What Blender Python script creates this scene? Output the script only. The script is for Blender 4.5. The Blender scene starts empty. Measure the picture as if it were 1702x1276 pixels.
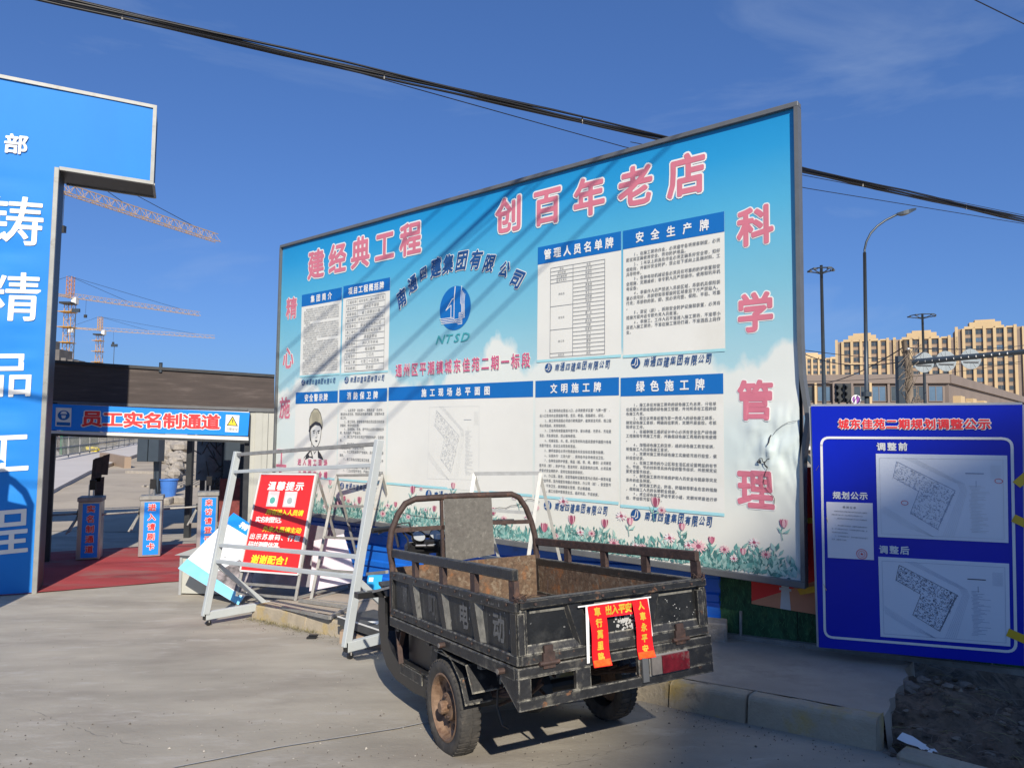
import bpy, math, random
from mathutils import Vector, Matrix, noise
V = Vector
rnd = random.Random(7)
PI = math.pi
scn = bpy.context.scene
COL = scn.collection

# ------------------------------------------------------------------ camera
EYE = V((0, 0, 2.1))
FOC, CX, CY = 1180.0, 851.0, 638.0
_U = V((199, -18300, FOC)).normalized()          # world up seen in the camera's own axes
_F = (V((0, 0, 1)) - _U * _U.z).normalized()
_R = _F.cross(_U)
def cam2world(c):
    return V((_R.dot(c), _F.dot(c), _U.dot(c)))
cd = bpy.data.cameras.new('camera'); cd.sensor_width = 36; cd.lens = 36 * FOC / 1702
cd.clip_start = 0.05; cd.clip_end = 6000
cam = bpy.data.objects.new('camera', cd); COL.objects.link(cam)
cx_, cy_, cz_ = cam2world(V((1, 0, 0))), cam2world(V((0, -1, 0))), cam2world(V((0, 0, -1)))
cam.matrix_world = Matrix(((cx_.x, cy_.x, cz_.x, EYE.x), (cx_.y, cy_.y, cz_.y, EYE.y), (cx_.z, cy_.z, cz_.z, EYE.z), (0, 0, 0, 1)))
scn.camera = cam

# ------------------------------------------------------------------ sky and sun
SUN_EL = math.radians(35)
SUN_H = V((.21, -1, 0)).normalized()
SUN = SUN_H * math.cos(SUN_EL) + V((0, 0, math.sin(SUN_EL)))
w = bpy.data.worlds.new('World'); scn.world = w; w.use_nodes = True
nt = w.node_tree; bg = nt.nodes['Background']
sky = nt.nodes.new('ShaderNodeTexSky'); sky.sky_type = 'NISHITA'; sky.sun_disc = False
sky.sun_elevation = SUN_EL; sky.sun_rotation = math.atan2(SUN_H.x, SUN_H.y)
sky.air_density = 1.0; sky.dust_density = 1.0; sky.ozone_density = 5.0
tc = nt.nodes.new('ShaderNodeTexCoord')
mp = nt.nodes.new('ShaderNodeMapping'); mp.inputs['Scale'].default_value = (1.0, 1.4, 3.4); mp.inputs['Rotation'].default_value = (0.3, 0.45, 0.5)
nz = nt.nodes.new('ShaderNodeTexNoise'); nz.inputs['Scale'].default_value = 2.3; nz.inputs['Detail'].default_value = 9; nz.inputs['Roughness'].default_value = .56; nz.inputs['Distortion'].default_value = .5
rp = nt.nodes.new('ShaderNodeValToRGB'); rp.color_ramp.elements[0].position = .585; rp.color_ramp.elements[1].position = .95
rp.color_ramp.elements[0].color = (0, 0, 0, 1); rp.color_ramp.elements[1].color = (.42, .42, .42, 1)
mx = nt.nodes.new('ShaderNodeMixRGB'); mx.blend_type = 'MIX'; mx.inputs[2].default_value = (3.6, 4.4, 5.6, 1)
L_ = nt.links.new
L_(tc.outputs['Generated'], mp.inputs[0]); L_(mp.outputs[0], nz.inputs['Vector']); L_(nz.outputs[0], rp.inputs[0])
tn = nt.nodes.new('ShaderNodeMixRGB'); tn.blend_type = 'MULTIPLY'; tn.inputs[0].default_value = 1; tn.inputs[2].default_value = (.56, .86, 1.42, 1)
gm = nt.nodes.new('ShaderNodeGamma'); gm.inputs[1].default_value = .72; L_(sky.outputs[0], gm.inputs[0]); L_(gm.outputs[0], tn.inputs[1]); L_(rp.outputs[0], mx.inputs[0]); L_(tn.outputs[0], mx.inputs[1]); L_(mx.outputs[0], bg.inputs[0])
bg.inputs[1].default_value = 0.11
sd = bpy.data.lights.new('sun', 'SUN'); sd.energy = 5.0; sd.angle = math.radians(.53); sd.color = (1, .92, .80)
so = bpy.data.objects.new('sun', sd); COL.objects.link(so); so.rotation_euler = SUN.to_track_quat('Z', 'Y').to_euler()
scn.view_settings.view_transform = 'Standard'; scn.view_settings.look = 'None'
scn.view_settings.gamma = 1; scn.view_settings.exposure = 0.33; scn.view_settings.use_curve_mapping = False

# ------------------------------------------------------------------ terrain height and pixel helpers
def smax(a, b, k=.12):
    h = max(k - abs(a - b), 0) / k
    return max(a, b) + h * h * k * .25
def gz(x, y):
    p = .78 + .02 * max(-9, min(9, x)) - .088 * y
    return -smax(-smax(p, 0), -.9)
def ray(px, py):
    return cam2world(V(((px - CX) / FOC, (py - CY) / FOC, 1)))
def gp(px, py, dz=0.0):
    """point where the sight line through a pixel meets the ground (raised by dz)"""
    d = ray(px, py); t = .5; last = 0
    while t < 400:
        p = EYE + d * t
        if p.z < gz(p.x, p.y) + dz: break
        last = t; t *= 1.02
    for _ in range(30):
        m = (last + t) / 2; p = EYE + d * m
        if p.z < gz(p.x, p.y) + dz: t = m
        else: last = m
    return EYE + d * t
def at(px, py, depth):
    d = ray(px, py); return EYE + d * (depth / d.y)
class Plane:
    """a flat face standing in the world: origin, right, up, outward normal"""
    def __init__(s, o, u, v=V((0, 0, 1))):
        s.o = V(o); s.u = V(u).normalized(); s.n = s.u.cross(V(v)).normalized(); s.v = s.n.cross(s.u).normalized()
    def uv(s, px, py, off=0):
        d = ray(px, py); oo = s.o + s.n * off
        p = EYE + d * ((oo - EYE).dot(s.n) / d.dot(s.n))
        return (p - s.o).dot(s.u), (p - s.o).dot(s.v)
    def P(s, u, v, n=0.0):
        return s.o + s.u * u + s.v * v + s.n * n
    def hit(s, px, py, n=0.0):
        u, v = s.uv(px, py, n); return s.P(u, v, n)

# ------------------------------------------------------------------ materials
MATS = {}
def mat(name, col, rough=.6, metal=0.0, var=.15, scale=6.0, bump=0.0, bscale=30.0, dirt=None, dscale=4.0, dth=.55, stretch=None, spec=None, trans=0, coords='Object', dsharp=.12, mid=None, edge=None):
    if name in MATS: return MATS[name]
    m = bpy.data.materials.new(name); m.use_nodes = True; n = m.node_tree; b = n.nodes['Principled BSDF']; MATS[name] = m
    b.inputs['Roughness'].default_value = rough; b.inputs['Metallic'].default_value = metal
    if spec is not None: b.inputs['Specular IOR Level'].default_value = spec
    if trans: b.inputs['Transmission Weight'].default_value = trans
    t = n.nodes.new('ShaderNodeTexCoord'); src = t.outputs[coords]
    if stretch:
        q = n.nodes.new('ShaderNodeMapping'); q.inputs['Scale'].default_value = stretch; n.links.new(src, q.inputs[0]); src = q.outputs[0]
    def noi(sc, det=6, ro=.6):
        z = n.nodes.new('ShaderNodeTexNoise'); z.inputs['Scale'].default_value = sc; z.inputs['Detail'].default_value = det; z.inputs['Roughness'].default_value = ro
        n.links.new(src, z.inputs['Vector']); return z.outputs[0]
    r = n.nodes.new('ShaderNodeValToRGB'); n.links.new(noi(scale), r.inputs[0])
    lo = [max(0, c * (1 - var)) for c in col]; hi = [min(1, c * (1 + var)) for c in col]
    r.color_ramp.elements[0].position = .3; r.color_ramp.elements[0].color = (*lo, 1)
    r.color_ramp.elements[1].position = .7; r.color_ramp.elements[1].color = (*hi, 1)
    out = r.outputs[0]
    for (dc, ds, dt, sh) in ([(dirt, dscale, dth, dsharp)] if dirt else []) + ([mid] if mid else []):
        k = n.nodes.new('ShaderNodeValToRGB'); n.links.new(noi(ds, 9, .68), k.inputs[0])
        k.color_ramp.elements[0].position = dt; k.color_ramp.elements[1].position = dt + sh
        x = n.nodes.new('ShaderNodeMixRGB'); x.inputs[2].default_value = (*dc, 1)
        n.links.new(k.outputs[0], x.inputs[0]); n.links.new(out, x.inputs[1]); out = x.outputs[0]
    if edge:                                                   # dust and bare metal along worn edges
        ec, er = edge; bv = n.nodes.new('ShaderNodeBevel'); bv.samples = 4; bv.inputs['Radius'].default_value = er
        ge = n.nodes.new('ShaderNodeNewGeometry'); dp = n.nodes.new('ShaderNodeVectorMath'); dp.operation = 'DOT_PRODUCT'
        n.links.new(bv.outputs[0], dp.inputs[0]); n.links.new(ge.outputs['Normal'], dp.inputs[1])
        mr = n.nodes.new('ShaderNodeMapRange'); mr.inputs[1].default_value = .995; mr.inputs[2].default_value = .90; n.links.new(dp.outputs['Value'], mr.inputs[0])
        nk = n.nodes.new('ShaderNodeMapRange'); nk.inputs[1].default_value = .42; nk.inputs[2].default_value = .58; n.links.new(noi(22, 8, .7), nk.inputs[0])
        mu = n.nodes.new('ShaderNodeMath'); mu.operation = 'MULTIPLY'; n.links.new(mr.outputs[0], mu.inputs[0]); n.links.new(nk.outputs[0], mu.inputs[1])
        x = n.nodes.new('ShaderNodeMixRGB'); x.inputs[2].default_value = (*ec, 1); n.links.new(mu.outputs[0], x.inputs[0]); n.links.new(out, x.inputs[1]); out = x.outputs[0]
    n.links.new(out, b.inputs['Base Color'])
    if bump:
        bp = n.nodes.new('ShaderNodeBump'); bp.inputs['Strength'].default_value = bump; bp.inputs['Distance'].default_value = .02
        n.links.new(noi(bscale, 8, .65), bp.inputs['Height']); n.links.new(bp.outputs[0], b.inputs['Normal'])
    return m

concrete = mat('concrete', (.325, .295, .24), .85, var=.19, scale=.9, bump=.3, bscale=38, dirt=(.39, .36, .31), dscale=2.1, dth=.54, dsharp=.14, stretch=(1, 2.4, 1), mid=((.215, .188, .155), .55, .52, .25))
far_soil = mat('far_soil', (.36, .31, .24), .95, var=.2, scale=.5, bump=.4, bscale=3, dirt=(.27, .23, .18), dscale=.25, dth=.5)
sidewalk_m = mat('sidewalk_concrete', (.36, .305, .24), .9, var=.14, scale=2.5, bump=.3, bscale=34, dirt=(.42, .36, .28), dscale=2, dth=.55, mid=((.22, .185, .145), 1.3, .56, .15))
kerb_m = mat('kerb_concrete', (.37, .315, .23), .9, var=.16, scale=5, bump=.5, bscale=40, dirt=(.42, .31, .12), dscale=3.2, dth=.53, mid=((.17, .15, .12), 5, .6, .1))
soil_m = mat('soil', (.17, .12, .08), 1, var=.35, scale=9, bump=.9, bscale=40, dirt=(.07, .055, .04), dscale=14, dth=.5)
rubble_m = mat('rubble', (.30, .27, .23), .95, var=.2, scale=12, bump=.6, bscale=45)
carpet_m = mat('red_carpet', (.30, .035, .035), .95, var=.2, scale=1.2, bump=.3, bscale=60, dirt=(.22, .13, .11), dscale=.9, dth=.50, dsharp=.2, stretch=(.6, 1.8, 1))
alu = mat('aluminium', (.42, .43, .42), .42, .35, var=.08, scale=8, dirt=(.27, .25, .22), dscale=6, dth=.62)
alu_dark = mat('dark_aluminium', (.15, .155, .155), .45, .3, var=.1, scale=8)
grey_paint = mat('grey_paint', (.42, .45, .45), .5, var=.06, scale=5, dirt=(.3, .3, .27), dscale=9, dth=.64)
steel_dull = mat('dull_steel', (.27, .265, .245), .55, .25, var=.2, scale=14, dirt=(.20, .13, .08), dscale=12, dth=.6)
sign_blue = mat('gate_blue_sheet', (.012, .20, .62), .62, spec=.3, var=.05, scale=1.5, bump=.12, bscale=2.2, stretch=(1, 1, .5))
strip_blue = mat('sign_strip_blue', (.006, .23, .80), .42, var=.05, scale=3)
notice_blue = mat('notice_board_blue', (.001, .014, .42), .34, spec=.35, var=.08, scale=2.5, bump=.05, bscale=2)
white_m = mat('white_print', (.74, .74, .71), .6, var=.03, scale=4)
ink_grey = mat('grey_ink', (.19, .20, .21), .6, var=.05)
ink_black = mat('black_ink', (.03, .03, .035), .6, var=.05)
ink_navy = mat('navy_ink', (.012, .07, .22), .5, var=.1)
header_blue = mat('header_blue', (.004, .13, .42), .45, var=.05, scale=3)
pink_m = mat('faded_red_print', (.58, .17, .225), .5, var=.1, scale=2.5)
pink2_m = mat('pink_lettering', (.56, .10, .20), .5, var=.1, scale=4)
red_m = mat('red_print', (.74, .035, .04), .5, var=.06, scale=4)
red_panel = mat('red_notice_sheet', (.80, .025, .025), .42, var=.05, scale=3)
yellow_m = mat('yellow_print', (.85, .68, .03), .5, var=.05)
pale_panel = mat('panel_white_print', (.69, .685, .625), .5, var=.04, scale=1.5, bump=.06, bscale=1.5, dirt=(.62, .605, .53), dscale=.8, dth=.55, dsharp=.2)
aqua_line = mat('aqua_line', (.32, .60, .64), .5, var=.05)
paper_m = mat('plan_paper', (.70, .74, .80), .25, var=.03, scale=3, bump=.08, bscale=2)
paper2_m = mat('document_paper', (.76, .74, .76), .3, var=.03, scale=3, bump=.08, bscale=3)
plan_ink = mat('plan_ink', (.26, .31, .42), .6, var=.1)
plan_ink_dark = mat('plan_ink_dark', (.045, .055, .09), .6, var=.1)
plan_ink_faint = mat('plan_ink_faint', (.50, .52, .53), .6, var=.1)
fence_blue = mat('blue_cladding', (.010, .13, .56), .42, var=.12, scale=3, dirt=(.02, .09, .30), dscale=2, dth=.6)
turf_m = mat('grass_print', (.022, .085, .035), .8, var=.5, scale=22, dirt=(.06, .14, .05), dscale=16, dth=.55, stretch=(1, 1, .6))
turf_blade = mat('grass_print_blade', (.05, .15, .06), .8, var=.4, scale=22)
orange_m = mat('salmon_print', (.62, .26, .14), .6, var=.1, scale=3)
tape_m = mat('yellow_tape', (.62, .40, .02), .35, var=.12, scale=6, trans=0)
bl = mat('worn_black_paint', (.016, .0165, .017), .38, var=.4, scale=10, dirt=(.05, .046, .04), dscale=6, dth=.55, dsharp=.25, bump=.12, bscale=60, mid=((.17, .085, .045), 13, .645, .05), edge=((.20, .18, .14), .007))
bl_dust = mat('dusty_black_paint', (.02, .02, .02), .5, var=.5, scale=14, dirt=(.13, .12, .095), dscale=11, dth=.55, dsharp=.2, bump=.2, bscale=60, mid=((.16, .08, .04), 13, .62, .05), edge=((.34, .32, .26), .009))
rust_m = mat('rusty_sheet', (.115, .073, .045), .85, var=.45, scale=30, dirt=(.21, .165, .115), dscale=26, dth=.52, bump=.35, bscale=90, mid=((.24, .10, .035), 7, .56, .1))
rust_dark = mat('rusty_tube', (.05, .03, .024), .7, var=.4, scale=20, dirt=(.11, .055, .035), dscale=18, dth=.55, bump=.2, bscale=80)
board_m = mat('weathered_sheet', (.12, .112, .097), .8, var=.22, scale=40, dirt=(.19, .18, .155), dscale=30, dth=.56, bump=.2, bscale=70, mid=((.09, .08, .07), 6, .56, .15))
tyre_m = mat('dusty_rubber', (.04, .037, .033), .85, var=.2, scale=20, dirt=(.115, .10, .08), dscale=9, dth=.48, dsharp=.3, bump=.15, bscale=60)
rim_m = mat('rusty_rim', (.19, .12, .075), .7, .1, var=.3, scale=25, dirt=(.13, .07, .04), dscale=18, dth=.5, bump=.15, bscale=60)
plastic_m = mat('black_plastic', (.015, .015, .016), .35, var=.2)
glass_dial = mat('dial_glass', (.35, .37, .37), .12, var=.1)
white_scratch = mat('scuffed_white_paint', (.42, .42, .40), .6, var=.2, scale=40)
gold_m = mat('gold_print', (.75, .52, .06), .35, .3, var=.15, scale=20)
couplet_red = mat('couplet_red_paper', (.80, .015, .02), .28, var=.08, scale=5)
couplet_orange = mat('couplet_orange_print', (.80, .12, .02), .35, var=.3, scale=60)
lamp_red = mat('red_lens', (.13, .010, .016), .3, var=.5, scale=25, dirt=(.16, .10, .09), dscale=18, dth=.55)
lamp_white = mat('white_lens', (.17, .155, .14), .2, var=.2, scale=20)
brown_mesh = mat('brown_mesh_panel', (.060, .046, .040), .75, var=.22, scale=3, stretch=(.6, .6, 5), dirt=(.10, .08, .07), dscale=3, dth=.56)
dark_steel = mat('dark_steel', (.035, .038, .04), .5, .2, var=.2, scale=8)
slate_pole = mat('slate_pole_paint', (.045, .06, .075), .4, .2, var=.1, scale=4)
cream_wall = mat('cream_metal_wall', (.42, .42, .37), .6, var=.06, scale=3, dirt=(.3, .28, .24), dscale=2, dth=.62)
stainless = mat('stainless', (.50, .49, .47), .32, .7, var=.08, scale=12, stretch=(1, 1, .1))
crane_yel = mat('crane_yellow', (.55, .29, .03), .6, var=.1)
crane_red = mat('crane_orange', (.50, .20, .04), .6, var=.1)
crane_grey = mat('crane_grey', (.40, .27, .15), .6, var=.1)
beige = mat('beige_render', (.52, .385, .215), .85, var=.06, scale=.2)
taupe = mat('taupe_cladding', (.20, .16, .135), .8, var=.08, scale=.2)
brown_wall = mat('brown_render', (.30, .22, .155), .85, var=.1, scale=.3)
win_glass = mat('dark_window_glass', (.06, .075, .085), .15, var=.3, scale=.3)
win_light = mat('sky_window_glass', (.10, .16, .23), .1, var=.3, scale=.2)
off_white = mat('off_white', (.62, .62, .60), .6, var=.06)
bucket_blue = mat('blue_plastic', (.05, .17, .50), .45, var=.1)
green_net = mat('green_net', (.02, .13, .06), .9, var=.25, scale=2)
cable_m = mat('black_cable', (.010, .010, .011), .5, var=.2)
bark_m = mat('weathered_wood', (.20, .16, .12), .9, var=.3, scale=3, bump=.6, bscale=20, stretch=(1, 1, .2))
dry_m = mat('dry_grass', (.22, .19, .09), .9, var=.3, scale=30)

# banner print: blue at the top fading to pale aqua and cream, with printed clouds
def banner_mat():
    m = bpy.data.materials.new('banner_print'); m.use_nodes = True; n = m.node_tree; b = n.nodes['Principled BSDF']
    b.inputs['Roughness'].default_value = .42
    a = n.nodes.new('ShaderNodeAttribute'); a.attribute_name = 'uvm'
    s = n.nodes.new('ShaderNodeSeparateXYZ'); n.links.new(a.outputs['Vector'], s.inputs[0])
    r = n.nodes.new('ShaderNodeValToRGB'); e = r.color_ramp.elements
    e[0].position = 0; e[0].color = (.66, .655, .58, 1); e[1].position = 1; e[1].color = (.008, .235, .52, 1)
    for p, c in ((.12, (.66, .66, .59)), (.30, (.56, .655, .63)), (.45, (.36, .56, .60)), (.62, (.19, .46, .57)), (.80, (.075, .375, .58)), (.92, (.02, .28, .56))):
        x = e.new(p); x.color = (*c, 1)
    n.links.new(s.outputs['Y'], r.inputs[0])
    nz = n.nodes.new('ShaderNodeTexNoise'); nz.inputs['Scale'].default_value = 2.6; nz.inputs['Detail'].default_value = 7; nz.inputs['Roughness'].default_value = .5
    mp = n.nodes.new('ShaderNodeMapping'); mp.inputs['Scale'].default_value = (1.9, 1.0, 1); mp.inputs['Location'].default_value = (3.4, 1.2, 0)
    n.links.new(a.outputs['Vector'], mp.inputs[0]); n.links.new(mp.outputs[0], nz.inputs['Vector'])
    mr = n.nodes.new('ShaderNodeMapRange'); mr.inputs[1].default_value = .36; mr.inputs[2].default_value = .58; mr.inputs[3].default_value = .42; mr.inputs[4].default_value = -.12
    n.links.new(s.outputs['Y'], mr.inputs[0])
    ad = n.nodes.new('ShaderNodeMath'); ad.operation = 'ADD'; n.links.new(nz.outputs[0], ad.inputs[0]); n.links.new(mr.outputs[0], ad.inputs[1])
    st = n.nodes.new('ShaderNodeMapRange'); st.inputs[1].default_value = .60; st.inputs[2].default_value = .66; n.links.new(ad.outputs[0], st.inputs[0])
    lo = n.nodes.new('ShaderNodeMapRange'); lo.inputs[1].default_value = .26; lo.inputs[2].default_value = .38; n.links.new(s.outputs['Y'], lo.inputs[0])
    mu = n.nodes.new('ShaderNodeMath'); mu.operation = 'MULTIPLY'; n.links.new(st.outputs[0], mu.inputs[0]); n.links.new(lo.outputs[0], mu.inputs[1])
    x = n.nodes.new('ShaderNodeMixRGB'); x.inputs[2].default_value = (.66, .69, .64, 1)
    n.links.new(mu.outputs[0], x.inputs[0]); n.links.new(r.outputs[0], x.inputs[1]); n.links.new(x.outputs[0], b.inputs['Base Color'])
    t = n.nodes.new('ShaderNodeTexCoord'); n2 = n.nodes.new('ShaderNodeTexNoise'); n2.inputs['Scale'].default_value = 1.1; n2.inputs['Detail'].default_value = 4
    n.links.new(t.outputs['Object'], n2.inputs['Vector']); bp = n.nodes.new('ShaderNodeBump'); bp.inputs['Strength'].default_value = .25; bp.inputs['Distance'].default_value = .04
    n.links.new(n2.outputs[0], bp.inputs['Height']); n.links.new(bp.outputs[0], b.inputs['Normal'])
    return m
banner_m = banner_mat()

# ------------------------------------------------------------------ mesh building
MW = {}                                                     # world matrix of every empty / part owner
class MB:
    def __init__(s): s.v = []; s.f = []; s.m = []; s.mats = []; s.mi = 0
    def use(s, m):
        if m not in s.mats: s.mats.append(m)
        s.mi = s.mats.index(m); return s
    def add(s, vs, fs):
        k = len(s.v); s.v += [V(p) for p in vs]
        for f in fs: s.f.append(tuple(i + k for i in f)); s.m.append(s.mi)
        return s
    def hexa(s, b, t):
        return s.add(list(b) + list(t), [(3, 2, 1, 0), (4, 5, 6, 7), (0, 1, 5, 4), (1, 2, 6, 5), (2, 3, 7, 6), (3, 0, 4, 7)])
    def box(s, x0, x1, y0, y1, z0, z1):
        return s.hexa([(x0, y0, z0), (x1, y0, z0), (x1, y1, z0), (x0, y1, z0)], [(x0, y0, z1), (x1, y0, z1), (x1, y1, z1), (x0, y1, z1)])
    def slab(s, pl, u0, u1, v0, v1, n0, n1):                 # box laid out in a plane's own axes
        return s.hexa([pl.P(u0, v0, n0), pl.P(u1, v0, n0), pl.P(u1, v0, n1), pl.P(u0, v0, n1)], [pl.P(u0, v1, n0), pl.P(u1, v1, n0), pl.P(u1, v1, n1), pl.P(u0, v1, n1)])
    def quadslab(s, pl, uvs, n0, n1):
        return s.hexa([pl.P(u, v, n0) for u, v in uvs], [pl.P(u, v, n1) for u, v in uvs])
    def beam(s, p, q, w, h, up=(0, 0, 1)):
        p, q = V(p), V(q); d = (q - p).normalized(); a = d.cross(V(up))
        if a.length < 1e-4: a = d.cross(V((0, 1, 0)))
        a.normalize(); b = a.cross(d).normalized(); a *= w / 2; b *= h / 2
        return s.hexa([p - a - b, p + a - b, p + a + b, p - a + b], [q - a - b, q + a - b, q + a + b, q - a + b])
    def tube(s, pts, r, n=8, cap=True):
        pts = [V(p) for p in pts]; rs = r if isinstance(r, (list, tuple)) else [r] * len(pts)
        k = len(s.v); prev = None
        for i, p in enumerate(pts):
            d = (pts[min(i + 1, len(pts) - 1)] - pts[max(i - 1, 0)]).normalized()
            if prev is None:
                a = d.cross(V((0, 0, 1)));
                if a.length < 1e-3: a = d.cross(V((0, 1, 0)))
            else: a = prev - d * prev.dot(d)
            a.normalize(); prev = a; b = d.cross(a)
            for j in range(n):
                t = 2 * PI * j / n; s.v.append(p + (a * math.cos(t) + b * math.sin(t)) * rs[i])
        for i in range(len(pts) - 1):
            for j in range(n):
                s.f.append((k + i * n + j, k + i * n + (j + 1) % n, k + (i + 1) * n + (j + 1) % n, k + (i + 1) * n + j)); s.m.append(s.mi)
        if cap:
            s.f.append(tuple(k + j for j in range(n))); s.m.append(s.mi)
            e = k + (len(pts) - 1) * n; s.f.append(tuple(e + n - 1 - j for j in range(n))); s.m.append(s.mi)
        return s
    def lathe(s, prof, o, axis, n=24):                       # prof: (radius, along) pairs
        o, ax = V(o), V(axis).normalized(); a = ax.cross(V((0, 0, 1)))
        if a.length < 1e-3: a = V((1, 0, 0))
        a.normalize(); b = ax.cross(a); k = len(s.v)
        for r, t in prof:
            for j in range(n):
                g = 2 * PI * j / n; s.v.append(o + ax * t + (a * math.cos(g) + b * math.sin(g)) * max(r, 1e-4))
        for i in range(len(prof) - 1):
            for j in range(n):
                s.f.append((k + i * n + j, k + i * n + (j + 1) % n, k + (i + 1) * n + (j + 1) % n, k + (i + 1) * n + j)); s.m.append(s.mi)
        return s
    def poly(s, pl, pts, n=.003):                            # flat print in a plane
        return s.add([pl.P(u, v, n) for u, v in pts], [tuple(range(len(pts)))])
    def ribbon(s, pl, pts, wd, n=.003, close=False):
        P = [V((a, b)) for a, b in pts]
        if close: P = P + [P[0]]
        for i in range(len(P) - 1):
            d = P[i + 1] - P[i]
            if d.length < 1e-6: continue
            d.normalize(); q = V((-d.y, d.x)) * wd / 2; e = d * wd * .3
            s.add([pl.P(*(P[i] - q - e), n + i % 3 * .00015), pl.P(*(P[i + 1] - q + e), n + i % 3 * .00015), pl.P(*(P[i + 1] + q + e), n + i % 3 * .00015), pl.P(*(P[i] + q - e), n + i % 3 * .00015)], [(0, 1, 2, 3)])
        return s
    def build(s, name, m=None, parent=None, bevel=0, smooth=False, kind=None, label=None, local=False):
        if not s.mats: s.mats = [m]
        me = bpy.data.meshes.new(name)
        vs = s.v
        if parent is not None and not local:
            inv = MW[parent.name].inverted(); vs = [inv @ p for p in vs]
        me.from_pydata([tuple(p) for p in vs], [], s.f)
        for x in s.mats: me.materials.append(x)
        me.polygons.foreach_set('material_index', s.m)
        if smooth: me.polygons.foreach_set('use_smooth', [True] * len(s.f))
        o = bpy.data.objects.new(name, me); COL.objects.link(o)
        if parent is not None: o.parent = parent; MW[o.name] = MW[parent.name]
        else: MW[o.name] = Matrix.Identity(4)
        if bevel:
            b = o.modifiers.new('bevel', 'BEVEL'); b.width = bevel; b.segments = 1; b.limit_method = 'ANGLE'
        if kind: o['kind'] = kind
        if label: o['label'] = label
        return o
def thing(name, label, cat, loc=(0, 0, 0), group=None, M=None):
    o = bpy.data.objects.new(name, None); COL.objects.link(o)
    mw = M if M is not None else Matrix.Translation(V(loc))
    o.matrix_world = mw; o.empty_display_size = .1; MW[o.name] = mw.copy()
    o['label'] = label; o['category'] = cat
    if group: o['group'] = group
    return o
def tag(o, label, cat, group=None):
    o['label'] = label; o['category'] = cat
    if group: o['group'] = group
    return o
def copy_tree(root, M, label=None):
    c = root.copy(); COL.objects.link(c); c.matrix_world = M; MW[c.name] = M.copy()
    if label: c['label'] = label
    def rec(src, dst):
        for ch in list(src.children):
            k = ch.copy(); COL.objects.link(k); k.parent = dst; k.matrix_parent_inverse = ch.matrix_parent_inverse.copy(); MW[k.name] = M; rec(ch, k)
    rec(root, c); return c

# ------------------------------------------------------------------ lettering
GL = {}
def glyph(ch, res=2):
    if (ch, res) in GL: return GL[(ch, res)]
    cu = bpy.data.curves.new('t', 'FONT'); cu.body = ch; cu.size = 1; cu.resolution_u = res; cu.fill_mode = 'FRONT'
    o = bpy.data.objects.new('t', cu); COL.objects.link(o)
    dg = bpy.context.evaluated_depsgraph_get(); me = bpy.data.meshes.new_from_object(o.evaluated_get(dg))
    v = [(x.co.x, x.co.y - .38) for x in me.vertices]; f = [tuple(p.vertices) for p in me.polygons]
    bpy.data.objects.remove(o); bpy.data.curves.remove(cu); bpy.data.meshes.remove(me)
    if v and ord(ch) < 0x2000:
        c = (min(p[0] for p in v) + max(p[0] for p in v)) / 2
    else: c = .5
    v = [(a - c, b) for a, b in v]
    GL[(ch, res)] = (v, f); return GL[(ch, res)]
def bold_offsets(r, k):
    if r <= 0: return [(0, 0)]
    return [(0, 0)] + [(r * math.cos(2 * PI * i / k + .3), r * math.sin(2 * PI * i / k + .3)) for i in range(k)]
def put(mb, pl, ch, u, v, ex, ey=None, rot=0, shear=0, bold=0, k=8, n=.004, res=2, warp=None):
    if ch in ' \u3000': return
    ey = ey or ex; vs, fs = glyph(ch, res); c, s_ = math.cos(rot), math.sin(rot)
    for i, (bx, by) in enumerate(bold_offsets(bold, k)):
        pts = []
        for a, b in vs:
            x = (a + b * shear + bx) * ex; y = (b + by) * ey
            uu, vv = u + x * c - y * s_, v + x * s_ + y * c
            p = pl.P(uu, vv, n + i * .00012 + (warp(uu, vv) if warp else 0)); pts.append(p)
        mb.add(pts, fs)
def line(mb, pl, s, p0, p1, hpx, wf=1.0, bold=.035, outline=None, om=None, m=None, parent=None, name='character', pts=None, **kw):
    """characters spread evenly between two pixel centres measured on the photograph; with a parent each one is a part"""
    u0, v0 = pl.uv(*p0); u1, v1 = pl.uv(*p1)
    em = (pl.uv(p0[0], p0[1] - hpx / 2)[1] - pl.uv(p0[0], p0[1] + hpx / 2)[1]) / .95
    n = kw.pop('n', .004)
    for i, ch in enumerate(s):
        t = i / (len(s) - 1) if len(s) > 1 else 0; q = MB() if parent else mb
        for pas in ((1, outline, om), (0, bold, m)):
            if pas[1] is None: continue
            q.use(pas[2]); put(q, pl, ch, u0 + (u1 - u0) * t, v0 + (v1 - v0) * t, em * wf, em, bold=pas[1], k=12 if pas[0] else 8, n=n if pas[0] else n + .003, **kw)
        if parent: q.build(name, parent=parent)
    return em
def para(mb, pl, paras, box, ncols, m, n=.004, bold=0, res=1, indent=2, emf=.92, fill=True, lead=None, k=4):
    u0, v1, u1, v0 = box; cw = (u1 - u0) / ncols; rows = []
    for p in paras:
        p = '\u3000' * indent + p
        while p: rows.append(p[:ncols]); p = p[ncols:]
    ld = lead or min((v1 - v0) / max(1, len(rows)), cw * 2.6)
    mb.use(m)
    for r, row in enumerate(rows):
        for c, ch in enumerate(row):
            put(mb, pl, ch, u0 + (c + .5) * cw, v1 - (r + .5) * ld, cw * emf, min(cw * 1.15, ld * .85), bold=bold, k=k, n=n, res=res)

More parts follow.
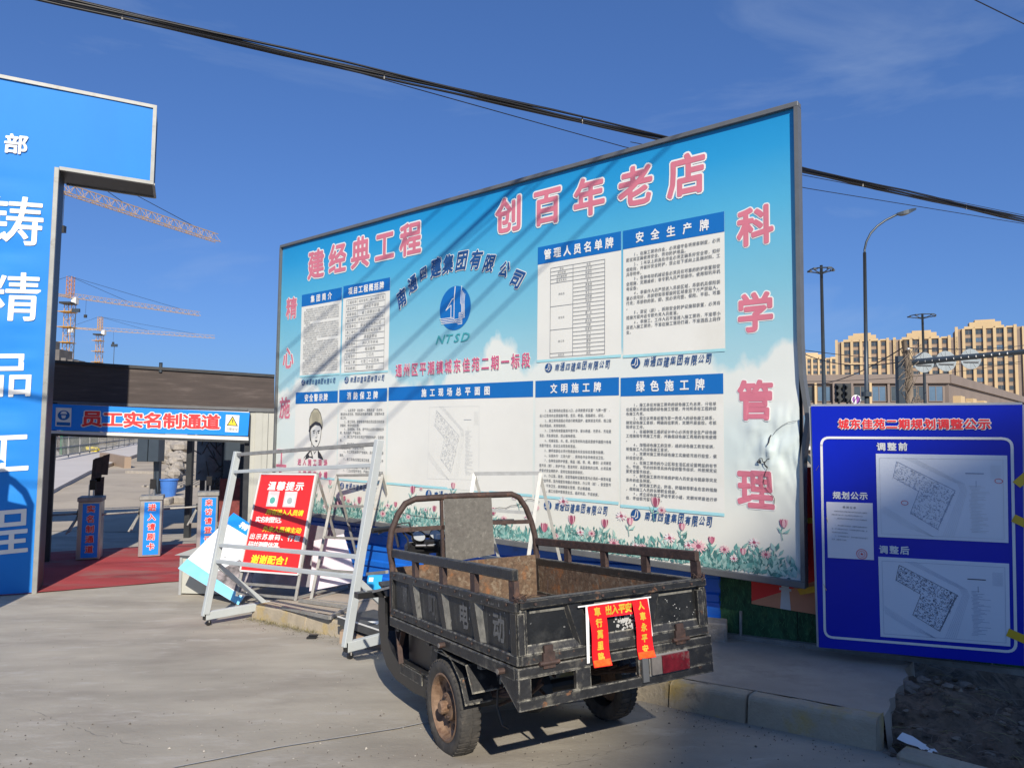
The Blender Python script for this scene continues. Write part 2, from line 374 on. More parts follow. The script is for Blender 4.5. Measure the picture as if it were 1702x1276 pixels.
# ================================================================== SETTING
def lines(a, b, step, ext):
    xs = [a + i * step for i in range(int((b - a) / step) + 1)]; d = step; x = xs[-1]
    while x < ext: d *= 1.5; x += d; xs.append(x)
    d = step; x = xs[0]
    while x > -ext: d *= 1.5; x -= d; xs.insert(0, x)
    return xs
def grid(mb, xs, ys, zf):
    k = len(mb.v); nx = len(xs)
    for y in ys:
        for x in xs: mb.v.append(V((x, y, zf(x, y))))
    for j in range(len(ys) - 1):
        for i in range(nx - 1):
            mb.f.append((k + j * nx + i, k + j * nx + i + 1, k + (j + 1) * nx + i + 1, k + (j + 1) * nx + i)); mb.m.append(mb.mi)
P_END = gp(1461, 1246); P_BEG = gp(421, 1025.6)               # the kerb's two ends
K_DIR = (P_END - P_BEG); K_DIR.z = 0; K_LEN = K_DIR.length; K_DIR.normalize()
K_N = V((K_DIR.y, -K_DIR.x, 0))                               # towards the camera side of the kerb
if K_N.y > 0: K_N = -K_N
FU = V((.7700, -.6380, 0)).normalized()                       # board and fence run this way
F_R = gp(1354, 1076, .15)                                     # foot of the fence beside the notice board
fence = Plane(V((F_R.x, F_R.y, 0)), FU)
def pit(x, y):
    """ground lowered where the pavement breaks off into soil"""
    d = V((x, y, 0)) - P_END; a = d.dot(K_DIR); b = -d.dot(K_N)
    if b > 1.72 and a > -3 and a < 12: return min(.75, (b - 1.72) * 3)
    if a < -.02 or b < .12: return 0
    return min(.75, (a + .02) * 4, (b - .12) * 3)
g = MB(); g.use(concrete)
xs = lines(-13, 9, .16, 3500); ys = lines(-1, 15, .16, 3500)
grid(g, xs, ys, lambda x, y: gz(x, y) - pit(x, y))
ground = g.build('ground', kind='structure', smooth=True)

# soil beyond the gate, laid just above the concrete sheet
g = MB(); g.use(far_soil)
ys2 = lines(14.2, 80, 1.2, 900); ys2 = [y for y in ys2 if y >= 14.2]
xs2 = [x for x in lines(-90, 6, 1.2, 900) if x < 400]
grid(g, xs2, ys2, lambda x, y: .006 + min(1, max(0, (y - 15) / 6)) * max(0, .05 * noise.noise(V((x * .4, y * .4, 0)))))
g.build('site_ground', kind='structure', smooth=True)

# joint across the forecourt
jp = [gp(289, 1276), gp(465, 1242), gp(660, 1211), gp(760, 1190), gp(1000, 1160)]
jt = MB(); jt.use(mat('joint_filler', (.40, .38, .34), .9, var=.2, scale=20))
for i in range(len(jp) - 1):
    a, b = jp[i], jp[i + 1]
    for j in range(8):
        p, q = a.lerp(b, j / 8), a.lerp(b, (j + 1) / 8); d = (q - p).normalized(); s_ = V((-d.y, d.x, 0))
        for (o_, wd, mm, dz) in ((0, .012 + rnd.random() * .006, jt.mats[0], .006), (-.009, .004, ink_grey, .0075)):
            jt.use(mm); jt.add([V((r.x, r.y, gz(r.x, r.y) + dz)) for r in (p + s_ * (o_ - wd / 2), q + s_ * (o_ - wd / 2), q + s_ * (o_ + wd / 2), p + s_ * (o_ + wd / 2))], [(0, 1, 2, 3)])
jt.build('expansion_joint', parent=ground)

cr = MB(); rc = random.Random(21)
crack_m = mat('crack_dark', (.11, .10, .085), .95, var=.3, scale=30)  # dark tone of the crack lines
for (sx, sy, ex, ey) in ((20, 1180, 250, 1240), (930, 1276, 1180, 1205)):
    a, b = gp(sx, sy), gp(ex, ey); n = 40; off = 0; pv = None
    for i in range(n + 1):
        off = off * .9 + rc.gauss(0, .012); p = a.lerp(b, i / n); d = (b - a).normalized(); q = p + V((-d.y, d.x, 0)) * off
        if pv is not None and rc.random() < .85:
            w_ = rc.uniform(.0005, .0015); sd_ = V((-d.y, d.x, 0)) * w_; cr.use(crack_m); cr.add([V((r.x, r.y, gz(r.x, r.y) + .0065)) for r in (pv - sd_, q - sd_, q + sd_, pv + sd_)], [(0, 1, 2, 3)])
        pv = q
cr.build('hairline_crack', parent=ground, kind='stuff')
gr = MB(); grit_a, grit_b = mat('grit_pale', (.40, .37, .32), .95, var=.3, scale=30), mat('grit_dark', (.10, .085, .07), .95, var=.3, scale=30)
for i in range(1500):
    if rc.random() < .45: u_ = rc.uniform(0, 5.6); p = gp(421, 1025.6) .lerp(gp(1461, 1246), u_ / 5.6); p = p + V((-.66, -.75, 0)) * abs(rc.gauss(0, .12)) + V((-.66, -.75, 0)) * .04
    else: p = gp(rc.uniform(-50, 1500), 960 + 320 * math.sqrt(rc.random()))
    if p.y > 10 or (p.x > 0 and p.y > 6.2): continue
    z = gz(p.x, p.y); r_ = rc.uniform(.0015, .006) * (1.6 if rc.random() < .06 else 1); gr.use(rc.choice([grit_a, grit_b, grit_b])); t = rc.random() * 6
    gr.add([V((p.x + r_ * math.cos(t + k * 2.1) * rc.uniform(.6, 1.3), p.y + r_ * math.sin(t + k * 2.1) * rc.uniform(.6, 1.3), z + .003)) for k in range(3)] + [V((p.x, p.y, z + .003 + r_ * .9))], [(0, 1, 3), (1, 2, 3), (2, 0, 3)])
gr.build('ground_grit', kind='stuff')

# pavement slab with broken end, and kerb stones
SW = .15
sw = MB(); sw.use(sidewalk_m)
T_F = 1.62
nu, nv = 70, 14
kb = len(sw.v)
edge_fence = gp(1522, 1094, .13)
for i in range(nu + 1):
    for j in range(nv + 1):
        t = j / nv; w_ = .13 + t * (T_F - .13)
        u = i / nu * (K_LEN - .02)
        u_end = K_LEN + (edge_fence - P_END).dot(K_DIR) * t + .05 * noise.noise(V((t * 7, 3.1, 0))) * (1 if i == nu else 0)
        u = i / nu * u_end
        p = P_BEG + K_DIR * u - K_N * w_
        sw.v.append(V((p.x, p.y, gz(p.x, p.y) + SW + .004 * noise.noise(V((u * 2, w_ * 2, 0))) - (0.02 * rnd.random() if i == nu else 0))))
for i in range(nu):
    for j in range(nv):
        a = kb + i * (nv + 1) + j; sw.f.append((a, a + nv + 1, a + nv + 2, a + 1)); sw.m.append(0)
for j in range(nv):                                           # broken end face and the far left end
    for i in (nu, 0):
        a = kb + i * (nv + 1) + j; p, q = sw.v[a], sw.v[a + 1]; out = K_DIR * (.04 if i == nu else -.01)
        sw.add([p, q, q - V((0, 0, .3)) + out * rnd.uniform(.3, .9), p - V((0, 0, .3)) + out * rnd.uniform(.3, .9)], [(0, 1, 2, 3)])
pavement = sw.build('pavement', kind='structure')
u = 0.0; ks = 0
cuts = [0, 1.0, 2.0, 3.0, 4.0, 5.0, (gp(1245, 1199) - P_BEG).dot(K_DIR), K_LEN]
cuts = sorted(c for c in cuts if c <= K_LEN)
cuts = [c for i, c in enumerate(cuts) if i == 0 or c - cuts[i - 1] > .3 or c == K_LEN]
for i in range(len(cuts) - 1):
    a, b = cuts[i] + .006, cuts[i + 1] - .006; k = MB(); k.use(kerb_m)
    h = SW + rnd.uniform(-.004, .006); push = rnd.uniform(-.006, .006)
    nseg = 8; pts = []
    for q in range(nseg + 1):
        uu = a + (b - a) * q / nseg; c0 = P_BEG + K_DIR * uu
        for (off, hh) in ((.03 + push, -.06), (.0 + push, h - .02), (-.02 + push, h), (-.12, h), (-.12, -.06)):
            p = c0 + K_N * off; pts.append(V((p.x, p.y, gz(p.x, p.y) + hh + (rnd.uniform(-.004, .004) if hh > 0 else 0))))
    fs = [(q * 5 + r, q * 5 + 5 + r, q * 5 + 6 + r, q * 5 + 1 + r) for q in range(nseg) for r in range(4)] + [tuple(range(4, -1, -1)), tuple(nseg * 5 + r for r in range(5))]
    k.add(pts, fs); k.build('kerb_stone', parent=pavement, bevel=.006)

# soil where the pavement is broken
d_ = MB(); d_.use(soil_m)
n1, n2 = 130, 110; kb = 0
def soil_z(x, y, a, b):
    h = gz(x, y) - .06 + .09 * noise.noise(V((x * 2.2, y * 2.2, 5))) + .07 * noise.noise(V((x * 6, y * 9, 1))) + .035 * abs(noise.noise(V((x * 17, y * 21, 2)))) + .018 * noise.noise(V((x * 45, y * 45, 2)))
    return h + .14 * math.exp(-((b - .8) ** 2) / .22 - ((a - .20) ** 2) / .25) + .05 * min(1, b) - .42 * max(0, min(1, (b - 1.12) / .4)) * max(0, min(1, (a - .1) / .5))
for i in range(n1 + 1):
    for j in range(n2 + 1):
        a = -.30 + (i / n1) ** 1.6 * 9.5 - (3 * max(0, j / n2 - .6) * (1 - i / n1)); b = -.02 + (j / n2) ** 1.7 * 7.5
        p = P_END + K_DIR * a - K_N * b; d_.v.append(V((p.x, p.y, soil_z(p.x, p.y, a, b))))
for i in range(n1):
    for j in range(n2):
        q = i * (n2 + 1) + j; d_.f.append((q, q + n2 + 1, q + n2 + 2, q + 1)); d_.m.append(0)
d_.build('soil_bank', kind='structure', smooth=True)
def lump(mb, c, r, seed):
    k = len(mb.v); n, m_ = 7, 5
    for i in range(m_ + 1):
        for j in range(n):
            th = PI * i / m_; ph = 2 * PI * j / n; d = V((math.sin(th) * math.cos(ph), math.sin(th) * math.sin(ph), math.cos(th)))
            s_ = 1 + .55 * noise.noise(d * 1.3 + V((seed, seed * .7, 0))); mb.v.append(V(c) + V((d.x * r[0], d.y * r[1], d.z * r[2])) * s_)
    for i in range(m_):
        for j in range(n):
            mb.f.append((k + i * n + j, k + (i + 1) * n + j, k + (i + 1) * n + (j + 1) % n, k + i * n + (j + 1) % n)); mb.m.append(mb.mi)
st = MB(); st.use(rubble_m)
for i in range(900):
    a = rnd.uniform(0, 2.6); b = rnd.uniform(.02, 1.9); p = P_END + K_DIR * a - K_N * b
    s_ = rnd.uniform(.006, .022); st.use(rnd.choice([bark_m, soil_m, soil_m, soil_m]))
    lump(st, (p.x, p.y, soil_z(p.x, p.y, a, b) + s_ * .2), (s_ * rnd.uniform(.8, 1.6), s_, s_ * .7), i)
for i in range(1100):                                         # dry roots and straw
    a = rnd.uniform(-.1, 2.6); b = rnd.uniform(.1, 1.6); p = P_END + K_DIR * a - K_N * b; z = soil_z(p.x, p.y, a, b) + .008
    t = rnd.gauss(-.75, .6); l = rnd.uniform(.03, .16); q = V((math.cos(t) * l, math.sin(t) * l, rnd.uniform(-.02, .03)))
    st.use(rnd.choice([dry_m, bark_m, soil_m, soil_m])); p = V((p.x, p.y, z)); st.tube([p, p + q * .5 + V((0, 0, .012)), p + q], .0016, 3, False)
st.build('soil_litter', kind='stuff')
earth_stone = mat('earthy_stone', (.19, .155, .12), .95, var=.3, scale=14, bump=.5, bscale=40)
for i, (px, py, rr, lb) in enumerate(((1512, 1140, .05, 'grey lump of broken concrete highest against the broken pavement end'),
        (1536, 1128, .035, 'small round stone at the top of the soil bank below the notice board'),
        (1606, 1160, .04, 'brown earthy stone in the middle of the soil bank'),
        (1580, 1190, .032, 'pale angular stone half buried in the soil bank'))):
    p = at(px, py, 4.55 - (py - 1128) * .006); m_ = MB(); m_.use(earth_stone); lump(m_, (0, 0, 0), (rr * 1.2, rr, rr * .7), i * 3 + 1)
    q = p - P_END; zz = soil_z(p.x, p.y, q.dot(K_DIR), -q.dot(K_N)) + rr * .15
    o = m_.build('stone'); o.location = (p.x, p.y, zz); tag(o, lb, 'stone')
# broken kerb lying beyond the end
bk = MB(); bk.use(kerb_m)
a = P_END + K_DIR * .10 + K_N * .02; b = P_END + K_DIR * 1.15 + K_N * .10
a.z = gz(a.x, a.y) - .02; b.z = gz(b.x, b.y) - .07
bk.beam(a, b, .13, .12)
a2, b2 = a + V((.06, .04, -.07)) + K_N * .05, b + K_N * .07 - V((0, 0, .05)); bk.beam(a2, b2, .12, .06)
tag(bk.build('broken_kerb', bevel=.02), 'broken kerb stone lying tilted at the roadside past the pavement end', 'kerb stone')
pl_ = MB(); pl_.use(white_m); c = P_END + K_DIR * .13 - K_N * .17; base = soil_z(c.x, c.y, .13, .17) + .07
pts = []
for i in range(7):
    for j in range(4):
        p = c + K_DIR * (i * .048 - .07) + K_N * (j * .04 - .05) ; pts.append(V((p.x, p.y, base - i * .012 + .03 * noise.noise(V((i * .8, j * .9, 3))))))
pl_.add(pts, [(i * 4 + j, i * 4 + 4 + j, i * 4 + 5 + j, i * 4 + 1 + j) for i in range(6) for j in range(3)])
tag(pl_.build('plastic_scrap', smooth=True), 'crumpled white plastic scrap at the broken end of the kerb', 'litter')

# dry grass along the kerb foot by the rack
dg_ = MB(); dg_.use(dry_m)
for i in range(330):
    u = rnd.uniform(.05, 1.25); u = u if rnd.random() < .8 else rnd.uniform(.05, 2.4); p = P_BEG + K_DIR * u + K_N * (.03 + abs(rnd.gauss(0, .045))); z = gz(p.x, p.y) + .004
    t = rnd.uniform(0, 2 * PI); l = rnd.uniform(.02, .09); p = V((p.x, p.y, z)); q = V((math.cos(t) * l, math.sin(t) * l, rnd.uniform(0, .05)))
    sd_ = V((-math.sin(t), math.cos(t), 0)) * .003; dg_.add([p - sd_, p + sd_, p + q], [(0, 1, 2)])
dg_.build('dry_grass', kind='stuff')
c = gp(518, 1061); bj = MB(); bj.use(plastic_m).box(c.x - .045, c.x + .045, c.y - .02, c.y + .02, c.z, c.z + .02)
bj.box(c.x - .03, c.x + .055, c.y - .005, c.y + .03, c.z + .02, c.z + .035)
tag(bj.build('plastic_fragment', bevel=.004), 'small black plastic fragment lying on the concrete in front of the kerb', 'litter')

# ================================================================== THE BIG BOARD
bo = F_R - FU.cross(V((0, 0, 1))) * 0 
board = Plane(V((F_R.x, F_R.y, 0)) + fence.n * .25, FU)
uL = board.uv(468, 411)[0]; vT = board.uv(1333, 168)[1]; uR = board.uv(1334.5, 600)[0]; vB = board.uv(1336, 977)[1]
BW, BH = uR - uL, vT - vB
def warp(u, v):
    """the sheet is buckled near its right edge and ripples a little"""
    cu, cv = board.uv(1285, 755); d = math.hypot((u - cu) / .30, (v - cv) / .42)
    z = .006 * noise.noise(V((u * 1.3, v * .5, 2)))
    if d < 1.5:
        k = (1 - d / 1.5) ** 2; z += k * (.035 + .05 * noise.noise(V((u * 7, v * 7, 9))) + .035 * abs(noise.noise(V((u * 16, v * 12, 4)))))
    return z
class Sheet(Plane):
    """the printed side of the board: follows every buckle of the sheet"""
    def P(s, u, v, n=0.0): return s.o + s.u * u + s.v * v + s.n * (max(n - .0105, .001) + warp(u, v))
sheetp = Sheet(board.o, FU)
bt = thing('construction_billboard', 'huge blue and white construction site billboard of printed notices standing over the blue fence', 'billboard', board.P((uL + uR) / 2, vB, 0))
sh = MB(); sh.use(banner_m); nx, ny = 200, 110; uvm = []
# finer columns near the buckled right side
us = [uL + .03 + (BW - .06) * (1 - (1 - i / nx) ** 1.5) for i in range(nx + 1)]
vs_ = [vB + .03 + (BH - .06) * j / ny for j in range(ny + 1)]
for u in us:
    for v in vs_:
        sh.v.append(board.P(u, v, warp(u, v))); uvm.append(((u - uL) / BH, (v - vB) / BH, 0))
for i in range(nx):
    for j in range(ny):
        a = i * (ny + 1) + j; sh.f.append((a, a + ny + 1, a + ny + 2, a + 1)); sh.m.append(0)
so_ = sh.build('printed_sheet', parent=bt, smooth=True)
at_ = so_.data.attributes.new('uvm', 'FLOAT_VECTOR', 'POINT'); at_.data.foreach_set('vector', [c for p in uvm for c in p])
for (a, b, c, d) in ((uL, uR, vT - .04, vT), (uL, uR, vB, vB + .05)):
    f = MB(); f.use(alu_dark); f.slab(board, a, b, c, d, -.05, .03); f.build('frame_rail', parent=bt, bevel=.004)
for (a, b) in ((uL, uL + .025), (uR - .030, uR)):
    f = MB(); f.use(alu_dark); N = 12
    for i in range(N):                                        # right stile is knocked out of true half way up
        def off(v): return (.05 * math.exp(-((v - board.uv(1334, 690)[1]) / .22) ** 2) if a > uL + 1 else 0)
        v0, v1 = vB + .05 + (BH - .09) * i / N, vB + .05 + (BH - .09) * (i + 1) / N
        f.quadslab(board, [(a + off(v0), v0), (b + off(v0), v0), (b + off(v1), v1), (a + off(v1), v1)], -.05, .032)
    f.build('frame_stile', parent=bt)
bk_ = MB(); bk_.use(dark_steel)
bk_.slab(board, uL + .02, uR - .02, vB + .06, vT - .05, -.045, -.035); bk_.build('backing_sheet', parent=bt)
for u in (uL + .5, uL + 2.2, uL + 3.9, uL + 5.6):
    for v in (vB + .5, vB + .85):
        f = MB(); f.use(dark_steel); f.slab(board, u - .02, u + .02, v, v + .04, -.25, -.05); f.build('wall_bracket', parent=bt)
# --- panels
def panel(pTL, pTR, pHB, pB, title, th, tsp, titlec=None):
    """white notice panel with its blue header; corners are read off the photograph"""
    u0, v1 = sheetp.uv(*pTL); u1, _ = sheetp.uv(*pTR); vh = sheetp.uv(*pHB)[1]; v0 = sheetp.uv(*pB)[1]
    f = MB(); f.use(pale_panel)
    def fill(va, vb_, n, J, K=14):
        for i in range(K):
            for j in range(J):
                a, b, c, d = u0 + (u1 - u0) * i / K, u0 + (u1 - u0) * (i + 1) / K, va + (vb_ - va) * j / J, va + (vb_ - va) * (j + 1) / J
                f.add([sheetp.P(a, c, n), sheetp.P(b, c, n), sheetp.P(b, d, n), sheetp.P(a, d, n)], [(0, 1, 2, 3)])
    fill(v0, v1, .0123, 10)
    f.use(header_blue); fill(vh, v1, .0140, 3)
    f.use(aqua_line); f.add([sheetp.P(u0, v0 - .012, .0155), sheetp.P(u1, v0 - .012, .0155), sheetp.P(u1, v0 + .012, .0155), sheetp.P(u0, v0 + .012, .0155)], [(0, 1, 2, 3)])
    f.build('notice_panel', parent=bt)
    em = (v1 - vh) * th; n = len(title); c = (u0 + u1) / 2
    for i, ch in enumerate(title): t = MB(); t.use(white_m); put(t, sheetp, ch, c + (i - (n - 1) / 2) * em * tsp, (v1 + vh) / 2, em * .86, em, bold=.03, n=.017); t.build('title_character', parent=bt)
    return u0, vh, u1, v0
def logo_line(px, py, hpx, wpx):
    u, v = sheetp.uv(px, py); h = sheetp.uv(px, py - hpx / 2)[1] - sheetp.uv(px, py + hpx / 2)[1]; wd = sheetp.uv(px + wpx, py)[0] - u
    t = MB(); t.use(ink_navy); R_ = h * .62
    t.add([sheetp.P(u + R_ * math.cos(a), v + R_ * math.sin(a), .017) for a in [2 * PI * i / 20 for i in range(20)]], [tuple(range(20))])
    t.use(pale_panel)
    t.ribbon(sheetp, [(u - R_ * .8, v - R_ * .35), (u - R_ * .2, v - R_ * .35), (u + R_ * .1, v + R_ * .8)], R_ * .16, .0185); t.ribbon(sheetp, [(u - R_ * .1, v - R_ * .7), (u + R_ * .4, v - R_ * .4), (u + R_ * .4, v + R_ * .7)], R_ * .16, .0185)
    t.use(ink_navy)
    s_ = '南通四建集团有限公司'
    for i, ch in enumerate(s_): put(t, sheetp, ch, u + R_ * 2.4 + (wd - R_ * 2.4) * i / 9, v + h * .08 * math.sin(i * 1.7), (wd - R_ * 2.4) / 9 * .86, h * (1.25 if i % 2 else 1.0), shear=.25, bold=.012, k=3, n=.017)
    t.build('company_lettering', parent=bt)
PA = panel((502.4, 490.4), (569, 476.5), (502.4, 510), (495, 626), '集团简介', .62, 1.25)
PB = panel((571.4, 475.9), (648.8, 460.5), (571.4, 496.2), (568, 622), '项目工程概括牌', .62, 1.02)
PC = panel((894.4, 411.4), (1032.7, 385.1), (894.4, 440.2), (891.7, 600.6), '管理人员名单牌', .60, 1.12)
PD = panel((1035.9, 384.2), (1204, 353), (1035.9, 414.8), (1032.7, 592.8), '安全生产牌', .58, 1.55)
PE = panel((492.2, 652.3), (562.4, 648), (492.2, 671.2), (486, 790), '安全警示牌', .66, 1.05)
PF = panel((564.7, 648), (643.9, 643.6), (564.7, 668.9), (560, 796), '消防保卫牌', .62, 1.28)
PG = panel((646.5, 643.6), (886.6, 633.5), (646.5, 666), (646.5, 803), '施工现场总平面图', .60, 1.42)
PH = panel((890.4, 632.9), (1029, 628.2), (890.4, 660.5), (888, 824), '文明施工牌', .58, 1.3)
PI_ = panel((1031.8, 627.9), (1202.6, 622), (1031.8, 658.6), (1030.8, 840), '绿色施工牌', .60, 1.4)
for a in ((504.4, 635.5, 8, 52), (577, 631.5, 9, 60), (912.5, 611, 12, 98), (1057, 603, 14, 122), (569, 807, 9, 62), (713, 821, 12, 90), (911, 839.5, 13, 96), (1057.5, 855, 15, 122)): logo_line(*a)
def inner(p, l, r, t, b):
    u0, v1, u1, v0 = p; W_, H_ = u1 - u0, v1 - v0
    return (u0 + W_ * l, v1 - H_ * t, u1 - W_ * r, v0 + H_ * b)
body = MB()
filler = '集团公司始建于一九五八年是国家建筑工程施工总承包特级资质企业下设分公司遍布全国各地现有职工数万人先后承建工业与民用建筑多项荣获国家优质工程奖和文明工地称号企业坚持质量第一用户至上的宗旨以精品工程回报社会'
para(body, sheetp, [filler * 2, filler * 2 + filler[:40], filler * 2 + filler[:60], filler * 2], inner(PA, .07, .05, .04, .02), 33, ink_grey, n=.016, emf=1.0)
D_T = ['1、在施工现场作业，必须遵守各项规章制度，必须配发和正确使用安全、劳动防护用品。', '2、2米以上的高处作业必须正确系好安全带，扣好保险钩，并做好安全防护，禁止往下或向上乱抛材料、工具等物件。', '3、各种电动机械设备必须具有可靠的防护装置和安全措施，定期维修；非专职人员严禁操作、使用和玩弄机电设备。', '4、非操作人员严禁进入吊装区域，吊装机具保险装置必须完好，吊装物和吊臂旋转区域垂直下方严禁站人、行走；吊装物的装、卸、放必须完整、保险、平稳、可靠。', '5、架设（装）、拆除安全防护设施和装置，必须有措施方案并经专职负责人员批准。', '6、非施工、工作人员不准进入施工现场，不准带小孩进入施工现场，不准在施工现场打闹，不准酒后上岗作业。']
para(body, sheetp, D_T, inner(PD, .035, .035, .04, .20), 25, ink_grey, n=.016, bold=.012)
H_T = ['1、施工现场的主要出入口，必须按要求设置“九牌一图”，出入口及场内主要道路平整、坚实、畅通、道路硬化、绿化。', '2、施工现场周围必须进行砌筑围护，做到清洁无损，挡公园场必须连续、美观和防损。', '3、工地内场地要做到平整干净，排水畅通，无积水，无垃圾混生，无乱倒垃圾，禁止随地便溺。', '4、机械设备、木、模、砂石等材料与器具要按平面图分色堆放整齐整洁，应设立点等及时清运。', '5、脚手架部位必须分别悬挂有关安全标志及警示标牌。', '6、认真执行“三清六好”，保持各作业场地清洁卫生。', '7、各种安全防护装置、用品（帽、带、网、棚等）必须规范整齐美（观）、防护齐全，整洁完好，高层建筑的立网、必须采用密目式安全网防护，建筑垃圾应装袋标识。', '8、办公室、宿舍、浴室等临时设施及室内必须统一规范布置并安全环保，室内墙壁及地面必须抹灰，办公司（会）、食堂整齐划一，干净卫生，做到制度化管理，禁止睡通铺。', '9、施工过程中要尊重业主、组织共建、不得扰民。']
para(body, sheetp, H_T, inner(PH, .06, .08, .11, .04), 29, ink_grey, n=.016, bold=.01)
I_T = ['1、施工单位对施工现场的绿色施工负总责，分包单位应服从项目经理的绿色施工管理，并对所承包工程的绿色施工负责。', '2、建立以项目经理为第一责任人的绿色施工体系，制定绿色施工目标，明确岗位职责，定期开展自检、考核和评比工作。', '3、在编制施工组织设计中心必须有安全生产绿色施工措施和专项施工方案，并确保绿色施工费用的有效使用。', '4、加强绿色施工的宣传，组织绿色施工教育培训，增强施工人员绿色施工意识。', '5、定期对施工现场绿色施工实施情况进行检查，做好检查记录。', '6、在施工现场的办公区和生活区应设置明显的有节水、节能、节约材料等具体内容的警示标识，并按规定设置安全警示标志。', '7、制定施工现场环境保护和人员安全与健康等突发事件的应急预案。', '8、制定施工防尘、防毒、防辐射等职业危害的措施，保障施工人员的长期职业健康。', '9、成立绿色施工评估专家小组，定期对项目进行评估，评估情况留有记录。']
para(body, sheetp, I_T, inner(PI_, .06, .06, .06, .06), 25, ink_grey, n=.016, bold=.014)
F_T = ['1、认真贯彻“安全第一、预防为主”的方针，落实防火责任制，管理制度和操作规程，加强防火安全工作。', '2、施工现场、宿舍等场所都必须设置足够的消防器材，做到布局合理。', '3、现场明火、用电、用气作业必须办理审批手续，专人看护，严格操作。', '4、施工生产区与生活区严禁使用电炉，注意安全。', '5、职工宿舍、食堂等场所必须符合防火要求，安全通道畅通，并设专人负责。', '6、木工间及油漆间严禁烟火，及时清理，不得堆放。', '7、施工现场必须建立保卫制度，做好防盗工作。', '8、加强人员管理，严禁打架斗殴和赌博。', '9、门卫必须坚守岗位，严格执行出入登记制度。']
para(body, sheetp, F_T, inner(PF, .04, .04, .08, .05), 23, ink_grey, n=.016, bold=.01)
body.build('notice_text', parent=bt)
# tables
def table(box, rows, split, mm, labels, right, merged=None):
    u0, v1, u1, v0 = box; t = MB(); t.use(mm); wl = (u1 - u0) * .006; us_ = u0 + (u1 - u0) * split
    for r in range(rows + 1):
        v = v1 - (v1 - v0) * r / rows; left = u0 if (merged is None or r in merged) else us_
        t.ribbon(sheetp, [(left, v), (u1, v)], wl * 1.1, .016)
    for u in (u0, us_, u1): t.ribbon(sheetp, [(u, v1), (u, v0)], wl, .0165)
    h = (v1 - v0) / rows
    for r in range(rows):
        s_ = right[r % len(right)]; e = min(h * .62, (u1 - us_) / (len(s_) + 1.5))
        for i, ch in enumerate(s_): put(t, sheetp, ch, (us_ + u1) / 2 + (i - (len(s_) - 1) / 2) * e * 1.05, v1 - (r + .5) * h, e, n=.016, res=1)
    ms = merged or list(range(rows + 1))
    for i in range(len(ms) - 1):
        s_ = labels[i % len(labels)]; e = min(h * .62, (us_ - u0) / (len(s_) + 1)); v = v1 - (ms[i] + ms[i + 1]) / 2 * h
        for j, ch in enumerate(s_): put(t, sheetp, ch, (u0 + us_) / 2 + (j - (len(s_) - 1) / 2) * e * 1.05, v, e, n=.016, res=1)
    t.build('printed_table', parent=bt)
table(inner(PB, .08, .09, .03, .03), 12, .30, ink_grey, ['工程名称', '建设单位', '勘察单位', '设计单位', '监理单位', '施工单位', '质量监督', '建筑面积', '结构类型', '工程造价', '开竣工期', '项目经理'], ['城东佳苑二期一标段工程', '通州区平潮镇', '岩土勘察设计院', '建筑设计研究院有限公司', '建设监理有限公司', '四建集团有限公司', '质量监督站', '约九万平方米', '框剪结构', '二亿元', '七百二十日历天', '项目部'])
table(inner(PC, .17, .18, .06, .03), 23, .43, ink_grey, ['职位', '项目经理', '项目副经理', '技术负责人', '质检员', '安全员', '施工员', '材料员'], ['姓名', '李志华', '陈建东', '杨志力', '季飞', '黄俊高', '宋国清', '李玉江', '顾明春', '吴桂芳', '周进', '马锋', '曹广志', '殷林', '高永和', '刘建', '陆建军', '刘飞', '杨莉', '曹坤', '杨宇', '李军', '杨帆'], merged=[0, 1, 2, 3, 4, 10, 16, 22, 23])
# --- big titles
line(None, sheetp, '建经典工程', (526, 439), (683, 397), 47, wf=.92, bold=.032, outline=.072, om=white_m, m=pink_m, n=.014, parent=bt, name='slogan_character')
line(None, sheetp, '创百年老店', (845.8, 357), (1141.3, 290.3), 57, wf=.95, bold=.032, outline=.072, om=white_m, m=pink_m, n=.014, parent=bt, name='slogan_character')
line(None, sheetp, '精心施工', (485, 512), (468.4, 760.5), 35, wf=.85, bold=.025, outline=.055, om=white_m, m=pink_m, n=.012, parent=bt, name='slogan_character')
line(None, sheetp, '科学管理', (1255.3, 375.3), (1256.5, 812.5), 63, wf=.92, bold=.035, outline=.065, om=white_m, m=pink_m, n=.012, parent=bt, name='slogan_character')
line(None, sheetp, '通州区平潮镇城东佳苑二期一标段', (663.5, 615.7), (875, 598.3), 21, wf=.72, bold=.022, outline=.05, om=white_m, m=pink2_m, n=.016, parent=bt, name='project_character')
arc = [(668.3, 495.3, 30), (686.5, 472, 28), (704.5, 454, 22), (725.7, 444.6, 32), (746, 438.8, 31), (768.6, 433, 33), (792.4, 431.5, 33), (814, 437.3, 30), (839.6, 447.5, 27), (860.5, 463.4, 33)]
for i, ((x, y, h), ch) in enumerate(zip(arc, '南通四建集团有限公司')):
    tt = MB()
    for ps, (bd, mm, nn) in enumerate(((.075, white_m, .016), (.035, ink_navy, .0195))):
        tt.use(mm)
        u, v = sheetp.uv(x, y); e = sheetp.uv(x, y - h / 2)[1] - sheetp.uv(x, y + h / 2)[1]
        put(tt, sheetp, ch, u, v, e * .8, e, rot=math.radians([28, 24, 18, 10, 6, 0, -6, -10, -16, -24][i]), shear=.28, bold=bd, k=10, n=nn)
    tt.build('company_character', parent=bt)
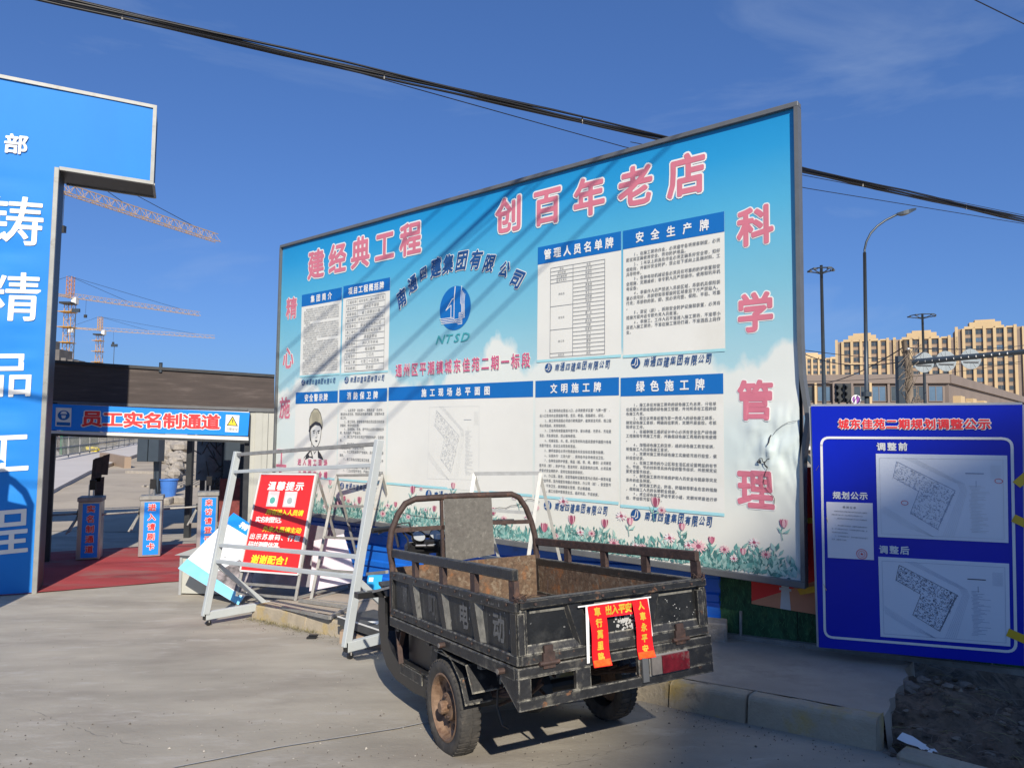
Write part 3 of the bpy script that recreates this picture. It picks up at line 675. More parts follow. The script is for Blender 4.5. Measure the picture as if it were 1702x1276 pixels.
# --- round emblem
lg = MB(); lg.use(header_blue); cu, cv = sheetp.uv(756.7, 512); RY = sheetp.uv(756.7, 475.5)[1] - cv; RX = RY * .97
lg.add([sheetp.P(cu + RX * math.cos(a), cv + RY * math.sin(a), .014) for a in [2 * PI * i / 48 for i in range(48)]], [tuple(range(48))])
lg.use(white_m)
def LL(pts, w=.035): lg.ribbon(sheetp, [(cu + x * RX, cv + y * RY) for x, y in pts], RY * w, .016)
for k in range(4):
    o = k * .075
    LL([(-.98 + o * .5, -.42 - o), (-.28 + o, -.42 - o), (-.12 + o, -.42 - o)], .03)
    LL([(-.02 + o, -.52 - o), (.28 + o * .8, -.52 - o), (.28 + o * .8, -.25 - o), (.44 + o * .8, -.25 - o)], .03)
    LL([(.44 + o * .8, -.25 - o), (.42 + o * .8, .1), (.36 + o, .2), (.40 + o, .80 - o)], .03)
LL([(-.25, -.42), (-.25, .15), (-.58, -.05), (-.18, .42), (-.05, .45), (-.05, -.50)], .04)
LL([(-.05, .45), (.0, .97)], .05); LL([(.40, .80), (.42, .95)], .04)
lg.build('emblem', parent=bt)
tt = MB(); teal = mat('teal_print', (.05, .32, .36), .5); tt.use(teal)
u, v = sheetp.uv(733, 563.5); e = sheetp.uv(733, 556)[1] - sheetp.uv(733, 571)[1]; du = (sheetp.uv(775, 560)[0] - u) / 3
for i, ch in enumerate('NTSD'): put(tt, sheetp, ch, u + du * i, v, du * 1.35, e * 1.3, shear=.3, bold=.018, n=.016)
tt.build('emblem_lettering', parent=bt)
# --- site plan print, faint
spn = MB(); spn.use(plan_ink_faint)
def plan(mb, pl, corners, m_line, m_dark, n, faint=False, seed=1, marks=1):
    """site plan drawing inside a pixel quad: parcel outline full of small block marks, road lines, table"""
    r = random.Random(seed); q = [pl.uv(*c) for c in corners]
    def B(s, t):
        a = V(q[0]).lerp(V(q[1]), s); b = V(q[3]).lerp(V(q[2]), s); return tuple(a.lerp(b, t))
    w0 = abs(q[1][0] - q[0][0])
    mb.use(m_line); mb.ribbon(pl, [B(.03, .05), B(.97, .05), B(.97, .96), B(.03, .96)], w0 * .002, n, True)
    out = [(.17, .09), (.62, .42), (.48, .88), (.27, .70), (.34, .44), (.14, .28)]
    mb.use(m_dark); mb.ribbon(pl, [B(*p) for p in out], w0 * .0035, n, True)
    mb.ribbon(pl, [B(.60, .46), B(.50, .80)], w0 * .003, n)
    def inside(x, y):
        c = False; j = len(out) - 1
        for i in range(len(out)):
            (a, b), (cc, d) = out[i], out[j]
            if (b > y) != (d > y) and x < (cc - a) * (y - b) / (d - b) + a: c = not c
            j = i
        return c
    cnt = 0
    for k in range(2600):
        x, y = r.uniform(.1, .66), r.uniform(.08, .9)
        if not inside(x, y): continue
        cnt += 1
        if cnt > 620 * marks: break
        t = .55 + (PI / 2 if r.random() < .35 else 0); l = r.uniform(.006, .016); dx, dy = math.cos(t) * l, math.sin(t) * l * 1.5
        mb.use(m_dark if r.random() < .6 else m_line); mb.ribbon(pl, [B(x, y), B(x + dx, y + dy)], w0 * r.uniform(.002, .0042), n + .0005)
    mb.use(m_line)
    for k in range(6):
        o = k * .016; mb.ribbon(pl, [B(.04, .62 + o), B(.25, .80 + o), B(.45, .97)], w0 * .0012, n)
        mb.ribbon(pl, [B(.22 + o, .04), B(.64 + o * .6, .34), B(.66 + o * .6, .42), B(.52 + o, .96)], w0 * .0012, n)
    for k in range(34):
        y = .36 + .55 * k / 34; x = .72 + .02 * r.random()
        mb.ribbon(pl, [B(x, y), B(x + r.uniform(.03, .14), y)], w0 * .0028, n)
        if k < 14: mb.ribbon(pl, [B(.88, .12 + k * .012), B(.955, .12 + k * .012)], w0 * .0014, n)
    mb.use(m_dark); mb.ribbon(pl, [B(.70, .215), B(.83, .215)], w0 * .008, n)
    mb.ribbon(pl, [B(.775, .30), B(.775, .37)], w0 * .003, n)
plan(spn, sheetp, [(712, 670), (800, 668), (800, 803), (708, 800)], plan_ink_faint, plan_ink_faint, .016, seed=4)
spn.build('site_plan_print', parent=bt)
# --- worker in a helmet, line portrait
wk = MB(); pu, pv = sheetp.uv(524, 720); S_ = (sheetp.uv(524, 678)[1] - sheetp.uv(524, 758)[1])
def W_(pts): return [(pu + x * S_ * .82, pv + y * S_) for x, y in pts]
skin = mat('portrait_paper', (.66, .64, .57), .6); khaki = mat('portrait_helmet', (.40, .37, .26), .6)
wk.use(khaki); wk.poly(sheetp, W_([(-.22, .17), (-.24, .30), (-.18, .42), (-.05, .50), (.10, .49), (.21, .40), (.27, .28), (.30, .16), (.20, .22), (.0, .24), (-.14, .20), (-.22, .10)]), .0165)
wk.use(ink_black)
wk.ribbon(sheetp, W_([(-.24, .12), (-.25, .30), (-.18, .43), (-.05, .51), (.10, .50), (.22, .41), (.29, .28), (.32, .15)]), S_ * .014, .017)
wk.poly(sheetp, W_([(-.24, .14), (-.12, .20), (.02, .25), (.20, .22), (.32, .13), (.30, .08), (.20, .16), (.0, .18), (-.14, .12), (-.22, .02), (-.27, .04)]), .0175)
for k in range(7): wk.ribbon(sheetp, W_([(-.10 + k * .035, .22), (-.12 + k * .045, .44)]), S_ * .006, .017)
wk.ribbon(sheetp, W_([(-.20, .08), (-.19, -.06), (-.15, -.16), (-.08, -.24), (.04, -.29), (.14, -.26), (.22, -.16), (.26, -.02), (.27, .10)]), S_ * .014, .017)
wk.poly(sheetp, W_([(-.24, .05), (-.20, .06), (-.18, -.06), (-.16, -.18), (-.20, -.14), (-.23, -.04)]), .0175)
for sx in (-.04, .16):
    wk.poly(sheetp, W_([(sx - .05, .055), (sx + .05, .07), (sx + .05, .055), (sx - .05, .035)]), .017)
    wk.poly(sheetp, W_([(sx - .035, .015), (sx, .03), (sx + .035, .015), (sx, .0)]), .017)
wk.ribbon(sheetp, W_([(.07, .03), (.10, -.07), (.06, -.09), (.03, -.08)]), S_ * .009, .017)
wk.poly(sheetp, W_([(.01, -.15), (.06, -.135), (.13, -.15), (.07, -.18)]), .017)
wk.ribbon(sheetp, W_([(-.13, -.20), (-.15, -.34), (-.32, -.44), (-.44, -.52)]), S_ * .014, .017); wk.ribbon(sheetp, W_([(.13, -.27), (.14, -.34), (.26, -.42), (.36, -.50)]), S_ * .014, .017)
wk.poly(sheetp, W_([(-.32, -.43), (-.15, -.33), (-.04, -.52), (-.20, -.50), (-.40, -.56)]), .0165); wk.poly(sheetp, W_([(.14, -.34), (.28, -.42), (.40, -.54), (.16, -.50)]), .0165)
wk.use(skin); wk.poly(sheetp, W_([(-.24, -.44), (-.16, -.38), (-.10, -.48), (-.20, -.48)]), .0175)
wk.use(ink_black); wk.ribbon(sheetp, W_([(-.06, -.26), (0, -.42), (.08, -.36)]), S_ * .012, .017)
wk.build('worker_print', parent=bt)
line(None, sheetp, '进入施工现场', (498.5, 767), (542, 769), 11, wf=.85, bold=.02, m=pink2_m, n=.016, parent=bt, name='warning_character'); line(None, sheetp, '必须戴安全帽', (498.5, 787), (542, 789), 11, wf=.85, bold=.02, m=pink2_m, n=.016, parent=bt, name='warning_character')
# --- printed flowers along the foot
fl = MB(); leafm = [mat('leaf_print_a', (.11, .29, .26), .5, var=.3, scale=20), mat('leaf_print_b', (.24, .42, .37), .5, var=.3, scale=20), mat('leaf_print_c', (.06, .17, .16), .5, var=.3, scale=20), mat('leaf_print_d', (.36, .52, .46), .5)]
petal = [mat('petal_print_a', (.46, .15, .21), .5), mat('petal_print_b', (.64, .40, .42), .5), mat('petal_print_c', (.30, .07, .12), .5), mat('petal_print_w', (.72, .66, .66), .5)]
r2 = random.Random(11); vb = vB + .05
def zt(u): return .014 + r2.random() * .004
u = uL + .1
while u < uR - .12:
    for k in range(6):
        uu = u + r2.uniform(-.1, .1); hh = r2.uniform(.03, .26) * (.5 + .75 * abs(math.sin(u * 3.7 + math.sin(u * 1.3))))
        vv = vb + r2.uniform(0, hh * .7); t = r2.gauss(PI / 2, .7); l = r2.uniform(.025, .085); wd = l * r2.uniform(.12, .26)
        d = V((math.cos(t), math.sin(t))); s_ = V((-d.y, d.x)) * wd; a = V((uu, vv)); b = a + d * l; c = a + d * l * .5
        if b.y < vb or not uL + .05 < b.x < uR - .05: continue
        fl.use(r2.choice(leafm)); z = zt(u); fl.add([sheetp.P(*a, z), sheetp.P(*(c + s_), z), sheetp.P(*b, z), sheetp.P(*(c - s_), z)], [(0, 3, 2, 1)])
    u += .009
def tulip(u, v, s):
    fl.use(leafm[0]); fl.ribbon(sheetp, [(u, v), (u - s * .4, v - s * 1.2), (u - s * .2, v - s * 2.4)], s * .10, .0181)
    for k, (dx, rot) in enumerate(((-.28, .35), (.28, -.35), (-.12, .12), (.14, -.12), (0, 0))):
        fl.use(petal[(k + int(u * 7)) % 3]); pts = []
        for t in range(9):
            a = 2 * PI * t / 8; x = math.sin(a) * .26 * s; y = -math.cos(a) * .62 * s
            if t in (4,): y *= 1.15
            pts.append((u + dx * s + x * math.cos(rot) - y * math.sin(rot), v + y * math.cos(rot) + x * math.sin(rot)))
        fl.poly(sheetp, pts[:-1], .0183 + k * .0003)
    fl.use(leafm[1])
    for sgn in (-1, 1): fl.poly(sheetp, [(u - s * .3, v - s * 1.4), (u + sgn * s * .5, v - s * .9), (u + sgn * s * 1.0, v - s * .5), (u + sgn * s * .6, v - s * 1.3)], .0182)
def daisy(u, v, s, col):
    for k in range(11):
        a = 2 * PI * k / 11; fl.use(petal[col] if k % 3 else petal[1]); d = V((math.cos(a), math.sin(a) * .8)); q = V((-d.y, d.x)) * .14 * s
        fl.poly(sheetp, [(u, v), tuple(V((u, v)) + d * s * .6 - q), tuple(V((u, v)) + d * s), tuple(V((u, v)) + d * s * .6 + q)], .0184 + k * .00008)
    fl.use(petal[2]); fl.poly(sheetp, [(u + .3 * s * math.cos(t * PI / 4), v + .25 * s * math.sin(t * PI / 4)) for t in range(8)], .0195)
u = uL + .15; k = 0
while u < uR - .15:
    h = r2.choice((.10, .16, .24, .34, .42, .20)); s_ = r2.uniform(.035, .06)
    if k % 3 == 0: tulip(u, vb + h + .06, s_ * 1.15)
    else: daisy(u, vb + h, s_ * r2.uniform(.7, 1.3), 3 if k % 2 else 1)
    u += r2.uniform(.05, .14); k += 1
fl.build('flower_print', parent=bt)
# --- tears
tr = MB(); tr.use(ink_black)
def tear(pts, w, o, sc): tr.ribbon(sheetp, [sheetp.uv(o[0] + a / sc, o[1] + b / sc) for a, b in pts], w * .7, .024)
tear([(200, 210), (260, 215), (290, 235), (360, 240), (450, 258), (530, 268), (585, 262), (640, 275), (800, 300), (1000, 270), (1150, 205), (1200, 165), (1250, 150), (1320, 158), (1380, 130), (1440, 125), (1500, 95), (1560, 60), (1600, 60), (1690, 90)], .007, (640, 820), 6.546)
tr.build('tear', parent=bt)
tr = MB(); tr.use(ink_black)
def tearw(pts, w, o=(1180, 660), sc=5.315):
    q = [sheetp.uv(o[0] + a / sc, o[1] + b / sc) for a, b in pts]
    for i in range(len(q) - 1):
        tr.ribbon(sheetp, [q[i], q[i + 1]], w * .7, .0225)
tearw([(530, 620), (500, 680), (488, 750), (500, 800), (530, 840), (570, 870), (580, 900), (575, 940)], .006)
tearw([(550, 335), (540, 360), (535, 400), (528, 418)], .014); tearw([(435, 568), (455, 540), (478, 538), (482, 565), (500, 580), (520, 550), (545, 540)], .008); tearw([(495, 570), (505, 600), (528, 618)], .016); tearw([(437, 570), (460, 578), (452, 555)], .016)
tearw([(775, 207), (700, 222), (650, 250), (600, 290), (570, 330)], .004)
tr.build('tear', parent=bt)

# ================================================================== FENCE BELOW AND BESIDE THE BOARD
fz = lambda u: gz(*fence.P(u, 0, 0).xy) + SW
uJ = fence.uv(1197, 1000)[0]; uF0 = fence.uv(452, 900)[0]
bf = thing('blue_sheet_fence', 'blue ribbed metal sheet fence under the big billboard', 'fence', fence.P((uF0 + uJ) / 2, fz((uF0 + uJ) / 2), 0))
npan = 7
for i in range(npan):
    a, b = uF0 + (uJ - uF0) * i / npan + .003, uF0 + (uJ - uF0) * (i + 1) / npan - .003; m_ = MB(); m_.use(fence_blue)
    prof = []; v = 0.02
    while v < 1.5:                                            # horizontal corrugation
        prof += [(v, 0), (v + .05, 0), (v + .065, .022), (v + .12, .022), (v + .135, 0)]; v += .19
    k = len(m_.v)
    for (vv, nn) in prof:
        m_.v.append(fence.P(a, fz(a) + vv, nn)); m_.v.append(fence.P(b, fz(b) + vv, nn))
    for q in range(len(prof) - 1): m_.f.append((k + q * 2, k + q * 2 + 1, k + q * 2 + 3, k + q * 2 + 2)); m_.m.append(0)
    m_.build('fence_sheet', parent=bf)
m_ = MB(); m_.use(alu_dark)
for i in range(npan + 1):
    a = uF0 + (uJ - uF0) * i / npan; m_ = MB(); m_.use(fence_blue); m_.slab(fence, a - .03, a + .03, fz(a), fz(a) + 1.5, -.06, -.003); m_.build('fence_post', parent=bf)
# small bright poster at the fence foot beside the rack
# green fence with grass print
uG1 = fence.uv(1790, 1150)[0] + .8
gf = thing('grass_print_fence', 'fence sheet printed with dark green grass between the blue fence and the notice board', 'fence', fence.P((uJ + uG1) / 2, fz(uJ + 1), 0))
ng = 5
for i in range(ng):
    a, b = uJ + .004 + (uG1 - uJ) * i / ng, uJ - .004 + (uG1 - uJ) * (i + 1) / ng; m_ = MB(); m_.use(turf_m)
    m_.hexa([fence.P(a, fz(a) - .01, -.03), fence.P(b, fz(b) - .01, -.03), fence.P(b, fz(b) - .01, 0), fence.P(a, fz(a) - .01, 0)], [fence.P(a, fz(a) + 1.33, -.03), fence.P(b, fz(b) + 1.33, -.03), fence.P(b, fz(b) + 1.33, 0), fence.P(a, fz(a) + 1.33, 0)])
    m_.build('fence_sheet', parent=gf)
m_ = MB(); m_.use(turf_blade)
for i in range(2600):
    u = rnd.uniform(uJ, uG1); v = fz(u) + .03 + rnd.random() * .55; t = rnd.gauss(PI / 2, .5); l = rnd.uniform(.03, .09)
    m_.use(rnd.choice([turf_blade, turf_m, turf_blade])); z = .004 + rnd.random() * .004; w2 = .004
    m_.add([fence.P(u - w2, v, z), fence.P(u + w2, v, z), fence.P(u + math.cos(t) * l, v + math.sin(t) * l, z)], [(0, 1, 2)])
m_.build('printed_blades', parent=gf, kind='stuff')
m_ = MB(); m_.use(steel_dull); m_.hexa([fence.P(uJ, fz(uJ), 0), fence.P(uG1, fz(uG1), 0), fence.P(uG1, fz(uG1), .05), fence.P(uJ, fz(uJ), .05)], [fence.P(uJ, fz(uJ) + .035, 0), fence.P(uG1, fz(uG1) + .035, 0), fence.P(uG1, fz(uG1) + .035, .05), fence.P(uJ, fz(uJ) + .035, .05)]); m_.build('bottom_rail', parent=gf)
# red and salmon poster on it, with a white column
uu0 = fence.uv(1251, 1000)[0]; uu1 = fence.uv(1420, 1000)[0]; vtop = fence.uv(1343, 776)[1]; vlo = fence.uv(1251, 1002)[1]
m_ = MB(); m_.use(red_panel); m_.slab(fence, uu0, uu1, vlo, vtop, .012, .022)
po = m_.build('wall_poster'); tag(po, 'red wall poster with a white column, mostly hidden between billboard and notice board', 'poster'); MW[po.name] = Matrix.Identity(4)
m_ = MB(); m_.use(orange_m); vm = fence.uv(1300, 975)[1]
m_.poly(fence, [(uu0, vlo), (uu1, vlo), (uu1, vm + .22), (uu0 + (uu1 - uu0) * .5, vm + .03), (uu0, vlo + .02)], .0235)
m_.use(off_white); uc = fence.uv(1307, 980)[0]
m_.poly(fence, [(uc - .04, vlo), (uc + .04, vlo), (uc + .025, vm + .05), (uc - .025, vm + .05)], .025); m_.poly(fence, [(uc - .045, vm - .02), (uc + .045, vm - .02), (uc + .045, vm), (uc - .045, vm)], .0255)
m_.build('poster_print', parent=po)
# concrete block and peg at the fence foot
p = fence.P(fence.uv(1203, 1050)[0], 0, .16); b0 = gz(p.x, p.y) + SW
m_ = MB(); m_.use(rubble_m); q = Plane(V((p.x, p.y, b0)), V((.95, -.3, 0))); m_.slab(q, -.09, .09, 0, .15, -.09, .09)
tag(m_.build('concrete_block', bevel=.008), 'small grey concrete block on the pavement behind the cart tailgate', 'block')
p = gp(1231, 1062, SW); m_ = MB(); m_.use(steel_dull); m_.tube([p, p + V((0.004, 0, .22))], .012, 8)
tag(m_.build('steel_peg'), 'short upright steel peg in the pavement near the concrete block', 'peg')

# ================================================================== NOTICE BOARD
nA, nB = at(1356, 900, 5.08), at(1702, 900, 4.42); NU = V((nB.x - nA.x, nB.y - nA.y, 0)).normalized()
nb = Plane(V((nA.x, nA.y, 0)), NU)
c4 = [nb.uv(*c) for c in ((1361, 1075), (1702, 1106), (1699.5, 672.4), (1348, 675))]
nt_ = thing('blue_notice_board', 'deep blue public notice board with two site plans taped in front of the fence', 'notice board', nb.P(c4[0][0], c4[0][1], 0))
m_ = MB(); m_.use(notice_blue); m_.quadslab(nb, c4, -.025, 0); m_.build('board_panel', parent=nt_)
m_ = MB(); m_.use(alu)
for (a, b) in ((c4[2], c4[3]), (c4[3], c4[0]), (c4[1], c4[2])): m_.beam(nb.P(*a, -.012), nb.P(*b, -.012), .03, .006, nb.n)
m_.build('edge_trim', parent=nt_)
Z8 = lambda x, y: (1300 + x / 3.19, 680 + y / 3.19)
m_ = MB(); m_.use(white_m); pts = []
cs = [nb.uv(*Z8(208, 150)), nb.uv(*Z8(1218, 155)), nb.uv(1160 + 1660 / 3.14, 920 + 512 / 3.14), nb.uv(1160 + 663 / 3.14, 920 + 432 / 3.14)]
R_ = .055
for i in range(4):
    c = V(cs[i]); a = (V(cs[i - 1]) - c).normalized() * R_; b = (V(cs[(i + 1) % 4]) - c).normalized() * R_
    for t in range(7):
        s_ = t / 6; pts.append(tuple(c + a * (1 - s_) ** 2 + b * s_ ** 2))
m_.ribbon(nb, pts, .016, .003, True); m_.build('border_line', parent=nt_)
line(None, nb, '城东佳苑二期规划调整公示', (1402.5, 704.5), (1636, 704.5), 16, wf=1.0, bold=.035, outline=.10, om=white_m, m=red_m, n=.004, parent=nt_, name='title_character')
for s_, a, b, h in (('调整前', (1464.6, 742), (1500.6, 742), 13), ('规划公示', (1391, 822.6), (1435.5, 823.8), 12), ('调整后', (1468.7, 912.6), (1503.8, 914), 13)):
    line(None, nb, s_, a, b, h, wf=1.0, bold=.035, m=white_m, n=.001, parent=nt_, name='caption_character')
sheets = [[(497, 235), (1193, 245), (1200, 707), (508, 675)], [(510, 780), (1203, 817), (1210, 1255), (522, 1203)]]
for i, q in enumerate(sheets):
    px4 = [Z8(*c) for c in q]; uvs = [nb.uv(*c) for c in px4]
    m_ = MB(); m_.use(paper_m); m_.quadslab(nb, [uvs[3], uvs[2], uvs[1], uvs[0]], .001, .004); sp = m_.build('site_plan_sheet', parent=nt_, label='upper site plan sheet with red stamps' if i == 0 else 'lower site plan sheet')
    m_ = MB(); plan(m_, nb, px4, plan_ink_faint if i == 0 else plan_ink, plan_ink_dark if i else plan_ink, .006, seed=7 + i, marks=1.3 if i else 1.0)
    if i == 0:
        m_.use(red_m)
        for (x, y, r_) in ((1148, 380, .02), (650, 495, .02)):
            cu, cv = nb.uv(*Z8(x, y)); m_.ribbon(nb, [(cu + r_ * math.cos(a), cv + r_ * .7 * math.sin(a)) for a in [2 * PI * k / 16 for k in range(16)]], .003, .007, True)
    m_.build('plan_drawing', parent=sp)
uvs = [nb.uv(*Z8(*c)) for c in ((243, 785), (487, 798), (480, 497), (235, 490))]
m_ = MB(); m_.use(paper2_m); m_.quadslab(nb, uvs, .001, .004); sp = m_.build('document_sheet', parent=nt_)
m_ = MB(); L0, T0 = nb.uv(*Z8(262, 528)); R0, B0 = nb.uv(*Z8(455, 735))
for i, ch in enumerate('规划公示'): m_.use(ink_grey); put(m_, nb, ch, L0 + (R0 - L0) * (.36 + i * .1), nb.uv(*Z8(350, 519))[1], .017, n=.006, bold=.02, k=4)
para(m_, nb, ['根据城乡规划法及有关规定现将城东佳苑二期规划调整方案予以公示广泛征求意见公示时间为十日。', '一、建设单位名称及项目建设地点位于平潮镇城东。', '二、规划调整的主要内容：调整部分建筑布局和户型，优化道路及绿化设计，公共配套设施同步调整，各项指标符合规划条件要求。', '三、公示期间如有异议，请以书面形式向有关部门反映，逾期视为无意见。'], (L0, T0, R0, B0), 24, ink_grey, n=.006, emf=.95)
m_.build('document_print', parent=sp); m_ = MB(); m_.use(red_m); cu, cv = nb.uv(*Z8(423, 766)); m_.ribbon(nb, [(cu + .032 * math.cos(a), cv + .032 * math.sin(a)) for a in [2 * PI * k / 20 for k in range(20)]], .004, .006, True)
m_.ribbon(nb, [(cu + .02 * math.cos(a), cv + .02 * math.sin(a)) for a in [2 * PI * k / 14 for k in range(14)]], .003, .006, True)
m_.poly(nb, [(cu + (.012 if k % 2 == 0 else .005) * math.sin(k * PI / 5), cv + (.012 if k % 2 == 0 else .005) * math.cos(k * PI / 5)) for k in range(10)], .0065)
m_.build('red_seal', parent=sp)
for (x0, y0, x1, y1, wd) in ((122, 240, 188, 312, .04), (120, 590, 240, 588, .04), (88, 968, 228, 942, .045), (1242, 400, 1300, 350, .05), (1225, 575, 1300, 610, .05), (1195, 1180, 1300, 1225, .05)):
    a = nb.hit(*Z8(x0, y0), .006); b = nb.hit(*Z8(x1, y1), .006)
    if x0 < 130: a = fence.hit(*Z8(x0, y0), .03)
    m_ = MB(); m_.use(tape_m); d = (b - a).normalized(); s_ = d.cross(nb.n).normalized() * wd / 2; m_.hexa([a - s_, b - s_, b + s_, a + s_], [p + nb.n * .0015 for p in (a - s_, b - s_, b + s_, a + s_)]); m_.build('tape_strip', parent=nt_)

# ================================================================== GATE: PILLAR AND HEADER
trim_grey = mat('grey_trim', (.27, .275, .26), .5, .2, var=.1, scale=8, dirt=(.18, .165, .14), dscale=6, dth=.58)
GU = V((.907, .42, 0)).normalized()
gb = gp(61.7, 985); gate = Plane(V((gb.x, gb.y, 0)), GU)
gt = thing('blue_gate_portal', 'tall bright blue sheet-clad entrance gate with white characters at the left edge', 'gate', gb)
hTR = gate.uv(261, 176.4); hBR = gate.uv(254, 307.3); hTL = gate.uv(0, 124.5); pT = gate.uv(94.5, 279); pB = gate.uv(61.7, 985)
sl = (hTR[1] - hTL[1]) / (hTR[0] - hTL[0]); uE = -5.5
PZ0 = pB[1]
ps, pe = -1.75, pB[0]
class GateSheet(Plane):
    def P(s, u, v, n=0.0):
        return s.o + s.u * u + s.v * v + s.n * (n + .035 * (noise.noise(V((u * .8, v * 2.6, 3))) + .5 * noise.noise(V((u * 1.5, v * 7, 3)))))
def sheet(mb, pl, u0, u1, v0, v1, amp, nx=30, ny=50, seed=0, n=.0):
    k = len(mb.v)
    for i in range(nx + 1):
        for j in range(ny + 1):
            u, v = u0 + (u1 - u0) * i / nx, v0 + (v1 - v0) * j / ny; e = min(1, 6 * min(i, nx - i) / nx, 8 * min(j, ny - j) / ny)
            mb.v.append(pl.P(u, v, n + amp * e * (noise.noise(V((u * .8, v * 2.6, seed))) + .5 * noise.noise(V((u * 1.5, v * 7, seed))))))
    for i in range(nx):
        for j in range(ny):
            a = k + i * (ny + 1) + j; mb.f.append((a, a + ny + 1, a + ny + 2, a + 1)); mb.m.append(mb.mi)
lean = (pT[0] - pB[0])
m_ = MB(); m_.use(sign_blue); sheet(m_, gate, ps, pe - .05, PZ0, pT[1], .035, nx=24, ny=90, seed=3); m_.build('pillar_sheet', parent=gt, smooth=True)
m_ = MB(); m_.use(dark_steel); m_.slab(gate, ps, pe - .02, PZ0, pT[1], -.42, -.045); m_.build('pillar_core', parent=gt)
m_ = MB(); m_.use(trim_grey); m_.slab(gate, pe - .055, pe, PZ0 - .02, pT[1], -.03, .03); m_.build('pillar_trim', parent=gt, bevel=.004)
m_ = MB(); m_.use(dark_steel); m_.slab(gate, pe - .02, pe - .002, PZ0 - .02, pT[1], -.44, -.03); m_.build('pillar_side', parent=gt)
m_ = MB(); m_.use(trim_grey); m_.slab(gate, ps - .03, ps, PZ0 - .02, pT[1], -.44, .03); m_.build('pillar_trim', parent=gt)
def HV(u, base): return base[1] + sl * (u - base[0])
m_ = MB(); m_.use(sign_blue)
K = 40
for i in range(K):
    a, b = uE + (hTR[0] - .04 - uE) * i / K, uE + (hTR[0] - .04 - uE) * (i + 1) / K
    m_.add([gate.P(a, HV(a, hBR), .004 * math.sin(a * 3)), gate.P(b, HV(b, hBR), .004 * math.sin(b * 3)), gate.P(b, HV(b, hTR), .004 * math.sin(b * 3)), gate.P(a, HV(a, hTR), .004 * math.sin(a * 3))], [(0, 1, 2, 3)])
m_.build('header_sheet', parent=gt, smooth=True)
DEP = .62
for nm, base, t0, t1 in (('header_trim', hTR, -.045, 0), ('header_trim', hBR, 0, .045)):
    m_ = MB(); m_.use(trim_grey); a, b = uE, hTR[0]
    if base is hBR: a = pe
    m_.quadslab(gate, [(a, HV(a, base) + t0), (b, HV(b, base) + t0), (b, HV(b, base) + t1), (a, HV(a, base) + t1)], -.03, .02); m_.build(nm, parent=gt)
m_ = MB(); m_.use(trim_grey); b = hTR[0]; m_.quadslab(gate, [(b - .045, hBR[1] + .045), (b, hBR[1] + .045), (b, hTR[1] - .045), (b - .045, hTR[1] - .045)], -.03, .022); m_.build('header_trim', parent=gt)
m_ = MB(); m_.use(dark_steel)
a, b = uE, hTR[0] - .01
m_.hexa([gate.P(a, HV(a, hBR) + .01, -DEP), gate.P(b, HV(b, hBR) + .01, -DEP), gate.P(b, HV(b, hBR) + .01, -.035), gate.P(a, HV(a, hBR) + .01, -.035)],
        [gate.P(a, HV(a, hTR) - .01, -DEP), gate.P(b, HV(b, hTR) - .01, -DEP), gate.P(b, HV(b, hTR) - .01, -.035), gate.P(a, HV(a, hTR) - .01, -.035)])
m_.build('header_core', parent=gt)
m_ = MB(); m_.use(trim_grey); m_.beam(gate.P(pe, HV(pe, hBR) + .01, -DEP), gate.P(hTR[0], hBR[1] + .01, -DEP), .03, .03); m_.beam(gate.P(hTR[0], hBR[1] + .01, -DEP), gate.P(hTR[0], hBR[1] + .01, 0), .03, .03); m_.build('soffit_trim', parent=gt)
gsheet = GateSheet(gate.o, GU)
for ch, x, y, h in (('铸', 25, 367, 82), ('精', 20, 493, 82), ('品', 12, 622, 76), ('工', 6, 752, 76), ('程', 2, 884, 80)):
    u, v = gate.uv(x, y); e = (gate.uv(x, y - h / 2)[1] - gate.uv(x, y + h / 2)[1]) / .95
    tt = MB(); tt.use(white_m); put(tt, gsheet, ch, u, v, e * .98, e, bold=.010, shear=.06, rot=.06, n=.008, k=6); tt.build('pillar_character', parent=gt)
u, v = gate.uv(27, 240); e = (gate.uv(27, 224)[1] - gate.uv(27, 256)[1]) / .95
for i, ch in enumerate('目部'): tt = MB(); tt.use(white_m); put(tt, gate, ch, u + (i - 1) * 1.1, v - (i - 1) * -sl, e, bold=.03, shear=.08, rot=.05, n=.012); tt.build('header_character', parent=gt)

q0 = gate.hit(14, 960); sc0 = q0 + V((SUN_H.x, SUN_H.y, 0)) * 2.3; sc0.z = gz(sc0.x, sc0.y)
bx_ = thing('pillar_shadow_caster', 'unseen grey stand-in with a curved arm, added to cast the shadow on the blue gate pillar', 'shadow caster', sc0)  # unseen stand-in, added and shaped for the shadow low on the pillar
hh = 2.3 * math.tan(SUN_EL) + 1.05 - sc0.z
m_ = MB(); m_.use(slate_pole); m_.box(sc0.x - .22, sc0.x + .20, sc0.y - .15, sc0.y + .15, sc0.z, sc0.z + hh); m_.build('cabinet', parent=bx_, bevel=.03)
m_ = MB(); m_.use(slate_pole); T_ = sc0 + V((0, 0, hh)); m_.tube([T_ + V((.18, 0, -.1)), T_ + V((.19, 0, .1)), T_ + V((.12, 0, .24)), T_ + V((0, 0, .34)), T_ + V((-.12, 0, .38))], .04, 8); m_.tube([T_ + V((-.12, 0, -.05)), T_ + V((-.12, 0, .42))], .07, 8); m_.build('arm', parent=bx_, smooth=True)
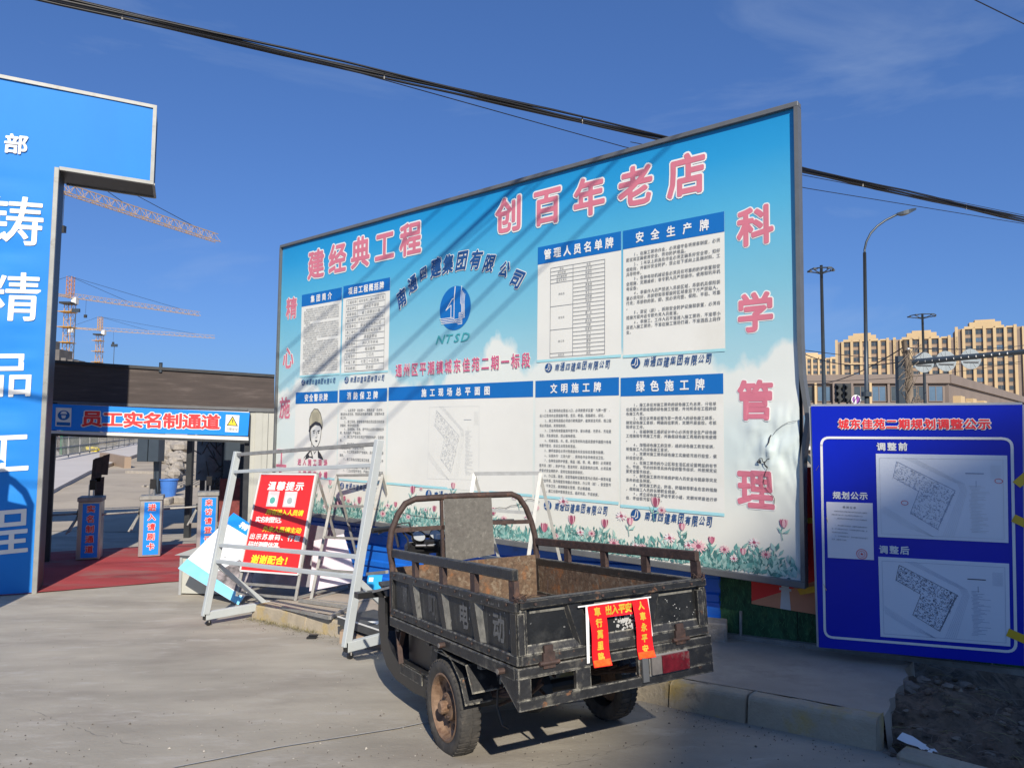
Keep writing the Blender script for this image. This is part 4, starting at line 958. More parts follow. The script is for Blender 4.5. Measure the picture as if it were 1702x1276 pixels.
# ================================================================== STAFF ENTRANCE (sign, beam, turnstiles)
SPo = at(81.5, 712, 10.9); st_pl = Plane(V((SPo.x, SPo.y, 0)), GU)
def quad_px(pl, pxs, n=0): return [pl.uv(*p, n) for p in pxs]
q = quad_px(st_pl, [(60, 713.7), (412, 724.3), (415, 685.6), (60, 669.8)])
es = thing('entrance_sign', 'long blue sign with red white-edged characters over the turnstiles', 'sign', st_pl.P(q[0][0], q[0][1], 0))
m_ = MB(); m_.use(strip_blue); m_.quadslab(st_pl, q, -.06, 0); m_.build('sign_panel', parent=es)
q2 = quad_px(st_pl, [(60, 719), (413, 732), (412.5, 726), (60, 714.5)]); m_ = MB(); m_.use(off_white); m_.quadslab(st_pl, q2, -.10, .03); m_.build('sign_rail', parent=es)
q2 = quad_px(st_pl, [(60, 723), (413, 736), (413, 732), (60, 719)]); m_ = MB(); m_.use(dark_steel); m_.quadslab(st_pl, q2, -.10, .02); m_.build('dark_rail', parent=es)  # dark steel rail under the white one
line(None, st_pl, '员工实名制通道', (153, 695.5), (350, 701), 26, wf=1.15, bold=.035, outline=.085, om=white_m, m=red_m, n=.003, parent=es, name='sign_character')
m_ = MB(); m_.use(white_m); a = quad_px(st_pl, [(92, 708), (118, 709), (119, 678), (93, 677)]); m_.poly(st_pl, a, .004)
m_.use(header_blue); cu, cv = st_pl.uv(106, 690); r_ = abs(st_pl.uv(116, 690)[0] - cu); m_.poly(st_pl, [(cu + r_ * math.cos(k * PI / 10), cv + r_ * .95 * math.sin(k * PI / 10)) for k in range(20)], .006)
m_.poly(st_pl, quad_px(st_pl, [(94, 706.5), (116.5, 707.5), (117, 702), (94.3, 701)]), .006)
m_.use(white_m); m_.poly(st_pl, [(cu + r_ * .55 * math.cos(k * PI / 8), cv + .02 + r_ * .55 * math.sin(k * PI / 8)) for k in range(9)], .008); m_.poly(st_pl, [(cu - r_ * .4, cv), (cu + r_ * .4, cv), (cu + r_ * .25, cv - r_ * .6), (cu - r_ * .25, cv - r_ * .6)], .0075)
m_.build('helmet_pictogram', parent=es)
m_ = MB(); m_.use(white_m); m_.poly(st_pl, quad_px(st_pl, [(374, 717.5), (396, 718.5), (398, 690), (375.5, 689)]), .004)
m_.use(ink_black); m_.poly(st_pl, quad_px(st_pl, [(376.5, 707), (395.5, 708), (386.7, 691)]), .006); m_.use(yellow_m); m_.poly(st_pl, quad_px(st_pl, [(379, 705.8), (393, 706.5), (386.7, 694)]), .0075)
m_.use(ink_black); m_.poly(st_pl, quad_px(st_pl, [(386.1, 703), (387.4, 703), (387.8, 697), (385.8, 697)]), .009)
line(m_, st_pl, '注意安全', (378, 712.5), (393, 713.5), 5, m=ink_grey, bold=0, n=.003); m_.build('warning_pictogram', parent=es)
# dark beam behind it
bp_ = Plane(st_pl.o - st_pl.n * .9, GU)
q = quad_px(bp_, [(60, 665), (456, 679), (456, 627), (60, 601.5)])
bm = thing('mesh_fascia_beam', 'long dark brown mesh fascia above the entrance sign', 'fascia', bp_.P(q[0][0], q[0][1], 0))
m_ = MB(); m_.use(brown_mesh); m_.quadslab(bp_, q, -.25, 0); m_.build('mesh_panel', parent=bm)
m_ = MB(); m_.use(dark_steel); q2 = [(q[3][0], q[3][1]), (q[2][0], q[2][1]), (q[2][0], q[2][1] + .05), (q[3][0], q[3][1] + .05)]; m_.quadslab(bp_, q2, -.28, .03); m_.build('top_rail', parent=bm)
q3 = [(q[0][0], q[0][1] - .05), (q[1][0], q[1][1] - .05), (q[1][0], q[1][1]), (q[0][0], q[0][1])]; m_ = MB(); m_.use(alu_dark); m_.quadslab(bp_, q3, -.28, .01); m_.build('bottom_rail', parent=bm)
m_ = MB(); m_.use(off_white); q4 = [(q3[0][0], q3[0][1] - .05), (q3[1][0], q3[1][1] - .05), (q3[1][0], q3[1][1]), (q3[0][0], q3[0][1])]; m_.quadslab(bp_, q4, -.3, -.02); m_.build('soffit_strip', parent=bm)
p = bp_.hit(267, 614); m_ = MB(); m_.use(slate_pole); m_.tube([p - V((0, 0, .05)), p + V((0, 0, .12))], .03, 8); m_.build('bracket', parent=bm)
for px0, px1, dn in ((74, 87, -.1), (405, 413, -.05)):
    m_ = MB(); m_.use(dark_steel); a, b = st_pl.uv(px0, 800)[0], st_pl.uv(px1, 800)[0]; c = st_pl.P(a, 0, 0)
    m_.slab(st_pl, a, b, gz(c.x, c.y) - .02, st_pl.uv(px0, 668 if px0 < 200 else 686)[1], dn - .1, dn)
    m_.build('post', parent=es)
# turnstiles
T0 = Plane(V((0, 0, 0)), V((1, 0, 0)))
def make_turnstile(label, text):
    t = thing('turnstile', label, 'turnstile', group='turnstiles at the staff entrance')
    w, d, h = .32, .30, .98
    m_ = MB(); m_.use(stainless); m_.box(-w / 2, w / 2, -d / 2, d / 2, .02, h - .07); m_.build('cabinet', parent=t, bevel=.006)
    m_ = MB(); m_.use(dark_steel if False else steel_dull); m_.box(-w / 2 - .015, w / 2 + .015, -d / 2 - .02, d / 2 + .02, h - .07, h); m_.build('lid', parent=t, bevel=.01)
    m_ = MB(); m_.use(strip_blue); m_.box(-w * .30, w * .40, -d / 2 - .006, -d / 2 - .001, .05, h - .10); fp = m_.build('front_plate', parent=t)
    pl = Plane(V((0, -d / 2 - .006, 0)), V((1, 0, 0))); m_ = MB()
    for ps, (bd, mm, nn) in enumerate(((.085, white_m, .002), (.03, red_m, .005))):
        m_.use(mm)
        for i, ch in enumerate(text): put(m_, pl, ch, .016, h - .18 - i * .155, .115, bold=bd, k=8, n=nn)
    m_.build('lettering', parent=fp)
    for k, (dx, dz) in enumerate(((-.55, -.02), (-.15, -.30), (-.10, -.26))):
        m_ = MB(); m_.use(steel_dull); a = V((-w / 2, -.02 + k * .03, .72)); m_.tube([a, a + V((dx, -.03 - .1 * k, dz))], .016, 8); m_.build('barrier_arm', parent=t)
    m_ = MB(); m_.use(dark_steel); m_.tube([(-w / 2 - .03, 0, .72), (-w / 2 + .01, 0, .72)], .055, 12); m_.build('hub', parent=t)
    m_ = MB(); m_.use(stainless); m_.tube([(0.02, 0, h), (.02, 0, h + .12)], .014, 8); m_.tube([(-.05, .05, h), (-.05, .05, h + .18)], .012, 8); m_.build('reader_post', parent=t)
    m_ = MB(); m_.use(plastic_m); m_.box(-.04, .05, -.03, .01, h + .10, h + .26); m_.build('card_reader', parent=t, bevel=.005)
    return t
turn_pos = []
for (px, pb, lab, tx) in ((148, 929, 'left turnstile reading 实名制通道 with rusty plates behind its reader', '实名制通道'), (249, 924, 'middle turnstile reading 进入请刷卡 in front of the blue bucket', '进入请刷卡'), (343, 911, 'right turnstile reading 来访请登记 partly hidden by the grey cabinet', '来访请登记')):
    p = gp(px, pb); t = make_turnstile(lab, tx); M_ = Matrix.Translation(p) @ Matrix.Rotation(math.radians(22), 4, 'Z')
    t.matrix_world = M_; MW[t.name] = M_; turn_pos.append(p)
    for ch in t.children: MW[ch.name] = M_
# rusty steel plates standing by the left turnstile
m_ = MB(); m_.use(rust_dark); dpl = turn_pos[0].y + .25
for (x0, y0, x1, y1) in ((160, 761, 169, 800), (171.5, 757, 180, 789), (154.5, 764, 157.5, 802), (158, 795, 166, 930)):
    p, q = at(x0, y0, dpl), at(x1, y1, dpl); m_.hexa([(p.x - .02, dpl, max(0, q.z)), (q.x - .02, dpl, max(0, q.z)), (q.x - .02, dpl + .02, max(0, q.z)), (p.x - .02, dpl + .02, max(0, q.z))], [(p.x, dpl, p.z), (q.x, dpl, p.z + .03), (q.x, dpl + .02, p.z + .03), (p.x, dpl + .02, p.z)])
tag(m_.build('plate_stand'), 'rusty steel stand with upright plates behind the left turnstile', 'steel stand')

# carpet on the ground
cp = MB(); cp.use(carpet_m); A_, B_ = gp(61.7, 985.5), gp(300, 966); back = V((-.42, .907, 0)).normalized()
A2 = A_ - (B_ - A_).normalized() * 1.6
for i in range(31):
    for j in range(21):
        p = A2.lerp(B_ + (B_ - A_) * .15, i / 30) + back * (j / 20 * 3.3) - back * (.03 * noise.noise(V((i * .6, 0, 0))) if j == 0 else 0)
        cp.v.append(V((p.x, p.y, gz(p.x, p.y) + .012 + .006 * noise.noise(V((p.x * 3, p.y * 3, 0))))))
for i in range(30):
    for j in range(20): a = i * 21 + j; cp.f.append((a, a + 21, a + 22, a + 1)); cp.m.append(0)
tag(cp.build('red_carpet', smooth=True), 'worn dusty red carpet laid between the blue pillar and the turnstiles', 'carpet')

# cream wall panels right of the sign
wl = Plane(st_pl.P(st_pl.uv(411, 800)[0], 0, -.12), GU)
wt = thing('cream_panel_wall', 'cream ribbed metal wall between entrance sign and billboard', 'wall', wl.P(0, 0, 0))
wtop = wl.uv(420, 684)[1]
for i in range(5):
    a, b = i * .32 + .004, (i + 1) * .32 - .004; m_ = MB(); m_.use(cream_wall); m_.slab(wl, a, b, -.05, wtop, -.06, 0); m_.slab(wl, a + .10, a + .22, -.05, wtop - .02, 0, .02); m_.build('wall_panel', parent=wt)
m_ = MB(); m_.use(alu_dark); m_.slab(wl, -.02, 1.64, wtop, wtop + .05, -.08, .03); m_.build('cap_rail', parent=wt)

# ================================================================== INSIDE THE SITE
sl_ = MB(); sl_.use(mat('slab_concrete', (.46, .43, .40), .9, var=.06, scale=.3))
ed = [(-9.2, 12.2), (-13.5, 20.8), (-18, 30.5), (-26, 50), (-50, 108)]; ed2 = [(-30, 17), (-30, 26), (-30.5, 40), (-40, 71), (-58, 125)]
for i in range(4):
    a, b = ed[i], ed[i + 1]; c, d = ed2[i + 1], ed2[i]
    z = .06 + .05 * i; z2 = z + .05
    sl_.hexa([(*a, -.1), (*b, -.1), (*c, -.1), (*d, -.1)], [(*a, z), (*b, z2), (*c, z2), (*d, z)])
sl_.build('site_road', kind='structure')
# barricade along the far side of the site road
def rail_fence(p0, p1, n, h, m, label, group=None):
    p0, p1 = V(p0), V(p1); t = thing('site_barrier', label, 'barrier', p0, group)
    for i in range(n + 1):
        p = p0.lerp(p1, i / n); m_ = MB(); m_.use(m); m_.tube([p, p + V((0, 0, h))], .045, 5); m_.build('post', parent=t)
    for z in (.12, .5, .95):
        m_ = MB(); m_.use(m); m_.tube([p0 + V((0, 0, h * z)), p1 + V((0, 0, h * z))], .03, 5); m_.build('rail', parent=t)
    k = MB(); k.use(m)
    nb_ = int((p1 - p0).length / .35)
    for i in range(nb_): p = p0.lerp(p1, i / nb_); k.beam(p + V((0, 0, .1)), p + V((0, 0, h * .95)), .025, .025)
    k.build('baluster', parent=t, kind='stuff'); return t
A1, A2_ = at(92, 745, 39), at(235, 733, 78); A1.z = .2; A2_.z = .2
rail_fence(A1, A2_, 12, 1.25, steel_dull, 'pale steel site barrier with upright bars along the far edge of the site road')
m_ = MB(); m_.use(green_net); a, b = at(100, 730, 46), at(162, 725, 60)
for i in range(6):
    p, q = a.lerp(b, i / 6), a.lerp(b, (i + 1) / 6); p.z = q.z = .1; m_.hexa([p, q, q + V((.1, .1, 0)), p + V((.1, .1, 0))], [v + V((0, 0, 1.9)) for v in (p, q, q + V((.1, .1, 0)), p + V((.1, .1, 0)))])
tag(m_.build('green_site_netting'), 'dark green netting screen behind the site barrier', 'netting')
# scaffolding clutter behind the barrier
for (x0, x1, d0, lab, mm) in ((90, 112, 50, 'rusty brown stack of scaffold tubes behind the barrier at the left pillar', rust_dark), (163, 195, 66, 'dark heap of formwork timber behind the middle of the barrier', bark_m), (195, 235, 84, 'pale heap of building rubble at the far end of the barrier', rubble_m)):
    m_ = MB(); m_.use(mm)
    for k in range(60):
        p = at(rnd.uniform(x0, x1), 745, d0 + rnd.uniform(0, 4)); p.z = rnd.uniform(.1, 1.2); t = rnd.uniform(0, PI)
        if mm is rubble_m: lump(m_, (p.x, p.y, p.z * .6), (.5, .5, .4), k)
        else: m_.beam(p, p + V((math.cos(t) * 1.6, math.sin(t), rnd.uniform(-.2, .9))), .06, .05)
    tag(m_.build('material_pile'), lab, 'material pile')
m_ = MB(); m_.use(yellow_m)
p = at(147, 748, 52); p.z = .2
for k in range(5): lump(m_, (p.x + (k - 2) * .28, p.y, .35), (.25, .25, .2), k)
tag(m_.build('yellow_sacks'), 'small yellow sacks lying by the site barrier', 'sacks')
# honeycomb bricks laid on the ground
hb = MB(); hb.use(rubble_m)
for i in range(34):
    for j in range(12):
        x = -12.6 + i * .16 + j * .03; y = 24.4 + j * .5 + i * .03
        hb.box(x, x + .09, y, y + .26, .0, .075)
hb.build('paving_blocks', kind='stuff')
# low wall piece
for (pa, pb, hh, mm, lab) in (((170, 768), (212, 778), .55, brown_wall, 'low dark retaining wall edge beside the site road'), ((212, 786), (305, 788), .12, rubble_m, 'low concrete strip crossing the site behind the electric box')):
    p, q = gp(*pa), gp(*pb); p.z = q.z = 0; m_ = MB(); m_.use(mm); m_.beam(p + V((0, 0, hh / 2)), q + V((0, 0, hh / 2)), .3, hh); tag(m_.build('low_wall'), lab, 'low wall')
# electric box on a post
p = gp(260, 826); et = thing('electric_box', 'dark grey electric cabinet on a post behind the middle turnstile', 'electric box', p)
m_ = MB(); m_.use(slate_pole); m_.beam(p, p + V((0, 0, 2.9)), .15, .15); m_.build('post', parent=et)
q = at(236, 766, p.y - .2); q2 = at(271, 766, p.y - .2)
for (a, b) in ((q.x, (q.x + q2.x) / 2 - .01), ((q.x + q2.x) / 2 + .01, q2.x)):
    m_ = MB(); m_.use(slate_pole); m_.box(a, b, p.y - .5, p.y - .12, q.z, q.z + 1.1); m_.build('cabinet', parent=et, bevel=.01)
m_ = MB(); m_.use(cable_m); m_.tube([(q.x + .4, p.y - .3, q.z), (q.x + .42, p.y - .3, q.z - .5), (q.x + .5, p.y - .2, 0)], .012, 5); m_.build('cable', parent=et)
# blue bucket
p = gp(280, 826); bt_ = MB(); bt_.use(bucket_blue); bt_.lathe([(0, .02), (.19, .02), (.245, .50), (.265, .50), (.265, .53), (.235, .53), (.18, .05), (0, .05)], p, (0, 0, 1), 24)
tag(bt_.build('blue_bucket', smooth=False), 'tall blue plastic bucket standing beyond the middle turnstile', 'bucket')
for k, (px, py, s_, lb) in enumerate(((300, 836, .16, 'grey broken concrete chunk right of the blue bucket'), (276, 838, .14, 'pale concrete block just in front of the blue bucket'))):
    p = gp(px, py); m_ = MB(); m_.use(rubble_m); m_.hexa([p + V((-s_, -s_, 0)), p + V((s_, -s_ * .8, 0)), p + V((s_ * .9, s_, 0)), p + V((-s_, s_, 0))], [p + V((-s_, -s_, s_ * 1.3)), p + V((s_ * .9, -s_, s_ * 1.1)), p + V((s_, s_, s_ * 1.5)), p + V((-s_ * .7, s_ * .9, s_ * 1.2))]); tag(m_.build('concrete_chunk', bevel=.02), lb, 'concrete chunk')
# booth: post, cage and dark panels
p = gp(311, 893); m_ = MB(); m_.use(dark_steel); m_.beam(p, p + V((0, 0, 2.15)), .10, .10); m_.use(off_white); m_.box(p.x - .045, p.x - .01, p.y - .06, p.y - .052, 1.95, 2.1)
tag(m_.build('gate_post'), 'black square steel post between the blue bucket and the right turnstile', 'post')
bo_ = thing('guard_booth', 'dark cluttered guard booth with barred side behind the right turnstile', 'booth', gp(360, 880))
c = gp(352, 880)
BP = Plane(V((c.x, c.y + .3, 0)), GU)
m_ = MB(); m_.use(dark_steel); m_.slab(BP, -.35, 1.6, 0, 2.3, -1.3, -1.25); m_.build('back_wall', parent=bo_)
m_ = MB(); m_.use(mat('booth_glass', (.10, .13, .15), .15, var=.4, scale=3)); m_.slab(BP, -.45, .05, .95, 2.2, -.6, -.56); m_.build('window_pane', parent=bo_)
m_ = MB(); m_.use(slate_pole); m_.slab(BP, .08, .40, 1.0, 2.25, -.5, -.3); m_.build('cupboard', parent=bo_)
m_ = MB(); m_.use(mat('red_oxide', (.16, .03, .025), .6, var=.4, scale=12)); m_.slab(BP, .02, .42, 0, 1.0, -.3, -.2); m_.build('red_panel', parent=bo_)
m_ = MB(); m_.use(steel_dull)
for k in range(12): m_ = MB(); m_.use(steel_dull); m_.tube([BP.P(.50 + k * .045, 0, .0 - k * .01), BP.P(.50 + k * .045, 2.2, -k * .01)], .008, 5); m_.build('bar', parent=bo_)
for v in (1.1, 1.75): m_ = MB(); m_.use(steel_dull); m_.tube([BP.P(.48, v, .01), BP.P(1.02, v, -.1)], .012, 5); m_.build('cross_bar', parent=bo_)
m_ = MB(); m_.use(cable_m)
for k in range(26):
    a = BP.P(rnd.uniform(-.4, .1), rnd.uniform(.6, 2.1), -.4); b = a + V((rnd.uniform(-.3, .3), .1, rnd.uniform(-.5, .3))); m_.tube([a, b], .012, 4)
m_.build('hanging_cable', parent=bo_)
m_ = MB(); m_.use(rubble_m)
for k in range(70):
    p = at(rnd.uniform(285, 306), 760, rnd.uniform(26, 34)); lump(m_, (p.x, p.y, rnd.uniform(0, .8)), (.25, .25, .2), k)
tag(m_.build('rubble_heap'), 'low near heap of rubble beside the black post inside the gate', 'rubble heap')
m_ = MB(); m_.use(rubble_m)
for k in range(60):
    p = at(rnd.uniform(272, 304), 745, rnd.uniform(40, 60)); lump(m_, (p.x, p.y, rnd.uniform(0, 1.0)), (.6, .6, .4), k + 100)
tag(m_.build('rubble_heap'), 'pale far heap of rubble seen between the electric box and the black post', 'rubble heap')

# ================================================================== RACK (wheeled display frame)
cA, cB = gp(340, 1040), gp(575, 1096); ru = V((cB.x - cA.x, cB.y - cA.y, cB.z - cA.z)); RL = ru.length; ru.normalize()
rk = Plane(cA, ru)                                             # up is square to the frame's own rail
bkw = -rk.n; cz = V((0, 0, 1))
rt = thing('wheeled_display_frame', 'empty light grey wheeled metal display frame in front of the red notice', 'display frame', cA)
LEAN = .30
def RP(u, h, b=None):
    """point on the leaning face of the rack, u along it and h up it"""
    return rk.o + ru * u + cz * (h + .10) + bkw * (LEAN * h / 1.72 if b is None else b)
HT = 1.66
for u in (.0, RL):
    s_ = 1 if u == 0 else -1
    m_ = MB(); m_.use(grey_paint); m_.beam(RP(u, 0), RP(u, HT), .045, .07, rk.n); m_.build('upright', parent=rt, bevel=.003)
    m_ = MB(); m_.use(grey_paint); m_.beam(RP(u + s_ * .03, .02), RP(u + s_ * .03, HT), .012, .05, rk.n); m_.build('upright_channel', parent=rt)
    m_ = MB(); m_.use(grey_paint); m_.beam(rk.o + ru * u + cz * .10, rk.o + ru * u + bkw * .72 + cz * .09, .05, .08); m_.build('foot', parent=rt, bevel=.003)
    m_ = MB(); m_.use(plastic_m); a = rk.o + ru * u + cz * .10; m_.beam(a, a - bkw * .012, .046, .074); m_.build('end_cap', parent=rt)
    m_ = MB(); m_.use(grey_paint); m_.beam(RP(u + s_ * .002, .52), rk.o + ru * u + bkw * .66 + cz * .12, .035, .05, rk.n); m_.build('brace', parent=rt, bevel=.003)
    for b in (.04, .68):
        c = rk.o + ru * u + bkw * b; c.z = gz(c.x, c.y) + (.0 if b < .1 or u else .0)
        m_ = MB(); m_.use(plastic_m); m_.tube([c + ru * -.012 + cz * .026, c + ru * .012 + cz * .026], .026, 14); m_.use(stainless); m_.beam(c + cz * .03, c + cz * .075, .03, .02); m_.build('castor', parent=rt)
def bar_h(py):                                                 # height on the leaning face at the left upright
    best = min(range(0, 180), key=lambda k: abs((lambda q: pxof(q)[1])(RP(0, k / 100)) - py)); return best / 100
def pxof(p):
    d = p - EYE; c = _R * d.x + _F * d.y + _U * d.z
    return (CX + FOC * c.x / c.z, CY + FOC * c.y / c.z)
HT_PX = [(756, 1), (784, 0), (906, 0), (932, 1)]
for py, _k in HT_PX:
    h = bar_h(py); m_ = MB(); m_.use(grey_paint if py > 760 else steel_dull); m_.beam(RP(0, h), RP(RL, h), .035, .045, rk.n); m_.build('cross_bar', parent=rt, bevel=.003)

# ================================================================== A-FRAME SIGN STANDS
def a_stand(name, label, cat, TL, TR, BL, BR, dz, depthoff, mm=steel_dull, sheet=None, group=None, back=.55, rungs=(.33, .66)):
    """steel A-frame from four front corners (world points)"""
    t = thing(name, label, cat, BL, group)
    r = .014
    for a, b in ((TL, BL), (TR, BR)):
        m_ = MB(); m_.use(mm); m_.beam(a, b, .03, .03, (0, 1, 0)); m_.build('front_leg', parent=t)
    lat = (TR - TL).normalized(); bk0 = V((-lat.y, lat.x, 0)).normalized()
    if bk0.y < 0: bk0 = -bk0
    for a, b in ((TL, BL), (TR, BR)):
        e = a + bk0 * back; e.z = b.z + .0
        m_ = MB(); m_.use(mm); m_.beam(a + V((0, 0, -.02)), e, .025, .025, (0, 1, 0)); m_.build('rear_leg', parent=t)
        m_ = MB(); m_.use(mm); m_.beam(b + V((0, 0, .03)), e + V((0, 0, .03)), .02, .02); m_.build('side_tie', parent=t)
    m_ = MB(); m_.use(mm); m_.beam(TL, TR, .03, .03); m_.build('top_bar', parent=t)
    for k in rungs:
        m_ = MB(); m_.use(mm); m_.beam(TL.lerp(BL, k), TR.lerp(BR, k), .025, .025); m_.build('rung', parent=t)
    m_ = MB(); m_.use(mm); m_.beam(BL + V((0, 0, .03)), BR + V((0, 0, .03)), .025, .025); m_.build('bottom_bar', parent=t)
    return t
def onp(px, py, d): return at(px, py, d)
d0 = gp(491, 997, SW).y
TLw, TRw, BLw, BRw = at(437, 787, d0 + .55), at(528, 788, d0 + .15), at(394, 990, d0 + .28), at(491, 998, d0 - .05)
rs = a_stand('red_notice_stand', 'red A-frame notice with white and yellow characters behind the wheeled frame', 'notice stand', TLw, TRw, BLw, BRw, 0, 0, back=.6, rungs=(.9,))
U_ = (TRw - TLw).normalized(); D_ = (TLw - BLw).normalized()
rp_ = Plane(TLw.lerp(BLw, .5) , U_, D_); rp_.v = D_; rp_.n = U_.cross(D_).normalized()
if rp_.n.y > 0: rp_.n = -rp_.n
class Skew(Plane):
    def __init__(s, pts): s.a, s.b, s.c, s.d = pts; s.n = (s.b - s.a).cross(s.d - s.a).normalized(); s.n = -s.n if s.n.y > 0 else s.n
    def P(s, u, v, n=0): return s.a.lerp(s.b, u).lerp(s.d.lerp(s.c, u), v) + s.n * n
k0, k1 = .005, .80
SR = Skew([TLw.lerp(BLw, k1), TRw.lerp(BRw, k1), TRw.lerp(BRw, k0), TLw.lerp(BLw, k0)])
m_ = MB(); m_.use(red_panel)
for i in range(12):
    for j in range(12):
        u0, u1, v0, v1 = i / 12, (i + 1) / 12, j / 12, (j + 1) / 12; m_.add([SR.P(u0, v0, .03), SR.P(u1, v0, .03), SR.P(u1, v1, .03), SR.P(u0, v1, .03), SR.P(u0, v0, .018), SR.P(u1, v0, .018), SR.P(u1, v1, .018), SR.P(u0, v1, .018)], [(0, 1, 2, 3), (7, 6, 5, 4)])
rpo = m_.build('notice_panel', parent=rs)
m_ = MB(); m_.use(off_white)
for a, b in (((0, 0), (1, 0)), ((1, 0), (1, 1)), ((1, 1), (0, 1)), ((0, 1), (0, 0))): m_.beam(SR.P(*a, .03), SR.P(*b, .03), .018, .02, SR.n)
m_.build('panel_edge', parent=rs)
tt = MB()
def rl(s, v, u0, u1, e, m, bd=.03):
    tt.use(m)
    for i, ch in enumerate(s): put(tt, SR, ch, u0 + (u1 - u0) * i / max(1, len(s) - 1), v, e, e * .62, bold=bd, k=8, n=.034, shear=.1)
rl('温馨提示', .875, .26, .76, .15, white_m, .04)
rl('所有进入人员请', .605, .30, .86, .10, yellow_m); rl('实名制登记。', .525, .13, .57, .10, white_m)
rl('外来人员请主动', .430, .30, .88, .10, yellow_m); rl('出示苏康码、行程', .350, .09, .88, .10, white_m)
rl('码并测量体温。', .270, .09, .62, .10, white_m); rl('谢谢配合！', .125, .22, .80, .14, yellow_m, .04)
for (a, b, cc) in ((.22, .42, mat('teal_card_print', (.10, .38, .32), .5)), (.52, .74, mat('grey_card_print', (.35, .42, .42), .5))):
    tt.use(mat('card_print', (.62, .55, .55), .5)); tt.add([SR.P(a, .66, .0335), SR.P(b, .66, .0335), SR.P(b, .82, .0335), SR.P(a, .82, .0335)], [(0, 1, 2, 3)])
    tt.use(white_m); tt.add([SR.P(a + .03, .675, .0345), SR.P(b - .03, .675, .0345), SR.P(b - .03, .775, .0345), SR.P(a + .03, .775, .0345)], [(0, 1, 2, 3)])
    tt.use(cc); c_ = (a + b) / 2; tt.add([SR.P(c_ + .05 * math.cos(k * PI / 6), .725 + .035 * math.sin(k * PI / 6), .0355) for k in range(12)], [tuple(range(12))])
tt.build('notice_lettering', parent=rpo)
# two bare A-frames
d1 = gp(585, 1003, SW).y
s1 = a_stand('bare_sign_stand', 'bare steel A-frame sign stand between the red notice and the cart', 'sign stand', at(560, 790, d1 + .65), at(636, 789, d1 + .35), at(516, 1001, d1 + .25), at(585, 1009, d1 - .02), 0, 0, group='bare steel sign stands', rungs=(.25, .5, .75))
d2 = gp(905, 1075, SW).y
s2 = a_stand('bare_sign_stand', 'bare pale steel A-frame sign stand behind the cart sheet guard', 'sign stand', at(789, 787, d2 + .6), at(898, 786, d2 + .25), at(752, 1010, d2 + .35), at(862, 1040, d2 + .1), 0, 0, mm=mat('pale_tube', (.48, .48, .45), .5, .2, var=.15, scale=14), group='bare steel sign stands', rungs=(.27, .6))
# base frame lying in front of the first one
m_ = MB(); m_.use(steel_dull)
pts = [at(497, 1000, d1 + .1), gp(580, 1012, SW), gp(548, 1030, SW), gp(470, 1012, SW)]
for p in pts: p.z = gz(p.x, p.y) + SW + .02
for i in range(3): m_.beam(pts[i], pts[i + 1], .03, .03)
tag(m_.build('loose_tube_frame'), 'loose steel tube frame lying on the pavement at the foot of the bare stand', 'tube frame')

# posters and cabinet
def leaning(name, label, cat, pxs, ds, thick, m, parent=None):
    pts = [at(px, py, d) for (px, py), d in zip(pxs, ds)]; S = Skew(pts); mb = MB(); mb.use(m); mb.quadslab(S, [(0, 0), (1, 0), (1, 1), (0, 1)], -thick, 0)
    o = mb.build(name); tag(o, label, cat); MW[o.name] = Matrix.Identity(4); return o, S
dd = gp(380, 1005).y
o, S = leaning('discarded_poster', 'large discarded white and light blue poster leaning behind the left foot of the wheeled frame', 'poster', [(296, 944), (396, 1005), (470, 905), (388, 852)], [dd + .15, dd + .02, dd + .75, dd + .9], .008, mat('poster_white', (.72, .74, .76), .45, var=.05, scale=2))
m_ = MB(); m_.use(mat('light_blue_print', (.20, .58, .78), .45)); m_.add([S.P(0, 0, .003), S.P(1, 0, .003), S.P(1, .11, .003), S.P(0, .16, .003)], [(0, 1, 2, 3)])
m_.use(strip_blue); m_.add([S.P(.0, .82, .003), S.P(1, .84, .003), S.P(1, 1, .003), S.P(0, 1, .003)], [(0, 1, 2, 3)])
m_.use(mat('grey_photo_print', (.18, .16, .16), .5, var=.9, scale=9)); m_.add([S.P(.42, .13, .0045), S.P(.98, .13, .0045), S.P(.98, .52, .0045), S.P(.60, .50, .0045)], [(0, 1, 2, 3)])
m_.use(white_m)
for i, ch in enumerate('精品'): put(m_, S, ch, .30 + i * .22, .92, .16, .10, bold=.03, n=.005)
m_.build('poster_print', parent=o)
leaning('grey_poster', 'grey crumpled poster board propped on the kerb below the red notice', 'poster', [(415, 975), (560, 975), (572, 880), (455, 862)], [d0 + .75, d0 + .35, d0 + .55, d0 + .95], .01, mat('grey_board', (.22, .22, .235), .6, var=.4, scale=2.2))
o, S = leaning('pale_poster', 'pale lilac poster board leaning on the blue fence behind the bare stand', 'poster', [(514, 982), (594, 966), (571, 887), (522, 898)], [d1 + .55, d1 + .42, d1 + .65, d1 + .75], .01, mat('lilac_board', (.66, .60, .66), .5, var=.05, scale=3))
m_ = MB(); m_.use(ink_grey)
for i, ch in enumerate('施工'): put(m_, S, ch, .22, .52 - i * .1, .12, .09, bold=.02, n=.003, rot=.2)
m_.build('poster_print', parent=o)
o, S = leaning('small_blue_poster', 'bright blue poster on the fence foot left of the cart', 'poster', [(608, 982), (632, 984), (636, 955), (612, 955)], [fence_d := gp(620, 980, SW).y - .12] * 4, .006, mat('cyan_print', (.02, .35, .72), .5))
m_ = MB(); m_.use(white_m); m_.add([S.P(.1, .6, .003), S.P(.4, .6, .003), S.P(.4, .85, .003), S.P(.1, .85, .003)], [(0, 1, 2, 3)]); m_.build('poster_print', parent=o)
